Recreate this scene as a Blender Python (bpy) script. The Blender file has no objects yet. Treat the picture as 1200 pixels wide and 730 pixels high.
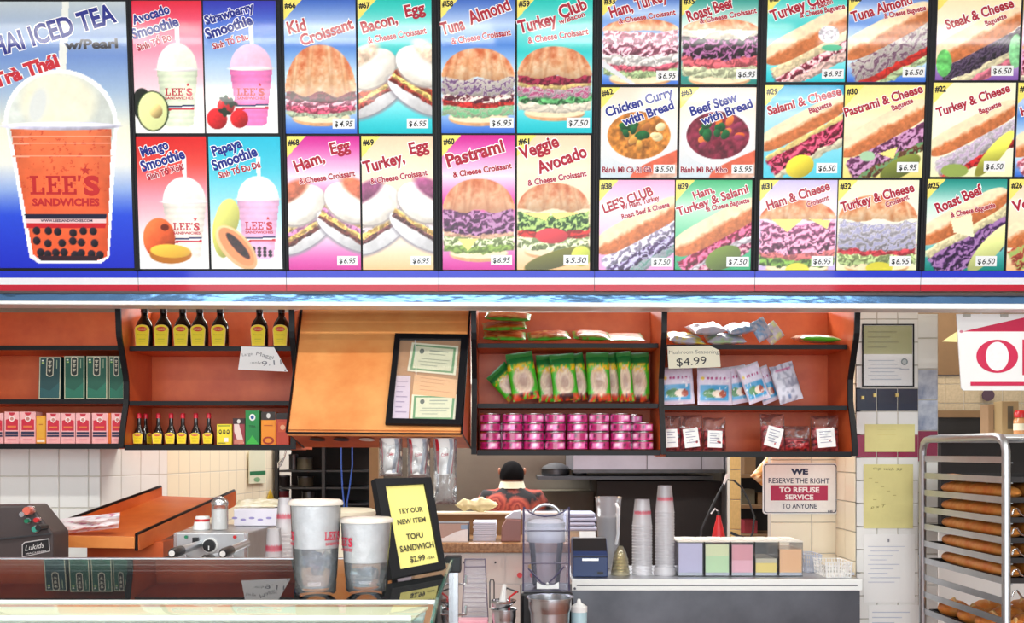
import bpy, bmesh, math, random
import numpy as np
from mathutils import Vector, Matrix

random.seed(7)
rng = np.random.default_rng(7)
S = bpy.context.scene
COL = S.collection
F, H, CZ = 1150.0, 530.0, 1.5          # focal length in pixels (1200 wide), horizon row, eye height


def lin(c):
    """0-255 sRGB tuple or #hex to linear tuple"""
    if isinstance(c, str):
        c = c.lstrip('#'); c = tuple(int(c[i:i + 2], 16) for i in (0, 2, 4))
    out = []
    for v in c[:3]:
        v = v / 255.0
        out.append(v / 12.92 if v <= 0.04045 else ((v + 0.055) / 1.055) ** 2.4)
    return tuple(out)


# ------------------------------------------------------------------ camera
cd = bpy.data.cameras.new('camera'); cam = bpy.data.objects.new('camera', cd); COL.objects.link(cam)
cam.location = (0, 0, CZ); cam.rotation_euler = (math.pi / 2, 0, 0)
cd.sensor_width = 36; cd.lens = 36 * F / 1200; cd.shift_y = (H - 365) / 1200
cd.clip_start = 0.05
S.camera = cam

# ------------------------------------------------------------------ world, lights, exposure
w = bpy.data.worlds.new('world'); S.world = w; w.use_nodes = True
bg = w.node_tree.nodes['Background']; bg.inputs[0].default_value = (0.86, 0.93, 1.0, 1); bg.inputs[1].default_value = 0.55
S.view_settings.view_transform = 'Standard'; S.view_settings.look = 'None'; S.view_settings.gamma = 1
S.view_settings.exposure = 0.18
S.cycles.max_bounces = 8; S.cycles.transparent_max_bounces = 24


def area(name, loc, rot, sx, sy, power, col=(1, 1, 1)):
    l = bpy.data.lights.new(name, 'AREA'); l.shape = 'RECTANGLE'; l.size = sx; l.size_y = sy; l.energy = power; l.color = col
    o = bpy.data.objects.new(name, l); COL.objects.link(o); o.location = loc; o.rotation_euler = rot
    return o


area('shopfront_daylight', (0, -3.2, 1.9), (math.radians(90), 0, 0), 7, 2.6, 215, (0.92, 0.97, 1.0))
area('kitchen_lamp', (-0.5, 6.4, 2.6), (0, 0, 0), 2.6, 0.8, 80, (0.97, 0.98, 1.0))  # added fill light, no fixture seen, brightens the dim kitchen
area('kitchen_side_lamp', (2.6, 5.3, 2.6), (0, 0, 0), 0.8, 0.8, 12, (1.0, 0.93, 0.82))  # unseen fill light added for glow on the kitchen's right
area('counter_lamp', (-1.1, 4.75, 2.6), (0, 0, 0), 1.2, 0.5, 24, (1.0, 0.93, 0.8))  # warm fill light added above the left counter, no fixture
area('server_lamp', (1.0, 4.72, 2.62), (0, 0, 0), 1.4, 0.4, 28, (1.0, 0.99, 0.97))  # added fill that lights up containers, papers and tiles
area('display_case_lamp', (-1.15, 1.72, 1.235), (math.radians(-25), 0, 0), 1.9, 0.05, 5, (1.0, 0.96, 0.88))  # unseen light added to brighten the inside of the case
area('hood_lamp', (-0.3, 6.95, 1.9), (math.radians(18), 0, 0), 2.4, 0.12, 14, (0.95, 0.96, 1.0))  # added glow for the bright top of the steel wall sheet


# ------------------------------------------------------------------ helpers
def P(px, py, Y):
    return Vector(((px - 600) / F * Y, Y, CZ - (py - H) / F * Y))


def X(px, Y): return (px - 600) / F * Y
def Z(py, Y): return CZ - (py - H) / F * Y


MATS = {}


def mat(name, col=(200, 200, 200), rough=0.5, metal=0.0, noise=None, bump=None, coat=0.0, alpha=1.0, emit=0.0, col2=None, attr=False, spec=0.5, trans=0.0, stretch=None, sss=0.0):
    if name in MATS: return MATS[name]
    m = bpy.data.materials.new(name); MATS[name] = m; m.use_nodes = True
    nt = m.node_tree; b = nt.nodes['Principled BSDF']; L = nt.links.new
    b.inputs['Roughness'].default_value = rough; b.inputs['Metallic'].default_value = metal
    b.inputs['Coat Weight'].default_value = coat; b.inputs['Coat Roughness'].default_value = 0.06
    b.inputs['Alpha'].default_value = alpha; b.inputs['Specular IOR Level'].default_value = spec
    b.inputs['Transmission Weight'].default_value = trans
    if sss:
        b.inputs['Subsurface Weight'].default_value = sss; b.inputs['Subsurface Scale'].default_value = 0.01
    base = lin(col) + (1,)
    b.inputs['Base Color'].default_value = base
    vec = None
    if noise or bump:
        tc = nt.nodes.new('ShaderNodeTexCoord'); mp = nt.nodes.new('ShaderNodeMapping'); L(tc.outputs['Object'], mp.inputs[0]); vec = mp.outputs[0]
        if stretch: mp.inputs['Scale'].default_value = stretch
    src = None
    if attr:
        a = nt.nodes.new('ShaderNodeAttribute'); a.attribute_name = 'Col'; src = a.outputs['Color']
    if noise:
        n = nt.nodes.new('ShaderNodeTexNoise'); n.inputs['Scale'].default_value = noise[0]; n.inputs['Detail'].default_value = 5; n.inputs['Roughness'].default_value = 0.6
        L(vec, n.inputs['Vector'])
        cr = nt.nodes.new('ShaderNodeValToRGB'); L(n.outputs['Fac'], cr.inputs[0])
        cr.color_ramp.elements[0].position = 0.3; cr.color_ramp.elements[1].position = 0.72
        if col2 is not None:
            cr.color_ramp.elements[0].color = base; cr.color_ramp.elements[1].color = lin(col2) + (1,)
            L(cr.outputs[0], b.inputs['Base Color'])
        else:
            k = noise[1]
            cr.color_ramp.elements[0].color = (1 - k,) * 3 + (1,); cr.color_ramp.elements[1].color = (1,) * 4
            mx = nt.nodes.new('ShaderNodeMix'); mx.data_type = 'RGBA'; mx.blend_type = 'MULTIPLY'; mx.inputs[0].default_value = 1
            if src: L(src, mx.inputs[6])
            else: mx.inputs[6].default_value = base
            L(cr.outputs[0], mx.inputs[7]); L(mx.outputs[2], b.inputs['Base Color'])
    elif src:
        L(src, b.inputs['Base Color'])
    if bump:
        n2 = nt.nodes.new('ShaderNodeTexNoise'); n2.inputs['Scale'].default_value = bump[0]; n2.inputs['Detail'].default_value = 3
        L(vec, n2.inputs['Vector'])
        bp = nt.nodes.new('ShaderNodeBump'); bp.inputs['Strength'].default_value = bump[1]; bp.inputs['Distance'].default_value = 0.01
        L(n2.outputs['Fac'], bp.inputs['Height']); L(bp.outputs[0], b.inputs['Normal'])
    if emit:
        b.inputs['Emission Color'].default_value = base; b.inputs['Emission Strength'].default_value = emit
    return m


def clear_mat(name, tint=(255, 255, 255), haze=0.1, hazecol=(235, 240, 245), rough=0.05, fres=1.5, boost=1.0):
    """thin clear plastic or glass: see-through with a fresnel reflection and a little haze"""
    if name in MATS: return MATS[name]
    m = bpy.data.materials.new(name); MATS[name] = m; m.use_nodes = True
    nt = m.node_tree; nt.nodes.clear(); L = nt.links.new; N = nt.nodes.new
    out = N('ShaderNodeOutputMaterial'); tr = N('ShaderNodeBsdfTransparent'); tr.inputs[0].default_value = lin(tint) + (1,)
    df = N('ShaderNodeBsdfDiffuse'); df.inputs[0].default_value = lin(hazecol) + (1,)
    gl = N('ShaderNodeBsdfGlossy'); gl.inputs['Roughness'].default_value = rough
    m1 = N('ShaderNodeMixShader'); m1.inputs[0].default_value = haze; L(tr.outputs[0], m1.inputs[1]); L(df.outputs[0], m1.inputs[2])
    fr = N('ShaderNodeFresnel'); fr.inputs[0].default_value = fres
    mu = N('ShaderNodeMath'); mu.operation = 'MULTIPLY'; mu.use_clamp = True; mu.inputs[1].default_value = boost; L(fr.outputs[0], mu.inputs[0])
    m2 = N('ShaderNodeMixShader'); L(mu.outputs[0], m2.inputs[0]); L(m1.outputs[0], m2.inputs[1]); L(gl.outputs[0], m2.inputs[2])
    L(m2.outputs[0], out.inputs[0])
    return m


def tag(o, label=None, cat=None, group=None, kind=None):
    if label: o['label'] = label
    if cat: o['category'] = cat
    if group: o['group'] = group
    if kind: o['kind'] = kind
    return o


def thing(name, label, cat, loc=(0, 0, 0), group=None, rz=0.0, kind=None):
    o = bpy.data.objects.new(name, None); COL.objects.link(o); o.empty_display_size = 0.05
    o.location = loc; o.rotation_euler = (0, 0, rz)
    return tag(o, label, cat, group, kind)


def wloc(o):
    v = Vector(o.location)
    if o.parent: v = v + wloc(o.parent)
    return v


def wmat(o):
    m = Matrix.LocRotScale(o.location, o.rotation_euler, o.scale)
    return (wmat(o.parent) @ m) if o.parent else m


class MB:
    def __init__(s):
        s.v = []; s.f = []; s.m = []; s.c = []; s.cur = (1, 1, 1)

    def add(s, vs, fs, mi=0):
        n = len(s.v)
        s.v += [tuple(v) for v in vs]
        s.c += [s.cur] * len(vs)
        for f in fs: s.f.append(tuple(n + i for i in f)); s.m.append(mi)
        return s

    def hexa(s, a, b, mi=0):
        """a, b: two matching quads (4 points each)"""
        return s.add(list(a) + list(b), [(0, 1, 2, 3), (7, 6, 5, 4), (0, 4, 5, 1), (1, 5, 6, 2), (2, 6, 7, 3), (3, 7, 4, 0)], mi)

    def box(s, x0, x1, y0, y1, z0, z1, mi=0):
        return s.hexa([(x0, y0, z0), (x1, y0, z0), (x1, y0, z1), (x0, y0, z1)], [(x0, y1, z0), (x1, y1, z0), (x1, y1, z1), (x0, y1, z1)], mi)

    def obox(s, c, ax, ay, az, mi=0):
        """box by center and three half-axis vectors"""
        c = Vector(c); ax = Vector(ax); ay = Vector(ay); az = Vector(az)
        return s.hexa([c - ax - ay - az, c + ax - ay - az, c + ax - ay + az, c - ax - ay + az], [c - ax + ay - az, c + ax + ay - az, c + ax + ay + az, c - ax + ay + az], mi)

    def prism(s, pts, vec, mi=0):
        n = len(pts); vec = Vector(vec); a = [Vector(p) for p in pts]; b = [p + vec for p in a]
        return s.add(a + b, [tuple(range(n)), tuple(range(2 * n - 1, n - 1, -1))] + [(i, (i + 1) % n, n + (i + 1) % n, n + i) for i in range(n)], mi)

    def lathe(s, prof, c=(0, 0, 0), seg=20, mi=0, sx=1.0, sy=1.0, lean=(0, 0), cap=True):
        """prof: (radius, z) from bottom to top"""
        vs = []; fs = []; n = len(prof)
        for r, z in prof:
            for i in range(seg):
                a = 2 * math.pi * i / seg
                vs.append((c[0] + r * sx * math.cos(a) + lean[0] * z, c[1] + r * sy * math.sin(a) + lean[1] * z, c[2] + z))
        for k in range(n - 1):
            for i in range(seg):
                j = (i + 1) % seg
                fs.append((k * seg + i, k * seg + j, (k + 1) * seg + j, (k + 1) * seg + i))
        if cap:
            if prof[0][0] > 1e-5: fs.append(tuple(range(seg - 1, -1, -1)))
            if prof[-1][0] > 1e-5: fs.append(tuple((n - 1) * seg + i for i in range(seg)))
        return s.add(vs, fs, mi)

    def tube(s, path, r, seg=8, mi=0, closed=False, taper=None):
        path = [Vector(p) for p in path]; n = len(path); vs = []; fs = []
        up = Vector((0, 0, 1)); prev = None
        for k, p in enumerate(path):
            if closed: t = path[(k + 1) % n] - path[k - 1]
            else: t = path[min(k + 1, n - 1)] - path[max(k - 1, 0)]
            t.normalize()
            if prev is None:
                a = up.cross(t)
                if a.length < 0.2: a = Vector((1, 0, 0)).cross(t)
            else:
                a = prev - t * prev.dot(t)
            a.normalize(); prev = a; b = t.cross(a)
            rr = r if taper is None else r * taper[k]
            for i in range(seg):
                th = 2 * math.pi * i / seg
                vs.append(p + a * (rr * math.cos(th)) + b * (rr * math.sin(th)))
        last = n if closed else n - 1
        for k in range(last):
            k2 = (k + 1) % n
            for i in range(seg):
                j = (i + 1) % seg
                fs.append((k * seg + i, k * seg + j, k2 * seg + j, k2 * seg + i))
        if not closed:
            fs.append(tuple(range(seg - 1, -1, -1))); fs.append(tuple((n - 1) * seg + i for i in range(seg)))
        return s.add(vs, fs, mi)

    def quad(s, a, b, c, d, mi=0): return s.add([a, b, c, d], [(0, 1, 2, 3)], mi)

    def build(s, name, mats, parent=None, label=None, cat=None, group=None, kind=None, smooth=None, bevel=0, colors=False, origin=None, norm=True, seg=2):
        if not isinstance(mats, (list, tuple)): mats = [mats]
        if parent is not None:
            inv = wmat(parent).inverted()
            vs = [inv @ Vector(v) for v in s.v]; loc = Vector((0, 0, 0))
        else:
            if origin is None:
                a = np.array(s.v); lo = a.min(0); hi = a.max(0)
                origin = ((lo[0] + hi[0]) / 2, (lo[1] + hi[1]) / 2, lo[2])
            loc = Vector(origin); vs = [Vector(v) - loc for v in s.v]
        me = bpy.data.meshes.new(name); me.from_pydata([tuple(v) for v in vs], [], s.f)
        for m in mats: me.materials.append(m)
        if len(mats) > 1: me.polygons.foreach_set('material_index', s.m)
        if norm:
            bm = bmesh.new(); bm.from_mesh(me); bmesh.ops.recalc_face_normals(bm, faces=bm.faces); bm.to_mesh(me); bm.free()
        if colors:
            at = me.color_attributes.new('Col', 'FLOAT_COLOR', 'POINT')
            arr = np.ones((len(s.v), 4), dtype=np.float32); arr[:, :3] = np.array(s.c)
            at.data.foreach_set('color', arr.ravel())
        if smooth is not None:
            me.shade_smooth(); me.set_sharp_from_angle(angle=math.radians(smooth))
        me.update()
        o = bpy.data.objects.new(name, me); COL.objects.link(o); o.location = loc
        if parent is not None: o.parent = parent
        if bevel:
            bv = o.modifiers.new('bevel', 'BEVEL'); bv.width = bevel; bv.segments = seg; bv.limit_method = 'ANGLE'
        return tag(o, label, cat, group, kind)


def copy_thing(root, loc, rz=None, label=None, group=None):
    r = root.copy(); COL.objects.link(r); r.location = loc
    if rz is not None: r.rotation_euler = (0, 0, rz)
    if label: r['label'] = label
    if group: r['group'] = group
    for ch in list(root.children):
        if ch.name.startswith('_'): continue
        c = ch.copy(); COL.objects.link(c); c.parent = r
        for g in list(ch.children):
            d = g.copy(); COL.objects.link(d); d.parent = c
    return r


# ---- lettering as flat geometry
TXT = {}


def glyphs(s, bold=0.0, shear=0.0):
    k = (s, bold, shear)
    if k not in TXT:
        c = bpy.data.curves.new('t', 'FONT'); c.body = s; c.size = 1; c.offset = bold; c.shear = shear; c.resolution_u = 3; c.fill_mode = 'FRONT'
        o = bpy.data.objects.new('t', c); m = bpy.data.meshes.new_from_object(o)
        v = np.array([x.co[:2] for x in m.vertices]) if len(m.vertices) else np.zeros((0, 2))
        f = [tuple(p.vertices) for p in m.polygons]
        bpy.data.objects.remove(o); bpy.data.curves.remove(c); bpy.data.meshes.remove(m)
        TXT[k] = (v, f)
    return TXT[k]


CAP = 0.729


class Print:
    """flat print laid on a real surface. fm maps drawing coordinates (x right, y down) to a point of that surface, n is its outward normal"""

    def __init__(s, fm, n, base=0.0005, step=0.00025):
        s.fm = fm; s.n = Vector(n).normalized(); s.mb = MB(); s.k = 0; s.base = base; s.step = step

    def _put(s, pts, faces, col, layer=None):
        k = s.k if layer is None else layer
        off = s.n * (s.base + s.step * k)
        s.mb.cur = lin(col)
        s.mb.add([s.fm(x, y) + off for x, y in pts], faces)
        if layer is None: s.k += 1

    def poly(s, pts, col): s._put(pts, [tuple(range(len(pts)))], col); return s
    def rect(s, x0, y0, x1, y1, col): return s.poly([(x0, y1), (x1, y1), (x1, y0), (x0, y0)], col)

    def ell(s, cx, cy, rx, ry, col, seg=24, rot=0, a0=0, a1=2 * math.pi):
        c, q = math.cos(rot), math.sin(rot); pts = []
        for i in range(seg):
            a = a0 + (a1 - a0) * i / (seg if abs(a1 - a0 - 2 * math.pi) < 1e-6 else seg - 1)
            x, y = rx * math.cos(a), ry * math.sin(a); pts.append((cx + x * c - y * q, cy + x * q + y * c))
        return s.poly(pts, col)

    def star(s, cx, cy, r, col):
        pts = []
        for i in range(10):
            a = -math.pi / 2 + i * math.pi / 5; rr = r if i % 2 == 0 else r * 0.42
            pts.append((cx + rr * math.cos(a), cy + rr * math.sin(a)))
        return s.poly(pts, col)

    def text(s, t, x0, y0, x1, y1, h, col, bold=0.02, outline=None, oc=(255, 255, 255), shear=0.0, arc=0.0, keep=True):
        """baseline runs from (x0,y0) to (x1,y1), cap height h"""
        jobs = ([(outline, oc)] if outline else []) + [(bold, col)]
        v0, _ = glyphs(t, bold, shear)
        lo, hi = v0[:, 0].min(), v0[:, 0].max()
        L = math.hypot(x1 - x0, y1 - y0); dx, dy = (x1 - x0) / L, (y1 - y0) / L
        sx = L / (hi - lo); sy = h / CAP
        for b, c in jobs:
            v, f = glyphs(t, b, shear)
            u = (v[:, 0] - lo) * sx; vv = v[:, 1] * sy + arc * np.sin(np.clip(u / L, 0, 1) * math.pi)
            s._put([(x0 + a * dx + q * dy, y0 + a * dy - q * dx) for a, q in zip(u, vv)], f, c)
        return s

    def slab_word(s, x0, y0, x1, h, col, dy=0.0):
        """LEE'S in heavy slab-serif capitals; dy: rise of the baseline over its length"""
        W = x1 - x0; cw = W / 4.25
        def put(polys, ox):
            for pl in polys: s._put([(x0 + ox + a * cw, y0 + dy * (ox + a * cw) / W - b * h) for a, b in pl], [tuple(range(len(pl)))], col, layer=s.k)
        R = lambda a, b, c, d: [(a, b), (c, b), (c, d), (a, d)]
        Lp = [R(.0, 0, .86, .13), R(.0, .88, .5, 1), R(.14, .1, .36, .92), R(.7, .1, .86, .38)]
        Ep = [R(.0, 0, .86, .13), R(.0, .88, .84, 1), R(.14, .1, .36, .92), R(.7, .1, .86, .32), R(.7, .7, .84, .92), R(.3, .45, .62, .57), R(.5, .35, .62, .67)]
        put(Lp, 0); put(Ep, cw * .95); put(Ep, cw * 1.9)
        put([[(.0, .7), (.12, .7), (.2, 1.02), (.0, 1.02)]], cw * 2.86)
        s.k += 1
        sx = x0 + cw * 3.2
        s.text('S', sx, y0 + dy * .75, sx + cw * .95, y0 + dy, h, col, bold=0.05)
        return s

    def build(s, name, parent, m=None, **k):
        return s.mb.build(name, m or MATS['print'], parent, colors=True, norm=False, **k)


mat('print', attr=True, rough=0.55, noise=(60, 0.06))
mat('print_gloss', attr=True, rough=0.4, noise=(90, 0.05), coat=0.45, spec=0.2)
mat('ink_black', (22, 20, 22), 0.5)


# ---- raster-like pictures: numpy colour fields laid out as a fine vertex grid
def hexf(c):
    if isinstance(c, str):
        c = c.lstrip('#'); c = tuple(int(c[i:i + 2], 16) for i in (0, 2, 4))
    return np.array(c, dtype=float) / 255.0


class Pic:
    def __init__(s, x0, y0, x1, y1, step=1.0, seed=1):
        s.b = (x0, y0, x1, y1)
        nx = max(3, int((x1 - x0) / step) + 1); ny = max(3, int((y1 - y0) / step) + 1)
        s.X, s.Y = np.meshgrid(np.linspace(x0, x1, nx), np.linspace(y0, y1, ny))
        s.rgb = np.ones((ny, nx, 3)); s.r = np.random.default_rng(seed)

    def nz(s, sc, octv=3):
        out = 0; amp = 1; tot = 0
        for o in range(octv):
            q = sc / (2 ** o)
            gx = (s.X - s.b[0]) / q; gy = (s.Y - s.b[1]) / q
            g = s.r.random((int(gy.max()) + 3, int(gx.max()) + 3))
            ix, iy = gx.astype(int), gy.astype(int); fx, fy = gx - ix, gy - iy
            fx = fx * fx * (3 - 2 * fx); fy = fy * fy * (3 - 2 * fy)
            v = (g[iy, ix] * (1 - fx) + g[iy, ix + 1] * fx) * (1 - fy) + (g[iy + 1, ix] * (1 - fx) + g[iy + 1, ix + 1] * fx) * fy
            out = out + v * amp; tot += amp; amp *= 0.55
        return out / tot * 2 - 1

    def blend(s, m, c):
        m = np.clip(m, 0, 1)[..., None]
        if not isinstance(c, np.ndarray) or c.ndim < 3: c = hexf(c) if not isinstance(c, np.ndarray) else c
        s.rgb = s.rgb * (1 - m) + c * m

    def grad(s, *stops, power=None):
        t = (s.Y - s.b[1]) / (s.b[3] - s.b[1])
        xs = [a for a, _ in stops]; cs = np.array([hexf(c) for _, c in stops])
        s.rgb = np.stack([np.interp(t, xs, cs[:, i]) for i in range(3)], -1)

    def m_ell(s, cx, cy, rx, ry, rot=0, soft=0.7):
        c, q = math.cos(rot), math.sin(rot); dx, dy = s.X - cx, s.Y - cy
        a = (dx * c + dy * q) / rx; b = (-dx * q + dy * c) / ry
        return np.clip((1 - np.sqrt(a * a + b * b)) * min(rx, ry) / soft + 0.5, 0, 1)

    def m_poly(s, pts):
        ins = np.zeros(s.X.shape, bool); n = len(pts)
        for i in range(n):
            (xa, ya), (xb, yb) = pts[i], pts[(i + 1) % n]
            if ya == yb: continue
            c = ((ya > s.Y) != (yb > s.Y)) & (s.X < (xb - xa) * (s.Y - ya) / (yb - ya) + xa)
            ins ^= c
        return ins.astype(float)

    def ell(s, cx, cy, rx, ry, col, rot=0, soft=0.7, shade=0.0, nsc=6, na=0.0):
        m = s.m_ell(cx, cy, rx, ry, rot, soft); c = hexf(col)
        k = 1 + shade * np.clip(-(s.X - cx) / rx * .5 - (s.Y - cy) / ry * .6, -1, 1) + na * s.nz(nsc)
        s.blend(m, np.clip(c * k[..., None], 0, 1))

    def poly(s, pts, col, na=0.0, nsc=6):
        s.blend(s.m_poly(pts), np.clip(hexf(col) * (1 + na * s.nz(nsc))[..., None], 0, 1))

    # frames of food: U along (-1..1), V across (pixels, growing away from the crust)
    def straight(s, cx, w, sag=0.0):
        s.U = (s.X - cx) / (w / 2); s.V = s.Y - sag * (1 - np.clip(s.U, -1, 1) ** 2)

    def diag(s, cx, cy, ln, ang):
        c, q = math.cos(ang), math.sin(ang); dx, dy = s.X - cx, s.Y - cy
        s.U = (dx * c + dy * q) / (ln / 2); s.V = -dx * q + dy * c

    def croissant(s, top, h, tone=1.0, gold=(232, 150, 92), dark=(196, 88, 50), cream=(252, 232, 200)):
        U = s.U; arc = np.sqrt(np.clip(1 - np.abs(U) ** 2.2, 0, 1))
        t = s.Y - (top + h * (1 - arc))
        bot = top + h * (1.0 - 0.06 * np.cos(U * 7)) + s.nz(6) * 1.5
        m = (np.abs(U) < 1) * np.clip(t + .5, 0, 1) * np.clip(bot - s.Y + .5, 0, 1)
        v = np.clip(t / np.maximum(h * arc, 1), 0, 1)
        jit = s.r.uniform(-.07, .07, 5); n0 = s.nz(7); n4 = s.nz(4)
        g = np.clip(.42 + .5 * n0 + .25 * n4 + .15 * v, 0, 1); d = np.zeros_like(U); ln = np.zeros_like(U)
        for i_, (uc, wd) in enumerate(((-.84, .2), (-.47, .24), (0, .3), (.47, .24), (.84, .2))):
            q_ = (U - uc - jit[i_] + .16 * (v - .3) * np.sign(uc) * -1) / wd
            d = np.maximum(d, np.exp(-q_ ** 2 * 2.2) * np.clip(1.25 - v * 1.7 + .5 * n4, 0, 1))
            ln = np.maximum(ln, np.exp(-((np.abs(q_) - 1.08) * 6) ** 2))
        c = hexf(cream)[None, None] * (1 - g[..., None] * .75) + hexf(gold)[None, None] * g[..., None] * .75
        d = np.clip(d * (.75 + .5 * n0), 0, 1)[..., None]
        c = c * (1 - d) + (hexf(dark) * .75 + hexf(gold) * .25) * d
        ln = (ln * .22)[..., None]; c = c * (1 - ln) + hexf((170, 96, 60)) * ln
        c = c * (1 - 0.18 * v[..., None] ** 2) * tone
        s.blend(m, np.clip(c, 0, 1))

    def band(s, v0, v1, col, rag=2.0, ruf=0.3, freq=9, lim=1.0, col2=None, rsc=8, seedw=0):
        U, V = s.U, s.V
        n1 = s.nz(rsc); n2 = s.nz(rsc); n3 = s.nz(5)
        a = v0 + n1 * rag; b = v1 + n2 * rag
        m = np.clip(V - a + .5, 0, 1) * np.clip(b - V + .5, 0, 1) * np.clip((lim + 0.05 * n3 - np.abs(U)) * 20, 0, 1)
        t = np.clip((V - a) / np.maximum(b - a, 1), 0, 1)
        lay = np.maximum(b - a, 1) / 11
        rf = np.sin(t * lay * 6.28 + np.sin(U * freq * 1.2 + n1 * 4) * 2.6 + n2 * 2.2 + seedw) * .8 + .35 * n3
        c = hexf(col)[None, None] * (1 + ruf * rf - 0.25 * t)[..., None]
        if col2 is not None:
            k = np.clip(rf * 1.3 + .1, 0, 1)[..., None]; c = c * (1 - k) + hexf(col2) * k
            e = np.exp(-((rf + .1) * 7) ** 2)[..., None] * .35; c = c * (1 - e) + hexf(col) * .55 * e
        s.blend(m, np.clip(c, 0, 1))

    def bun(s, v0, v1, lim=1.0, crust=(225, 140, 85), top=(250, 225, 190)):
        """split baguette top seen from its cut side: pale rounded top over a golden cut edge"""
        U, V = s.U, s.V
        e = np.sqrt(np.clip(1 - np.abs(U / lim) ** 5, 0, 1)); mid = (v0 + v1) / 2
        a = mid + (v0 - mid) * e; b = mid + (v1 - mid) * e
        m = np.clip(V - a + .5, 0, 1) * np.clip(b - V + .5, 0, 1)
        t = np.clip((V - v0) / (v1 - v0), 0, 1); k = np.clip((t - 0.42) * 6 + s.nz(6) * .6, 0, 1)[..., None]
        c = hexf(top) * (1 + 0.08 * s.nz(7))[..., None] * (1 - k) + hexf(crust) * (1 + 0.16 * s.nz(4) - .15 * t)[..., None] * k
        s.blend(m, np.clip(c, 0, 1))

    def build(s, name, fm, n, parent, m, depth=0.006, off=0.001, **kw):
        ny, nx = s.X.shape; n = Vector(n).normalized(); inv = wmat(parent).inverted()
        x0, y0, x1, y1 = s.b
        a, b, c, d = [inv @ (fm(*q) + n * off) for q in ((x0, y0), (x1, y0), (x1, y1), (x0, y1))]
        u = np.linspace(0, 1, nx)[None, :, None]; v = np.linspace(0, 1, ny)[:, None, None]
        A, B, C, D = (np.array(q)[None, None] for q in (a, b, c, d))
        co = ((A * (1 - u) + B * u) * (1 - v) + (D * (1 - u) + C * u) * v).reshape(-1, 3)
        nb = np.array(n) * depth
        back = np.array([a, b, c, d]) - nb
        co = np.concatenate([co, back]).astype(np.float32)
        idx = np.arange(nx * ny).reshape(ny, nx)
        f = np.stack([idx[1:, :-1], idx[1:, 1:], idx[:-1, 1:], idx[:-1, :-1]], -1).reshape(-1, 4)
        B0 = nx * ny; ca, cb, cc, cd_ = idx[0, 0], idx[0, -1], idx[-1, -1], idx[-1, 0]
        f = np.concatenate([f, [[ca, cb, B0 + 1, B0], [cb, cc, B0 + 2, B0 + 1], [cc, cd_, B0 + 3, B0 + 2], [cd_, ca, B0, B0 + 3]]]).astype(np.int32)
        me = bpy.data.meshes.new(name); me.vertices.add(len(co)); me.vertices.foreach_set('co', co.ravel())
        me.loops.add(f.size); me.loops.foreach_set('vertex_index', f.ravel())
        me.polygons.add(len(f)); me.polygons.foreach_set('loop_start', np.arange(0, f.size, 4, dtype=np.int32))
        me.update(calc_edges=True)
        col = np.clip((s.rgb.reshape(-1, 3) - .5) * 1.14 + .485, 0, 1); col = np.where(col <= .04045, col / 12.92, ((col + .055) / 1.055) ** 2.4)
        full = np.ones((len(co), 4), dtype=np.float32); full[:B0, :3] = col; full[B0:, :3] = 0.3
        at = me.color_attributes.new('Col', 'FLOAT_COLOR', 'POINT'); at.data.foreach_set('color', full.ravel())
        me.materials.append(m)
        o = bpy.data.objects.new(name, me); COL.objects.link(o); o.parent = parent
        return tag(o, **kw)

# ================================================================== materials
mat('black_frame', (16, 17, 22), 0.5, spec=.25)
mat('black_edge', (17, 15, 18), 0.42, spec=.25)
mat('laminate', (188, 74, 32), 0.42, noise=(5, .3), col2=(220, 110, 54))
mat('laminate_light', (224, 134, 70), 0.38, noise=(4, .3), col2=(244, 178, 108))
mat('tray_orange', (210, 90, 34), 0.4, noise=(6, .3), col2=(238, 128, 58))
mat('steel', (222, 224, 228), 0.26, 1.0, noise=(8, .15))
mat('steel_rough', (206, 208, 210), 0.42, 1.0, noise=(6, .25))
mat('steel_dark', (96, 98, 102), 0.4, 1.0, noise=(9, .3))
mat('aluminium', (205, 208, 212), 0.38, 1.0, noise=(14, .12))
mat('wavy_steel', (112, 150, 190), 0.16, 1.0, bump=(5, .5), stretch=(1, 1, 3))
mat('white_lip', (240, 243, 240), 0.35)
mat('tile_white', (236, 236, 232), 0.22, coat=0.3)
mat('tile_cream', (238, 226, 198), 0.3, coat=0.2)
mat('tile_navy', (18, 22, 56), 0.25, coat=0.4, noise=(20, .3))
mat('tile_magenta', (160, 24, 74), 0.3, coat=0.3, noise=(30, .35))
mat('tile_marble', (222, 226, 234), 0.3, noise=(1.6, .3), col2=(120, 132, 165))
mat('tile_old', (196, 178, 148), 0.45, noise=(7, .25))
mat('tile_brown', (214, 180, 116), 0.5, noise=(7, .2))
mat('grout', (196, 190, 178), 0.8)
mat('plaster', (214, 206, 192), 0.8, noise=(3, .12))
mat('plaster_brown', (128, 98, 66), 0.7, noise=(4, .25))
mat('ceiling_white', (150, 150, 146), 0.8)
mat('floor_tile', (150, 84, 62), 0.5, noise=(6, .25))
mat('kitchen_dark', (34, 30, 30), 0.6, noise=(5, .4))
mat('black_plastic', (26, 27, 30), 0.38)
mat('dark_grey', (74, 64, 64), 0.42, noise=(10, .2))
mat('white_plastic', (238, 238, 236), 0.4)
mat('white_paper', (240, 240, 238), 0.7)
mat('cream_paper', (244, 240, 214), 0.7)
mat('yellow_paper', (230, 222, 152), 0.7, noise=(12, .08))
mat('lamp_glow', (255, 252, 240), emit=14.0)

# ================================================================== setting


def struct(name, mb, m, **k): return mb.build(name, m, kind='structure', **k)


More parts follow.
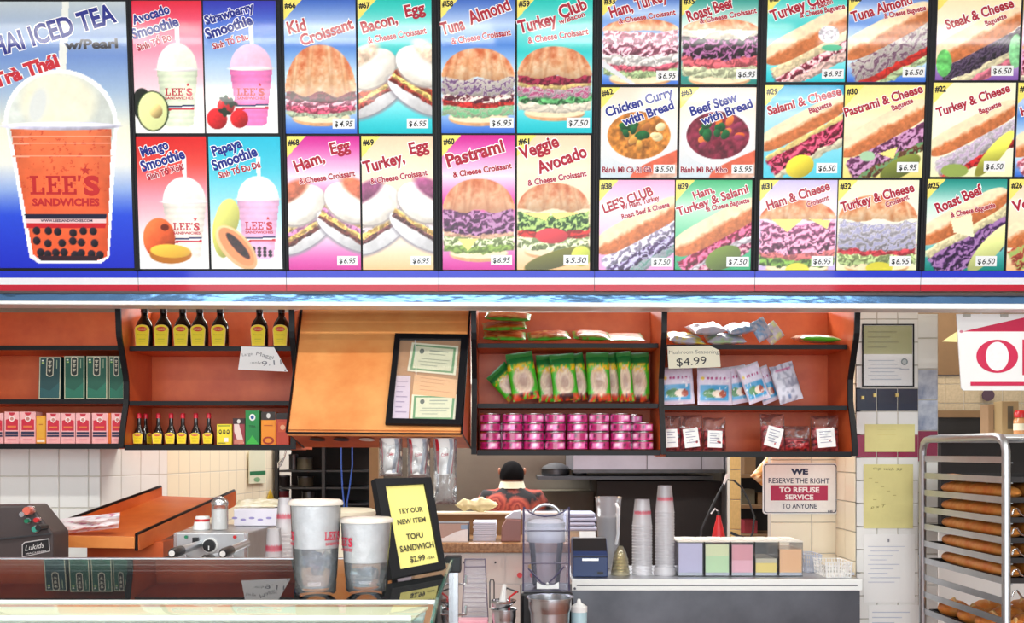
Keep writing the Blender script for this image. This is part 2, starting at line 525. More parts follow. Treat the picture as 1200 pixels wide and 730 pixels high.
struct('floor', MB().box(-5, 5, -1.5, 8.2, -0.05, 0), MATS['floor_tile'])
struct('ceiling', MB().box(-5, 5, -1.0, 3.95, 3.62, 3.7), MATS['ceiling_white'])
struct('ceiling_kitchen', MB().box(-5, 5, 3.95, 8.2, 2.72, 2.8), MATS['ceiling_white'])
struct('wall_above_shelves', MB().box(-5, 5, 3.96, 4.04, 2.115, 3.62), MATS['plaster'])
struct('wall_back', MB().box(-5, 1.75, 7.3, 7.4, 0, 2.72), MATS['plaster'])
struct('wall_west', MB().box(-5.05, -5, -1.0, 8.2, 0, 3.62), MATS['plaster'])
struct('wall_east', MB().box(5, 5.05, -1.0, 8.2, 0, 3.62), MATS['plaster'])

# ceiling lamps over the customers: their reflections streak the glossy menu boards
for i, (x, y) in enumerate([(-2.5, 1.72), (-.85, 1.72), (.85, 1.72), (2.5, 1.72), (-1.7, -.1), (1.7, -.1)]):
    t = thing('ceiling_light', 'white fluorescent ceiling light, ' + ['first from the poster end in the row by the menu boards', 'second from the poster end in the row by the menu boards', 'third from the poster end in the row by the menu boards', 'last in the row by the menu boards, above the rack side', 'poster side of the far pair over the customers', 'rack side of the far pair over the customers'][i], 'ceiling light', (x, y, 3.62), 'fluorescent ceiling lights ' + ('near row' if y > 1 else 'far row'))
    MB().box(x - .78, x + .78, y - .1, y + .1, 3.575, 3.62).build('housing', MATS['white_plastic'], t)
    MB().tube([(x - .74, y, 3.55), (x + .74, y, 3.55)], .022, 10).build('tube', MATS['lamp_glow'], t)
    area('tube_light', (x, y, 3.5), (0, 0, 0), 1.5, .12, 17 if y > 1 else 22, (1, .98, .95))


def tile_wall(name, o, u, width, height, tw, th, m, label=None, proud=0.004, gap=0.0035, off=(0, 0), pick=None, back=0.02, grout='grout'):
    """a tiled wall: o lower corner of its face (u to its right seen from the front, z up); every tile is a part"""
    o = Vector(o); u = Vector(u).normalized(); n = Vector((u.y, -u.x, 0))   # towards the viewer
    root = MB().hexa([o, o + u * width, o + u * width + Vector((0, 0, height)), o + Vector((0, 0, height))],
                     [p - n * back for p in (o, o + u * width, o + u * width + Vector((0, 0, height)), o + Vector((0, 0, height)))]).build(name, MATS[grout], kind='structure')
    inv = wmat(root).inverted()
    shared = {}
    nx = int(math.ceil((width + off[0]) / tw)); nz = int(math.ceil((height + off[1]) / th))
    for j in range(nz):
        for i in range(nx):
            a0, a1 = max(0, i * tw - off[0]), min(width, (i + 1) * tw - off[0]); b0, b1 = max(0, j * th - off[1]), min(height, (j + 1) * th - off[1])
            if a1 - a0 < 0.012 or b1 - b0 < 0.012: continue
            mm = pick(i, j) if pick else m
            if mm is None: continue
            if mm not in shared:
                h = .5
                mb = MB(); a = u * (.5); nn = n * proud; e = Vector((0, 0, .5))
                f0 = [-a - e, a - e, a + e, -a + e]; f1 = [p * .97 + nn for p in f0]
                mb.add(f0 + f1, [(4, 5, 6, 7), (0, 1, 5, 4), (1, 2, 6, 5), (2, 3, 7, 6), (3, 0, 4, 7)])
                me = bpy.data.meshes.new('tile'); me.from_pydata([tuple(q) for q in mb.v], [], mb.f); me.materials.append(MATS[mm]); shared[mm] = me
            t = bpy.data.objects.new('tile', shared[mm]); COL.objects.link(t); t.parent = root
            c = o + u * ((a0 + a1) / 2) + Vector((0, 0, (b0 + b1) / 2)) + n * (0.0002 + random.random() * .0006)
            t.location = inv @ c
            sx = a1 - a0 - gap; sz = b1 - b0 - gap
            # scale along the wall direction: wall directions are kept close to an axis through a rotation-free scale
            t.scale = (sx if abs(u.x) > .5 else 1, sx if abs(u.x) <= .5 else 1, sz)
            if abs(u.x) > .5 and abs(u.y) > 1e-6: t.scale = (sx, sx, sz)
            if abs(u.x) <= .5 and abs(u.x) > 1e-6: t.scale = (sx, sx, sz)
    return root


YL = 4.2
zt = Z(525, YL)            # underside of the shelves, where the lower walls end
# left lower wall (white tiles), its return, and the wall that runs back from it
tile_wall('wall_left', (X(118, YL) - 1.3, YL, .85), (1, 0, 0), 1.3, zt - .85 + .02, .127, .1355, 'tile_white', off=(.02, .13))
xa = X(118, YL); xb, yb = X(196, 4.62), 4.62
u1 = Vector((xb - xa, yb - YL, 0)); tile_wall('wall_left_return', (xa, YL, .85), u1, u1.length, zt - .85 + .02, .127, .1355, 'tile_white', off=(0, .13))
xc, yc = X(324, 6.3), 6.3
u2 = Vector((xc - xb, yc - yb, 0)); tile_wall('wall_left_side', (xb, yb, .85), u2, u2.length, .85, .135, .1355, 'tile_cream', off=(0, .13))  # cream tile colour carries the yellow light on this wall
# pillar by the bread rack
YP = 4.3; xp0, xp1 = X(1003, YP), X(1076, YP)


def pil(i, j):
    return {9: 'tile_magenta', 11: 'tile_navy'}.get(j, 'tile_white')


ph = 2.115 - .55
tile_wall('wall_pillar', (xp0, YP, .55), (1, 0, 0), xp1 - xp0, ph, (xp1 - xp0) / 3, .101, 'tile_white', off=(0, .101 - ((Z(482, YP) - .55) % .101)), pick=lambda i, j: ('tile_navy' if abs(.55 + (j + .5) * .101 - (.101 - ((Z(482, YP) - .55) % .101)) - Z(468, YP)) < .045 else 'tile_magenta' if abs(.55 + (j + .5) * .101 - (.101 - ((Z(482, YP) - .55) % .101)) - Z(518, YP)) < .05 else 'tile_white'))
tile_wall('wall_pillar_side', (xp0, YP + .26, .55), (0, -1, 0), .26, ph, .13, .13, 'tile_cream', off=(.0, .05))
YQ = 4.36
tile_wall('wall_pier', (xp1, YQ, .55), (1, 0, 0), X(1099, YQ) - xp1, ph, .2, .137, 'tile_white', off=(0, .05),
          pick=lambda i, j: 'tile_marble' if j in (8, 9) else ('tile_magenta' if j == 7 else 'tile_white'), back=.3)
# wall behind the counter with the refusal notice
YW = YP + .26
tile_wall('wall_counter', (X(903, YW), YW, .55), (1, 0, 0), xp0 - X(903, YW), ph, .19, .145, 'tile_cream', off=(0, .1), back=.05)
# narrow tiled column in the kitchen
tile_wall('wall_kitchen_column', (X(855, 5.6), 5.6, .55), (1, 0, 0), X(868, 5.6) - X(855, 5.6), 1.6, .2, .17, 'tile_brown', back=.06)
# back wall on the right, seen beyond the rack
YR = 5.9
tile_wall('wall_back_right', (X(1040, YR), YR, 0.55), (1, 0, 0), 1.5, 1.41, .115, .115, 'tile_old', off=(.0, .02), pick=lambda i, j: 'tile_old' if j > 8 else ('tile_white' if j < 6 else 'tile_old'))
struct('wall_back_right_upper', MB().box(X(1040, YR), X(1040, YR) + 1.5, YR - .02, YR + .05, 1.965, 2.72), MATS['plaster_brown'])
struct('wall_right_kitchen', MB().box(3.95, 4.02, 4.5, 8.2, 0, 2.72), MATS['plaster'])

# ================================================================== menu boards
TK = 0.0875; BY0 = 3.78; BZ0 = CZ - (341 - H) / F * BY0


def fm_menu(x, y):
    Y = (BY0 - TK * (CZ - BZ0)) / (1 - TK * (y - H) / F)
    # lateral positions are read at row 160, so the uprights converge with the board's tilt
    Yr = (BY0 - TK * (CZ - BZ0)) / (1 - TK * (160 - H) / F)
    z = CZ - (y - H) / F * Y
    return Vector(((x - 600) / F * Yr, Y, z))


NM = Vector((0, -1, -TK)).normalized()
RED = (176, 22, 50); NAVY = (22, 40, 140)
YT = -24


def board(x0, x1, label):
    c = fm_menu((x0 + x1) / 2, 341)
    t = thing('menu_board', label, 'menu board', c)
    a = [fm_menu(x0, 341), fm_menu(x1, 341), fm_menu(x1, YT), fm_menu(x0, YT)]
    MB().hexa([p - NM * .004 for p in a], [p - NM * .05 for p in a]).build('backing', MATS['black_frame'], t)
    # raised black divider at each end
    for xx in (x0, x1):
        w_ = 1.6; q = [fm_menu(xx - w_, 317), fm_menu(xx + w_, 317), fm_menu(xx + w_, YT), fm_menu(xx - w_, YT)] if xx == x0 else [fm_menu(xx - 2 * w_, 317), fm_menu(xx, 317), fm_menu(xx, YT), fm_menu(xx - 2 * w_, YT)]
        if xx == x0: q = [fm_menu(xx, 317), fm_menu(xx + 2 * w_, 317), fm_menu(xx + 2 * w_, YT), fm_menu(xx, YT)]
        MB().hexa([p + NM * .006 for p in q], [p - NM * .004 for p in q]).build('divider', MATS['black_frame'], t, bevel=.002)
    s = Print(fm_menu, NM, base=-.0035)
    s.rect(x0 + .3, 317.5, x1 - .3, 325.5, (28, 48, 196)); s.k = 0; s.rect(x0 + .3, 325.5, x1 - .3, 333.5, (236, 236, 240)); s.k = 0; s.rect(x0 + .3, 333.5, x1 - .3, 341, (196, 26, 50))
    s.build('stripe_band', t, MATS['print_gloss'])
    return t


def price(pr, bx, amt, parent):
    x0, y0, x1, y1 = bx
    p = Print(fm_menu, NM, base=.0016)
    p.rect(x0, y0, x1, y1, (238, 240, 240))
    p.text('$', x0 + 2.5, y1 - 2.6, x0 + 6.5, y1 - 2.6, (y1 - y0) * .52, (20, 20, 24), bold=.03)
    p.text(amt, x0 + 8, y1 - 2.4, x1 - 2, y1 - 2.6, (y1 - y0) * .58, (20, 20, 24), bold=.01, shear=.25)
    p.build('price_sticker', parent, MATS['print_gloss'])


def panel(t, box, paint, num=None, numcol=(40, 44, 52), texts=(), pr=None, seed=1, tagc=(244, 226, 120), hand=False):
    p = Pic(*box, step=1.0, seed=seed); paint(p)
    x0, y0, x1, y1 = box
    if num:
        p.poly([(x0 - 1, y0 - 1), (x0 + 23, y0 - 1), (x0 - 1, y0 + 26)], tagc)
    o = p.build('picture_panel', fm_menu, NM, t, MATS['print_gloss'], depth=.005)
    q = Print(fm_menu, NM, base=.0013)
    if num: q.text(num, x0 + 1.5, y0 + 10.5, x0 + 14.5, y0 + 10.5 - (3 if hand else 0), 6.8, (24, 26, 32), bold=.045 if not hand else .035); q.build('number', o, MATS['print_gloss']); q = Print(fm_menu, NM, base=.0016)
    for tx in texts:
        s_, ax, ay, bx_, by, h, col, out = tx[:8]
        q.text(s_, ax, ay, bx_, by, h * (1.3 if h < 7 else 1.12), col, bold=.034 if h > 7 else .036, outline=(.085 if h > 7 else .08) if out else None, shear=.0)
        q.build('lettering', o, MATS['print_gloss']); q = Print(fm_menu, NM, base=.0016)
    if pr: price(p, pr[0], pr[1], o)
    return o


def smoothie_cup(p, cx, yd, yr, yb, ht, hb, col, domecol, word, straw=True, pearls=False):
    """dome top yd, rim yr, base yb, half widths"""
    if straw: p.poly([(cx - 2, yd - 22), (cx + 4, yd - 22), (cx + 3.5, yd + 6), (cx - .5, yd + 6)], (250, 244, 240))
    p.ell(cx, yr, ht * .97, yr - yd, domecol, shade=.12, na=.05)
    p.rgb = p.rgb
    body = [(cx - ht, yr), (cx + ht, yr), (cx + hb, yb - 2), (cx + hb * .6, yb + 1), (cx - hb * .6, yb + 1), (cx - hb, yb - 2)]
    m = p.m_poly(body); c = hexf(col); sh = np.clip(1.04 - .2 * np.abs((p.X - cx) / ht) ** 2 + .05 * p.nz(5) + .03 * np.sin(p.Y * .9), 0, 1.1)
    p.blend(m, np.clip(c * sh[..., None], 0, 1))
    p.ell(cx, yr + 1, ht * 1.06, 2.6, (244, 240, 240), shade=.2)
    tt = (yb - yr)
    yb1 = yr + tt * .66
    for k, cc in ((0, (30, 40, 96)), (2.0, (236, 236, 240)), (3.4, (196, 40, 60))):
        hw = ht + (hb - ht) * .68 - .5
        p.poly([(cx - hw, yb1 + k - 1), (cx + hw, yb1 + k - 2.4), (cx + hw, yb1 + k), (cx - hw, yb1 + k + 1)], cc)
    if pearls:
        for i in range(14): p.ell(cx + (i % 5 - 2) * hb * .38, yb - 4 - (i // 5) * 4, 2.3, 2.3, (40, 26, 40))


def thai(p):
    p.grad((0, (190, 200, 205)), (.2, (120, 150, 205)), (.33, (165, 188, 214)), (.47, (232, 232, 214)), (.6, (236, 236, 226)), (.7, (150, 175, 222)), (.8, (50, 84, 210)), (1, (34, 52, 190)))
    cx = 72
    p.poly([(82, -24), (89, -24), (80, 90), (70, 90)], (230, 232, 226))
    out = [(10, 152), (8, 146), (3, 143)] + [(72 - 65 * math.cos(k * math.pi / 16), 141 - 60 * math.sin(k * math.pi / 16)) for k in range(17)] + [(141, 143), (136, 152), (122, 300), (112, 307), (40, 307), (30, 300)]
    p.poly([(cx + (x - cx) * 1.025, 190 + (y - 190) * 1.012) for x, y in out], (240, 242, 246))
    p.ell(cx, 145, 62, 60, (206, 212, 206), shade=.1, na=.08, nsc=10)
    p.ell(cx - 2, 118, 44, 33, (238, 236, 214), na=.05, nsc=14, soft=10)
    p.ell(cx - 26, 122, 10, 22, (222, 226, 222), soft=5, rot=.3)
    body = [(13, 150), (131, 150), (121, 300), (110, 305), (42, 305), (33, 298)]
    m = p.m_poly(body); n = p.nz(14)
    sh = 1.0 - .16 * np.abs((p.X - cx) / 58) ** 3 + .07 * n
    t = np.clip((p.Y - 150) / 150, 0, 1)[..., None]
    c = (hexf((240, 128, 84)) * (1 - t) + hexf((232, 100, 58)) * t) * sh[..., None]
    sp = (p.nz(4) > .42)[..., None] * .5 * (t < .5); c = c * (1 - sp) + hexf((196, 62, 40)) * sp
    p.blend(m, np.clip(c, 0, 1))
    for y in (158, 166, 181): p.poly([(14, y), (131, y - 1), (131, y), (14, y + 1.2)], (240, 168, 140))
    p.ell(cx, 146, 69, 5, (206, 206, 226), shade=.3, na=.1); p.ell(cx, 144.5, 64, 2.4, (238, 238, 240))
    for k, (a, b, cc) in enumerate(((250, 256, (34, 34, 62)), (256, 261, (232, 200, 200)), (261, 267, (198, 40, 48)))):
        p.poly([(25 + k * .6, a), (122 - k * .6, a), (121 - k * .6, b), (26 + k * .6, b)], cc)
    r = random.Random(4)
    for row, y in enumerate((271, 283, 297)):
        for i in range(8 if row == 2 else 6):
            x = 40 + i * (10 if row == 2 else 13) + r.uniform(-3, 3)
            p.ell(x, y + r.uniform(-2, 2), 4.6, 4.8, (44, 34, 44), shade=.6)
    p.poly([(38, 300), (112, 300), (108, 306), (42, 306)], (60, 34, 44))


b0 = board(-62, 156, 'menu board poster of iced tea with black pearls in a domed cup')
pp = panel(b0, (-58, 2, 153.5, 314), thai, seed=3)
q = Print(fm_menu, NM, base=.0013)
q.text('THAI ICED TEA', -17, 71, 142, 25, 23, (34, 44, 140), bold=.03, outline=.07); q.build('title_lettering', pp, MATS['print_gloss']); q = Print(fm_menu, NM, base=.0013)
q.text('Trà Thái', -3, 103, 74, 77, 16, (206, 40, 54), bold=.05, outline=.1); q.build('red_lettering', pp, MATS['print_gloss']); q = Print(fm_menu, NM, base=.0013)
q.text('w/Pearl', 80, 58, 142, 56, 11, (30, 30, 44), bold=.04, outline=.07, oc=(150, 165, 200)); q.build('dark_lettering', pp, MATS['print_gloss']); q = Print(fm_menu, NM, base=.0013)
q.slab_word(33, 228, 117, 22, (196, 36, 38)); q.star(99, 200, 6, (200, 50, 40))
q.text('SANDWICHES', 35, 241, 114, 241, 8.5, (196, 36, 38), bold=.05)
q.text('WWW.LEESSANDWICHES.COM', 44, 260, 105, 260, 3, (60, 40, 70), bold=.03)
q.build('cup_logo', pp, MATS['print_gloss'])

b1 = board(156, 332, 'menu board of four fruit smoothies: avocado, strawberry, mango and papaya')
SM = []


def smooth_panel(box, stops, cup, fruit, lines, lee, seed):
    def paint(p):
        p.grad(*stops); smoothie_cup(p, *cup); fruit(p)
    o = panel(b1, box, paint, seed=seed)
    q = Print(fm_menu, NM, base=.0013)
    for (s_, a, b, c, d, h, col) in lines: q.text(s_, a, b, c, d, h * 1.12, col, bold=.04, outline=.095); q.build('lettering', o, MATS['print_gloss']); q = Print(fm_menu, NM, base=.0013)
    a, y, b, h = lee
    q.slab_word(a, y, b, h, (196, 36, 56), dy=0); q.star(a + (b - a) * .82, y - h - 4, 2.6, (206, 50, 60)); q.text('SANDWICHES', a, y + 4.6, b, y + 4.6, 3, (196, 36, 56), bold=.03)
    q.build('cup_logo', o, MATS['print_gloss'])


def avo(p):
    p.ell(168, 122, 12, 19, (34, 40, 34)); p.ell(180, 130, 19, 24, (50, 70, 40)); p.ell(180, 130, 17, 22.5, (226, 232, 168), shade=.08); p.ell(184, 130, 7.5, 8.5, (214, 190, 130), shade=.5)


def straw(p):
    for x, y, r in ((266, 124, 10), (255, 139, 12), (281, 139, 10.5)): p.ell(x, y, r, r * 1.05, (206, 36, 44), shade=.35, na=.12, nsc=3)
    for x, y in ((266, 117), (264, 131), (272, 120)): p.ell(x, y, 8, 3, (40, 50, 36), rot=.3); p.ell(x, y, 3, 6, (40, 60, 40))


def mango(p):
    p.ell(183, 279, 19, 24, (222, 104, 62), shade=.45, na=.08); p.ell(190, 266, 5, 4, (120, 50, 30)); p.ell(196, 298, 25, 11, (186, 120, 50)); p.ell(196, 294, 24, 8, (240, 190, 80), shade=.15, rot=.05)


def papa(p):
    p.ell(258, 274, 12, 28, (196, 196, 96), shade=.3); p.ell(264, 256, 14, 24, (206, 206, 110), shade=.3, rot=.2)
    p.ell(274, 290, 32, 16, (240, 190, 140), rot=.85, shade=.1); p.ell(274, 289, 28, 12.5, (240, 150, 100), rot=.85); p.ell(276, 288, 20, 5.5, (60, 30, 26), rot=.85, na=.7, nsc=3)


smooth_panel((157, 1, 240, 156), ((0, (222, 44, 72)), (.2, (236, 110, 140)), (.45, (246, 176, 196)), (.8, (250, 236, 236)), (1, (250, 246, 240))),
             (210, 50, 80, 148, 24, 17, (222, 232, 206), (236, 240, 226), ''), avo,
             [('Avocado', 161, 29, 204, 15, 10, NAVY), ('Smoothie', 160, 46, 214, 30, 11, NAVY), ('Sinh Tố Bơ', 165, 60, 205, 47, 7, RED)], (195, 112, 228, 8.5), 11)
smooth_panel((242, 1, 326, 156), ((0, (58, 62, 176)), (.2, (90, 130, 214)), (.45, (170, 200, 232)), (.75, (240, 242, 240)), (1, (250, 248, 244))),
             (296, 51, 79, 147, 25, 17, (240, 130, 190), (246, 196, 220), ''), straw,
             [('Strawberry', 245, 29, 302, 12, 9.5, NAVY), ('Smoothie', 246, 46, 300, 28, 11, NAVY), ('Sinh Tố Dâu', 253, 58, 294, 46, 6.5, RED)], (279, 112, 312, 8.5), 12)
smooth_panel((158, 160, 241, 315), ((0, (214, 38, 36)), (.2, (224, 84, 76)), (.45, (236, 160, 176)), (.75, (240, 232, 234)), (1, (236, 238, 238))),
             (214, 207, 235, 303, 26, 17, (236, 226, 216), (238, 232, 226), ''), mango,
             [('Mango', 166, 184, 198, 174, 10.5, NAVY), ('Smoothie', 166, 201, 217, 185, 11, NAVY), ('Sinh Tố Xoài', 172, 211, 215, 198, 6.5, RED)], (200, 270, 232, 9), 13)
smooth_panel((244, 160, 328, 315), ((0, (44, 186, 214)), (.25, (90, 200, 220)), (.5, (150, 214, 226)), (.8, (226, 236, 236)), (1, (238, 240, 238))),
             (301, 206, 232, 303, 25, 17, (232, 180, 214), (240, 236, 240), '', True, True), papa,
             [('Papaya', 250, 183, 284, 172, 10.5, NAVY), ('Smoothie', 250, 200, 302, 182, 11, NAVY), ('Sinh Tố Ðu Ðú', 256, 209, 305, 196, 6.5, RED)], (285, 269, 318, 9), 14)

# ---- sandwich pictures
BLUE = ((0, (64, 104, 190)), (.2, (190, 212, 240)), (.35, (90, 140, 214)), (.55, (200, 224, 240)), (.8, (200, 226, 244)), (1, (56, 110, 206)))
TEAL = ((0, (30, 190, 180)), (.2, (150, 226, 220)), (.4, (60, 200, 200)), (.6, (190, 238, 238)), (.82, (120, 220, 226)), (1, (20, 184, 196)))
MAG = ((0, (204, 40, 146)), (.18, (230, 160, 206)), (.3, (244, 222, 236)), (.5, (214, 70, 160)), (.72, (246, 230, 240)), (1, (200, 44, 148)))
PEACH = ((0, (240, 206, 176)), (.25, (250, 232, 206)), (.5, (246, 222, 186)), (.8, (250, 232, 208)), (1, (240, 190, 140)))
LILAC = ((0, (196, 186, 226)), (.3, (236, 230, 244)), (.6, (214, 206, 238)), (1, (196, 176, 222)))
CREAM = ((0, (236, 236, 206)), (.4, (246, 244, 224)), (.8, (240, 240, 214)), (1, (232, 236, 190)))
CYAN = ((0, (40, 160, 200)), (.3, (190, 226, 236)), (.6, (150, 216, 230)), (1, (90, 200, 220)))
GREEN = ((0, (70, 176, 120)), (.3, (196, 232, 206)), (.6, (120, 200, 160)), (1, (60, 166, 120)))
PINK = ((0, (236, 170, 206)), (.3, (246, 222, 236)), (.6, (240, 196, 226)), (1, (230, 160, 206)))
YELL = ((0, (244, 226, 150)), (.4, (248, 240, 204)), (.8, (240, 230, 170)), (1, (226, 214, 130)))
DTEAL = ((0, (30, 140, 130)), (.25, (190, 226, 216)), (.5, (240, 240, 226)), (.75, (120, 190, 190)), (1, (20, 130, 120)))
PURP = ((0, (244, 226, 180)), (.4, (248, 240, 216)), (.75, (210, 190, 224)), (1, (130, 90, 170)))

HAM = (236, 140, 170); HAM2 = (250, 206, 216); BEEF = (120, 50, 90); TUR = (240, 226, 232); PAS = (150, 80, 140); SAL = (196, 50, 96); LET = (150, 190, 110); TOM = (210, 60, 54); CHS = (252, 224, 140); BUNB = (238, 206, 164)


def crois(bg, top, h, layers, tone=1.0, cx=None, wd=None, base=True, round_=False, extra=None):
    """layers: (v0, v1, colour, rag, ruffle, freq, colour2) measured in pixels below the crust's foot"""
    def f(p):
        x0, y0, x1, y1 = p.b; c = (x0 + x1) / 2 if cx is None else cx; w_ = (x1 - x0) * 1.0 if wd is None else wd
        p.grad(*bg); p.straight(c, w_, sag=0)
        foot = top + h; p.V = p.Y - foot
        bend = 5 * (1 - np.clip(np.abs(p.U), 0, 1) ** 2)
        if base:
            v = layers[-1][1]; p.V = p.Y - foot - bend
            p.ell(c, foot + v + 5, w_ * .4, 9, (226, 176, 130), shade=.15, na=.1); p.ell(c, foot + v + 3, w_ * .4, 7, (250, 226, 190), na=.08)
        for L_ in layers[::-1]:
            p.V = p.Y - foot - bend * .8
            kw = dict(rag=L_[3], ruf=L_[4], freq=L_[5]);
            if len(L_) > 6 and L_[6]: kw['col2'] = L_[6]
            if len(L_) > 7: kw['lim'] = L_[7]
            p.band(L_[0], L_[1], L_[2], **kw)
        if not round_: p.croissant(top, h, tone)
        else: p.croissant(top, h, tone, gold=(226, 150, 110), dark=(190, 100, 60), cream=(244, 206, 170))
        if extra: extra(p)
    return f


def bag(bg, cx, cy, ln, ang, bun, layers, low=None, extra=None, crust=(222, 136, 84)):
    def f(p):
        p.grad(*bg); p.diag(cx, cy, ln, ang)
        if low: p.bun(low[0], low[1], lim=low[2] if len(low) > 2 else .95, crust=(240, 206, 166), top=(226, 150, 100))
        for L_ in layers[::-1]:
            kw = dict(rag=L_[3], ruf=L_[4], freq=L_[5])
            if len(L_) > 6 and L_[6]: kw['col2'] = L_[6]
            if len(L_) > 7: kw['lim'] = L_[7]
            p.band(L_[0], L_[1], L_[2], **kw)
        p.bun(bun[0], bun[1], crust=crust)
        if extra: extra(p)
    return f


def halves(bg, filling, crust=(196, 110, 80), up=True):
    def f(p):
        x0, y0, x1, y1 = p.b; p.grad(*bg); h = y1 - y0; wm = (x0 + x1) / 2
        for sgn, cx, cy in ((-1, x0 + 17, y0 + h * .66), (1, x1 - 15, y0 + h * .64)):
            a_ = .55 * sgn
            p.ell(cx - 2 * sgn, cy + 13, 40, 17, (150, 146, 156), rot=a_, soft=4)
            p.ell(cx - 2 * sgn, cy + 11, 39, 16, (222, 222, 224), rot=a_, shade=.16, na=.07, nsc=7)
            p.diag(cx, cy, 76, a_)
            for v0, v1, c in filling: p.band(v0, v1, c, rag=1.8, ruf=.3, freq=6, lim=.9)
            p.ell(cx + 1 * sgn, cy - 21, 31, 22, (170, 160, 156), rot=a_, soft=3)
            p.ell(cx + 1 * sgn, cy - 23, 30, 21, (236, 230, 220), rot=a_, shade=.2, na=.08, nsc=8)
            p.ell(cx + 14 * sgn, cy - 38, 24, 10, crust, rot=a_, shade=.25, na=.25, nsc=5, soft=4)
            p.ell(cx + 4 * sgn, cy - 18, 20, 10, (246, 244, 238), rot=a_, na=.05, soft=6)
    return f


def bowl(stuff):
    def f(p):
        x0, y0, x1, y1 = p.b; cx = (x0 + x1) / 2
        p.grad((0, (246, 214, 196)), (.4, (250, 236, 228)), (1, (200, 214, 222)))
        p.ell(cx, y0 + 58, 42, 34, (240, 240, 242), shade=.08); p.ell(cx, y0 + 56, 37, 28, stuff[0], na=.45, nsc=5)
        r = random.Random(int(x0))
        for i in range(14):
            a = r.uniform(0, 6.28); d = r.uniform(.2, .85)
            p.ell(cx + 34 * d * math.cos(a), y0 + 56 + 24 * d * math.sin(a), r.uniform(4, 8), r.uniform(3, 6), r.choice(stuff[1]), rot=a, shade=.3)
        for i in range(9):
            p.ell(cx - 4 + r.uniform(-15, 15), y0 + 50 + r.uniform(-8, 8), r.uniform(4, 7), r.uniform(3, 5), (30, 96, 54), rot=r.uniform(0, 3), shade=.4)
        p.diag(x1 - 12, y1 - 14, 96, -.42); p.bun(-12, 16, lim=.97, crust=(240, 200, 180), top=(216, 110, 84))
    return f


def cheese_tri(*pts_list, col=CHS):
    def e(p):
        for pts in pts_list: p.poly(pts, col, na=.02)
    return e


SUBC = '& Cheese Croissant'
b2 = board(332, 513, 'menu board of four egg and ham croissants, numbered sixty-six to sixty-nine')
panel(b2, (335, -1, 418.5, 156.5), crois(BLUE, 52, 58, [(-8, 6, (120, 40, 60), 2, .3, 5), (0, 12, HAM, 3, .3, 7, HAM2), (8, 19, (236, 110, 140), 2, .3, 5), (14, 24, (206, 220, 190), 3, .2, 9)]), '#66',
      texts=[('Kid', 341, 40, 362, 35, 13, RED, 1), ('Croissant', 356, 54, 417, 33, 12, RED, 1)], pr=((390, 139, 416, 151), '4.95'), seed=21)
panel(b2, (421, -1, 506.5, 156.5), halves(TEAL, [(-4, 4, (200, 90, 60)), (3, 9, (250, 214, 130)), (8, 13, (170, 70, 60))], crust=(240, 214, 190)), '#67',
      texts=[('Bacon,', 427, 39, 468, 27, 12, RED, 1), ('Egg', 477, 20, 500, 15, 12.5, RED, 1), (SUBC, 433, 51, 501, 39, 6, RED, 1)], pr=((477, 139, 502, 150.5), '6.95'), seed=22)
panel(b2, (336, 159.5, 421, 316), halves(MAG, [(-6, 0, (250, 214, 140)), (0, 6, (214, 140, 186)), (5, 11, (250, 206, 120)), (10, 15, (120, 60, 50))]), '#68',
      texts=[('Ham,', 347, 202, 381, 189, 12.5, RED, 1), ('Egg', 388, 181, 411, 176, 12.5, RED, 1), (SUBC, 350, 216, 416, 206, 5.5, RED, 1)], pr=((393, 300, 417, 311), '6.95'), seed=23)
panel(b2, (423.5, 159.5, 507, 316), halves(PEACH, [(-6, 1, (236, 220, 226)), (1, 8, (250, 206, 120)), (7, 12, (130, 80, 80))], crust=(150, 80, 120)), '#69',
      texts=[('Turkey,', 427, 203, 475, 190, 12.5, RED, 1), ('Egg', 481, 181, 503, 176, 12.5, RED, 1), (SUBC, 434, 216, 501, 205, 5.5, RED, 1)], pr=((480, 300, 504, 311), '6.95'), seed=24)

b3 = board(513, 698, 'menu board with tuna, turkey club, pastrami and veggie avocado croissants')
panel(b3, (517.5, -3, 603.5, 156), crois(BLUE, 56, 36, [(-6, 16, (244, 236, 226), 4, .2, 9, (120, 90, 130)), (14, 25, (150, 70, 90), 3, .3, 6, (244, 240, 226)), (22, 30, TOM, 2, .25, 5), (28, 42, (206, 226, 190), 3, .15, 8, (120, 190, 140))]), '#58',
      texts=[('Tuna', 519, 41, 546, 34, 13, RED, 1), ('Almond', 552, 29, 599, 11, 14, RED, 1), (SUBC, 530, 52, 599, 41, 6, RED, 1)], pr=((574, 138, 602, 150), '6.95'), seed=25)
panel(b3, (606, -3, 693.5, 156), crois(TEAL, 54, 36, [(-6, 6, (160, 50, 80), 3, .3, 7), (0, 10, (250, 224, 150), 3, .15, 6), (6, 22, (246, 226, 232), 4, .3, 9, (180, 90, 130)), (18, 28, (100, 170, 110), 3, .4, 8), (26, 38, (250, 240, 220), 2, .1, 8)], tone=.97), '#59',
      texts=[('Turkey', 609, 39, 653, 28, 13.5, RED, 1), ('Club', 657, 22, 688, 10, 13.5, RED, 1), ('w/Bacon', 655, 29, 685, 19, 5, RED, 1), (SUBC, 619, 51, 689, 40, 6, RED, 1)], pr=((664, 138, 691, 150), '7.50'), seed=26)
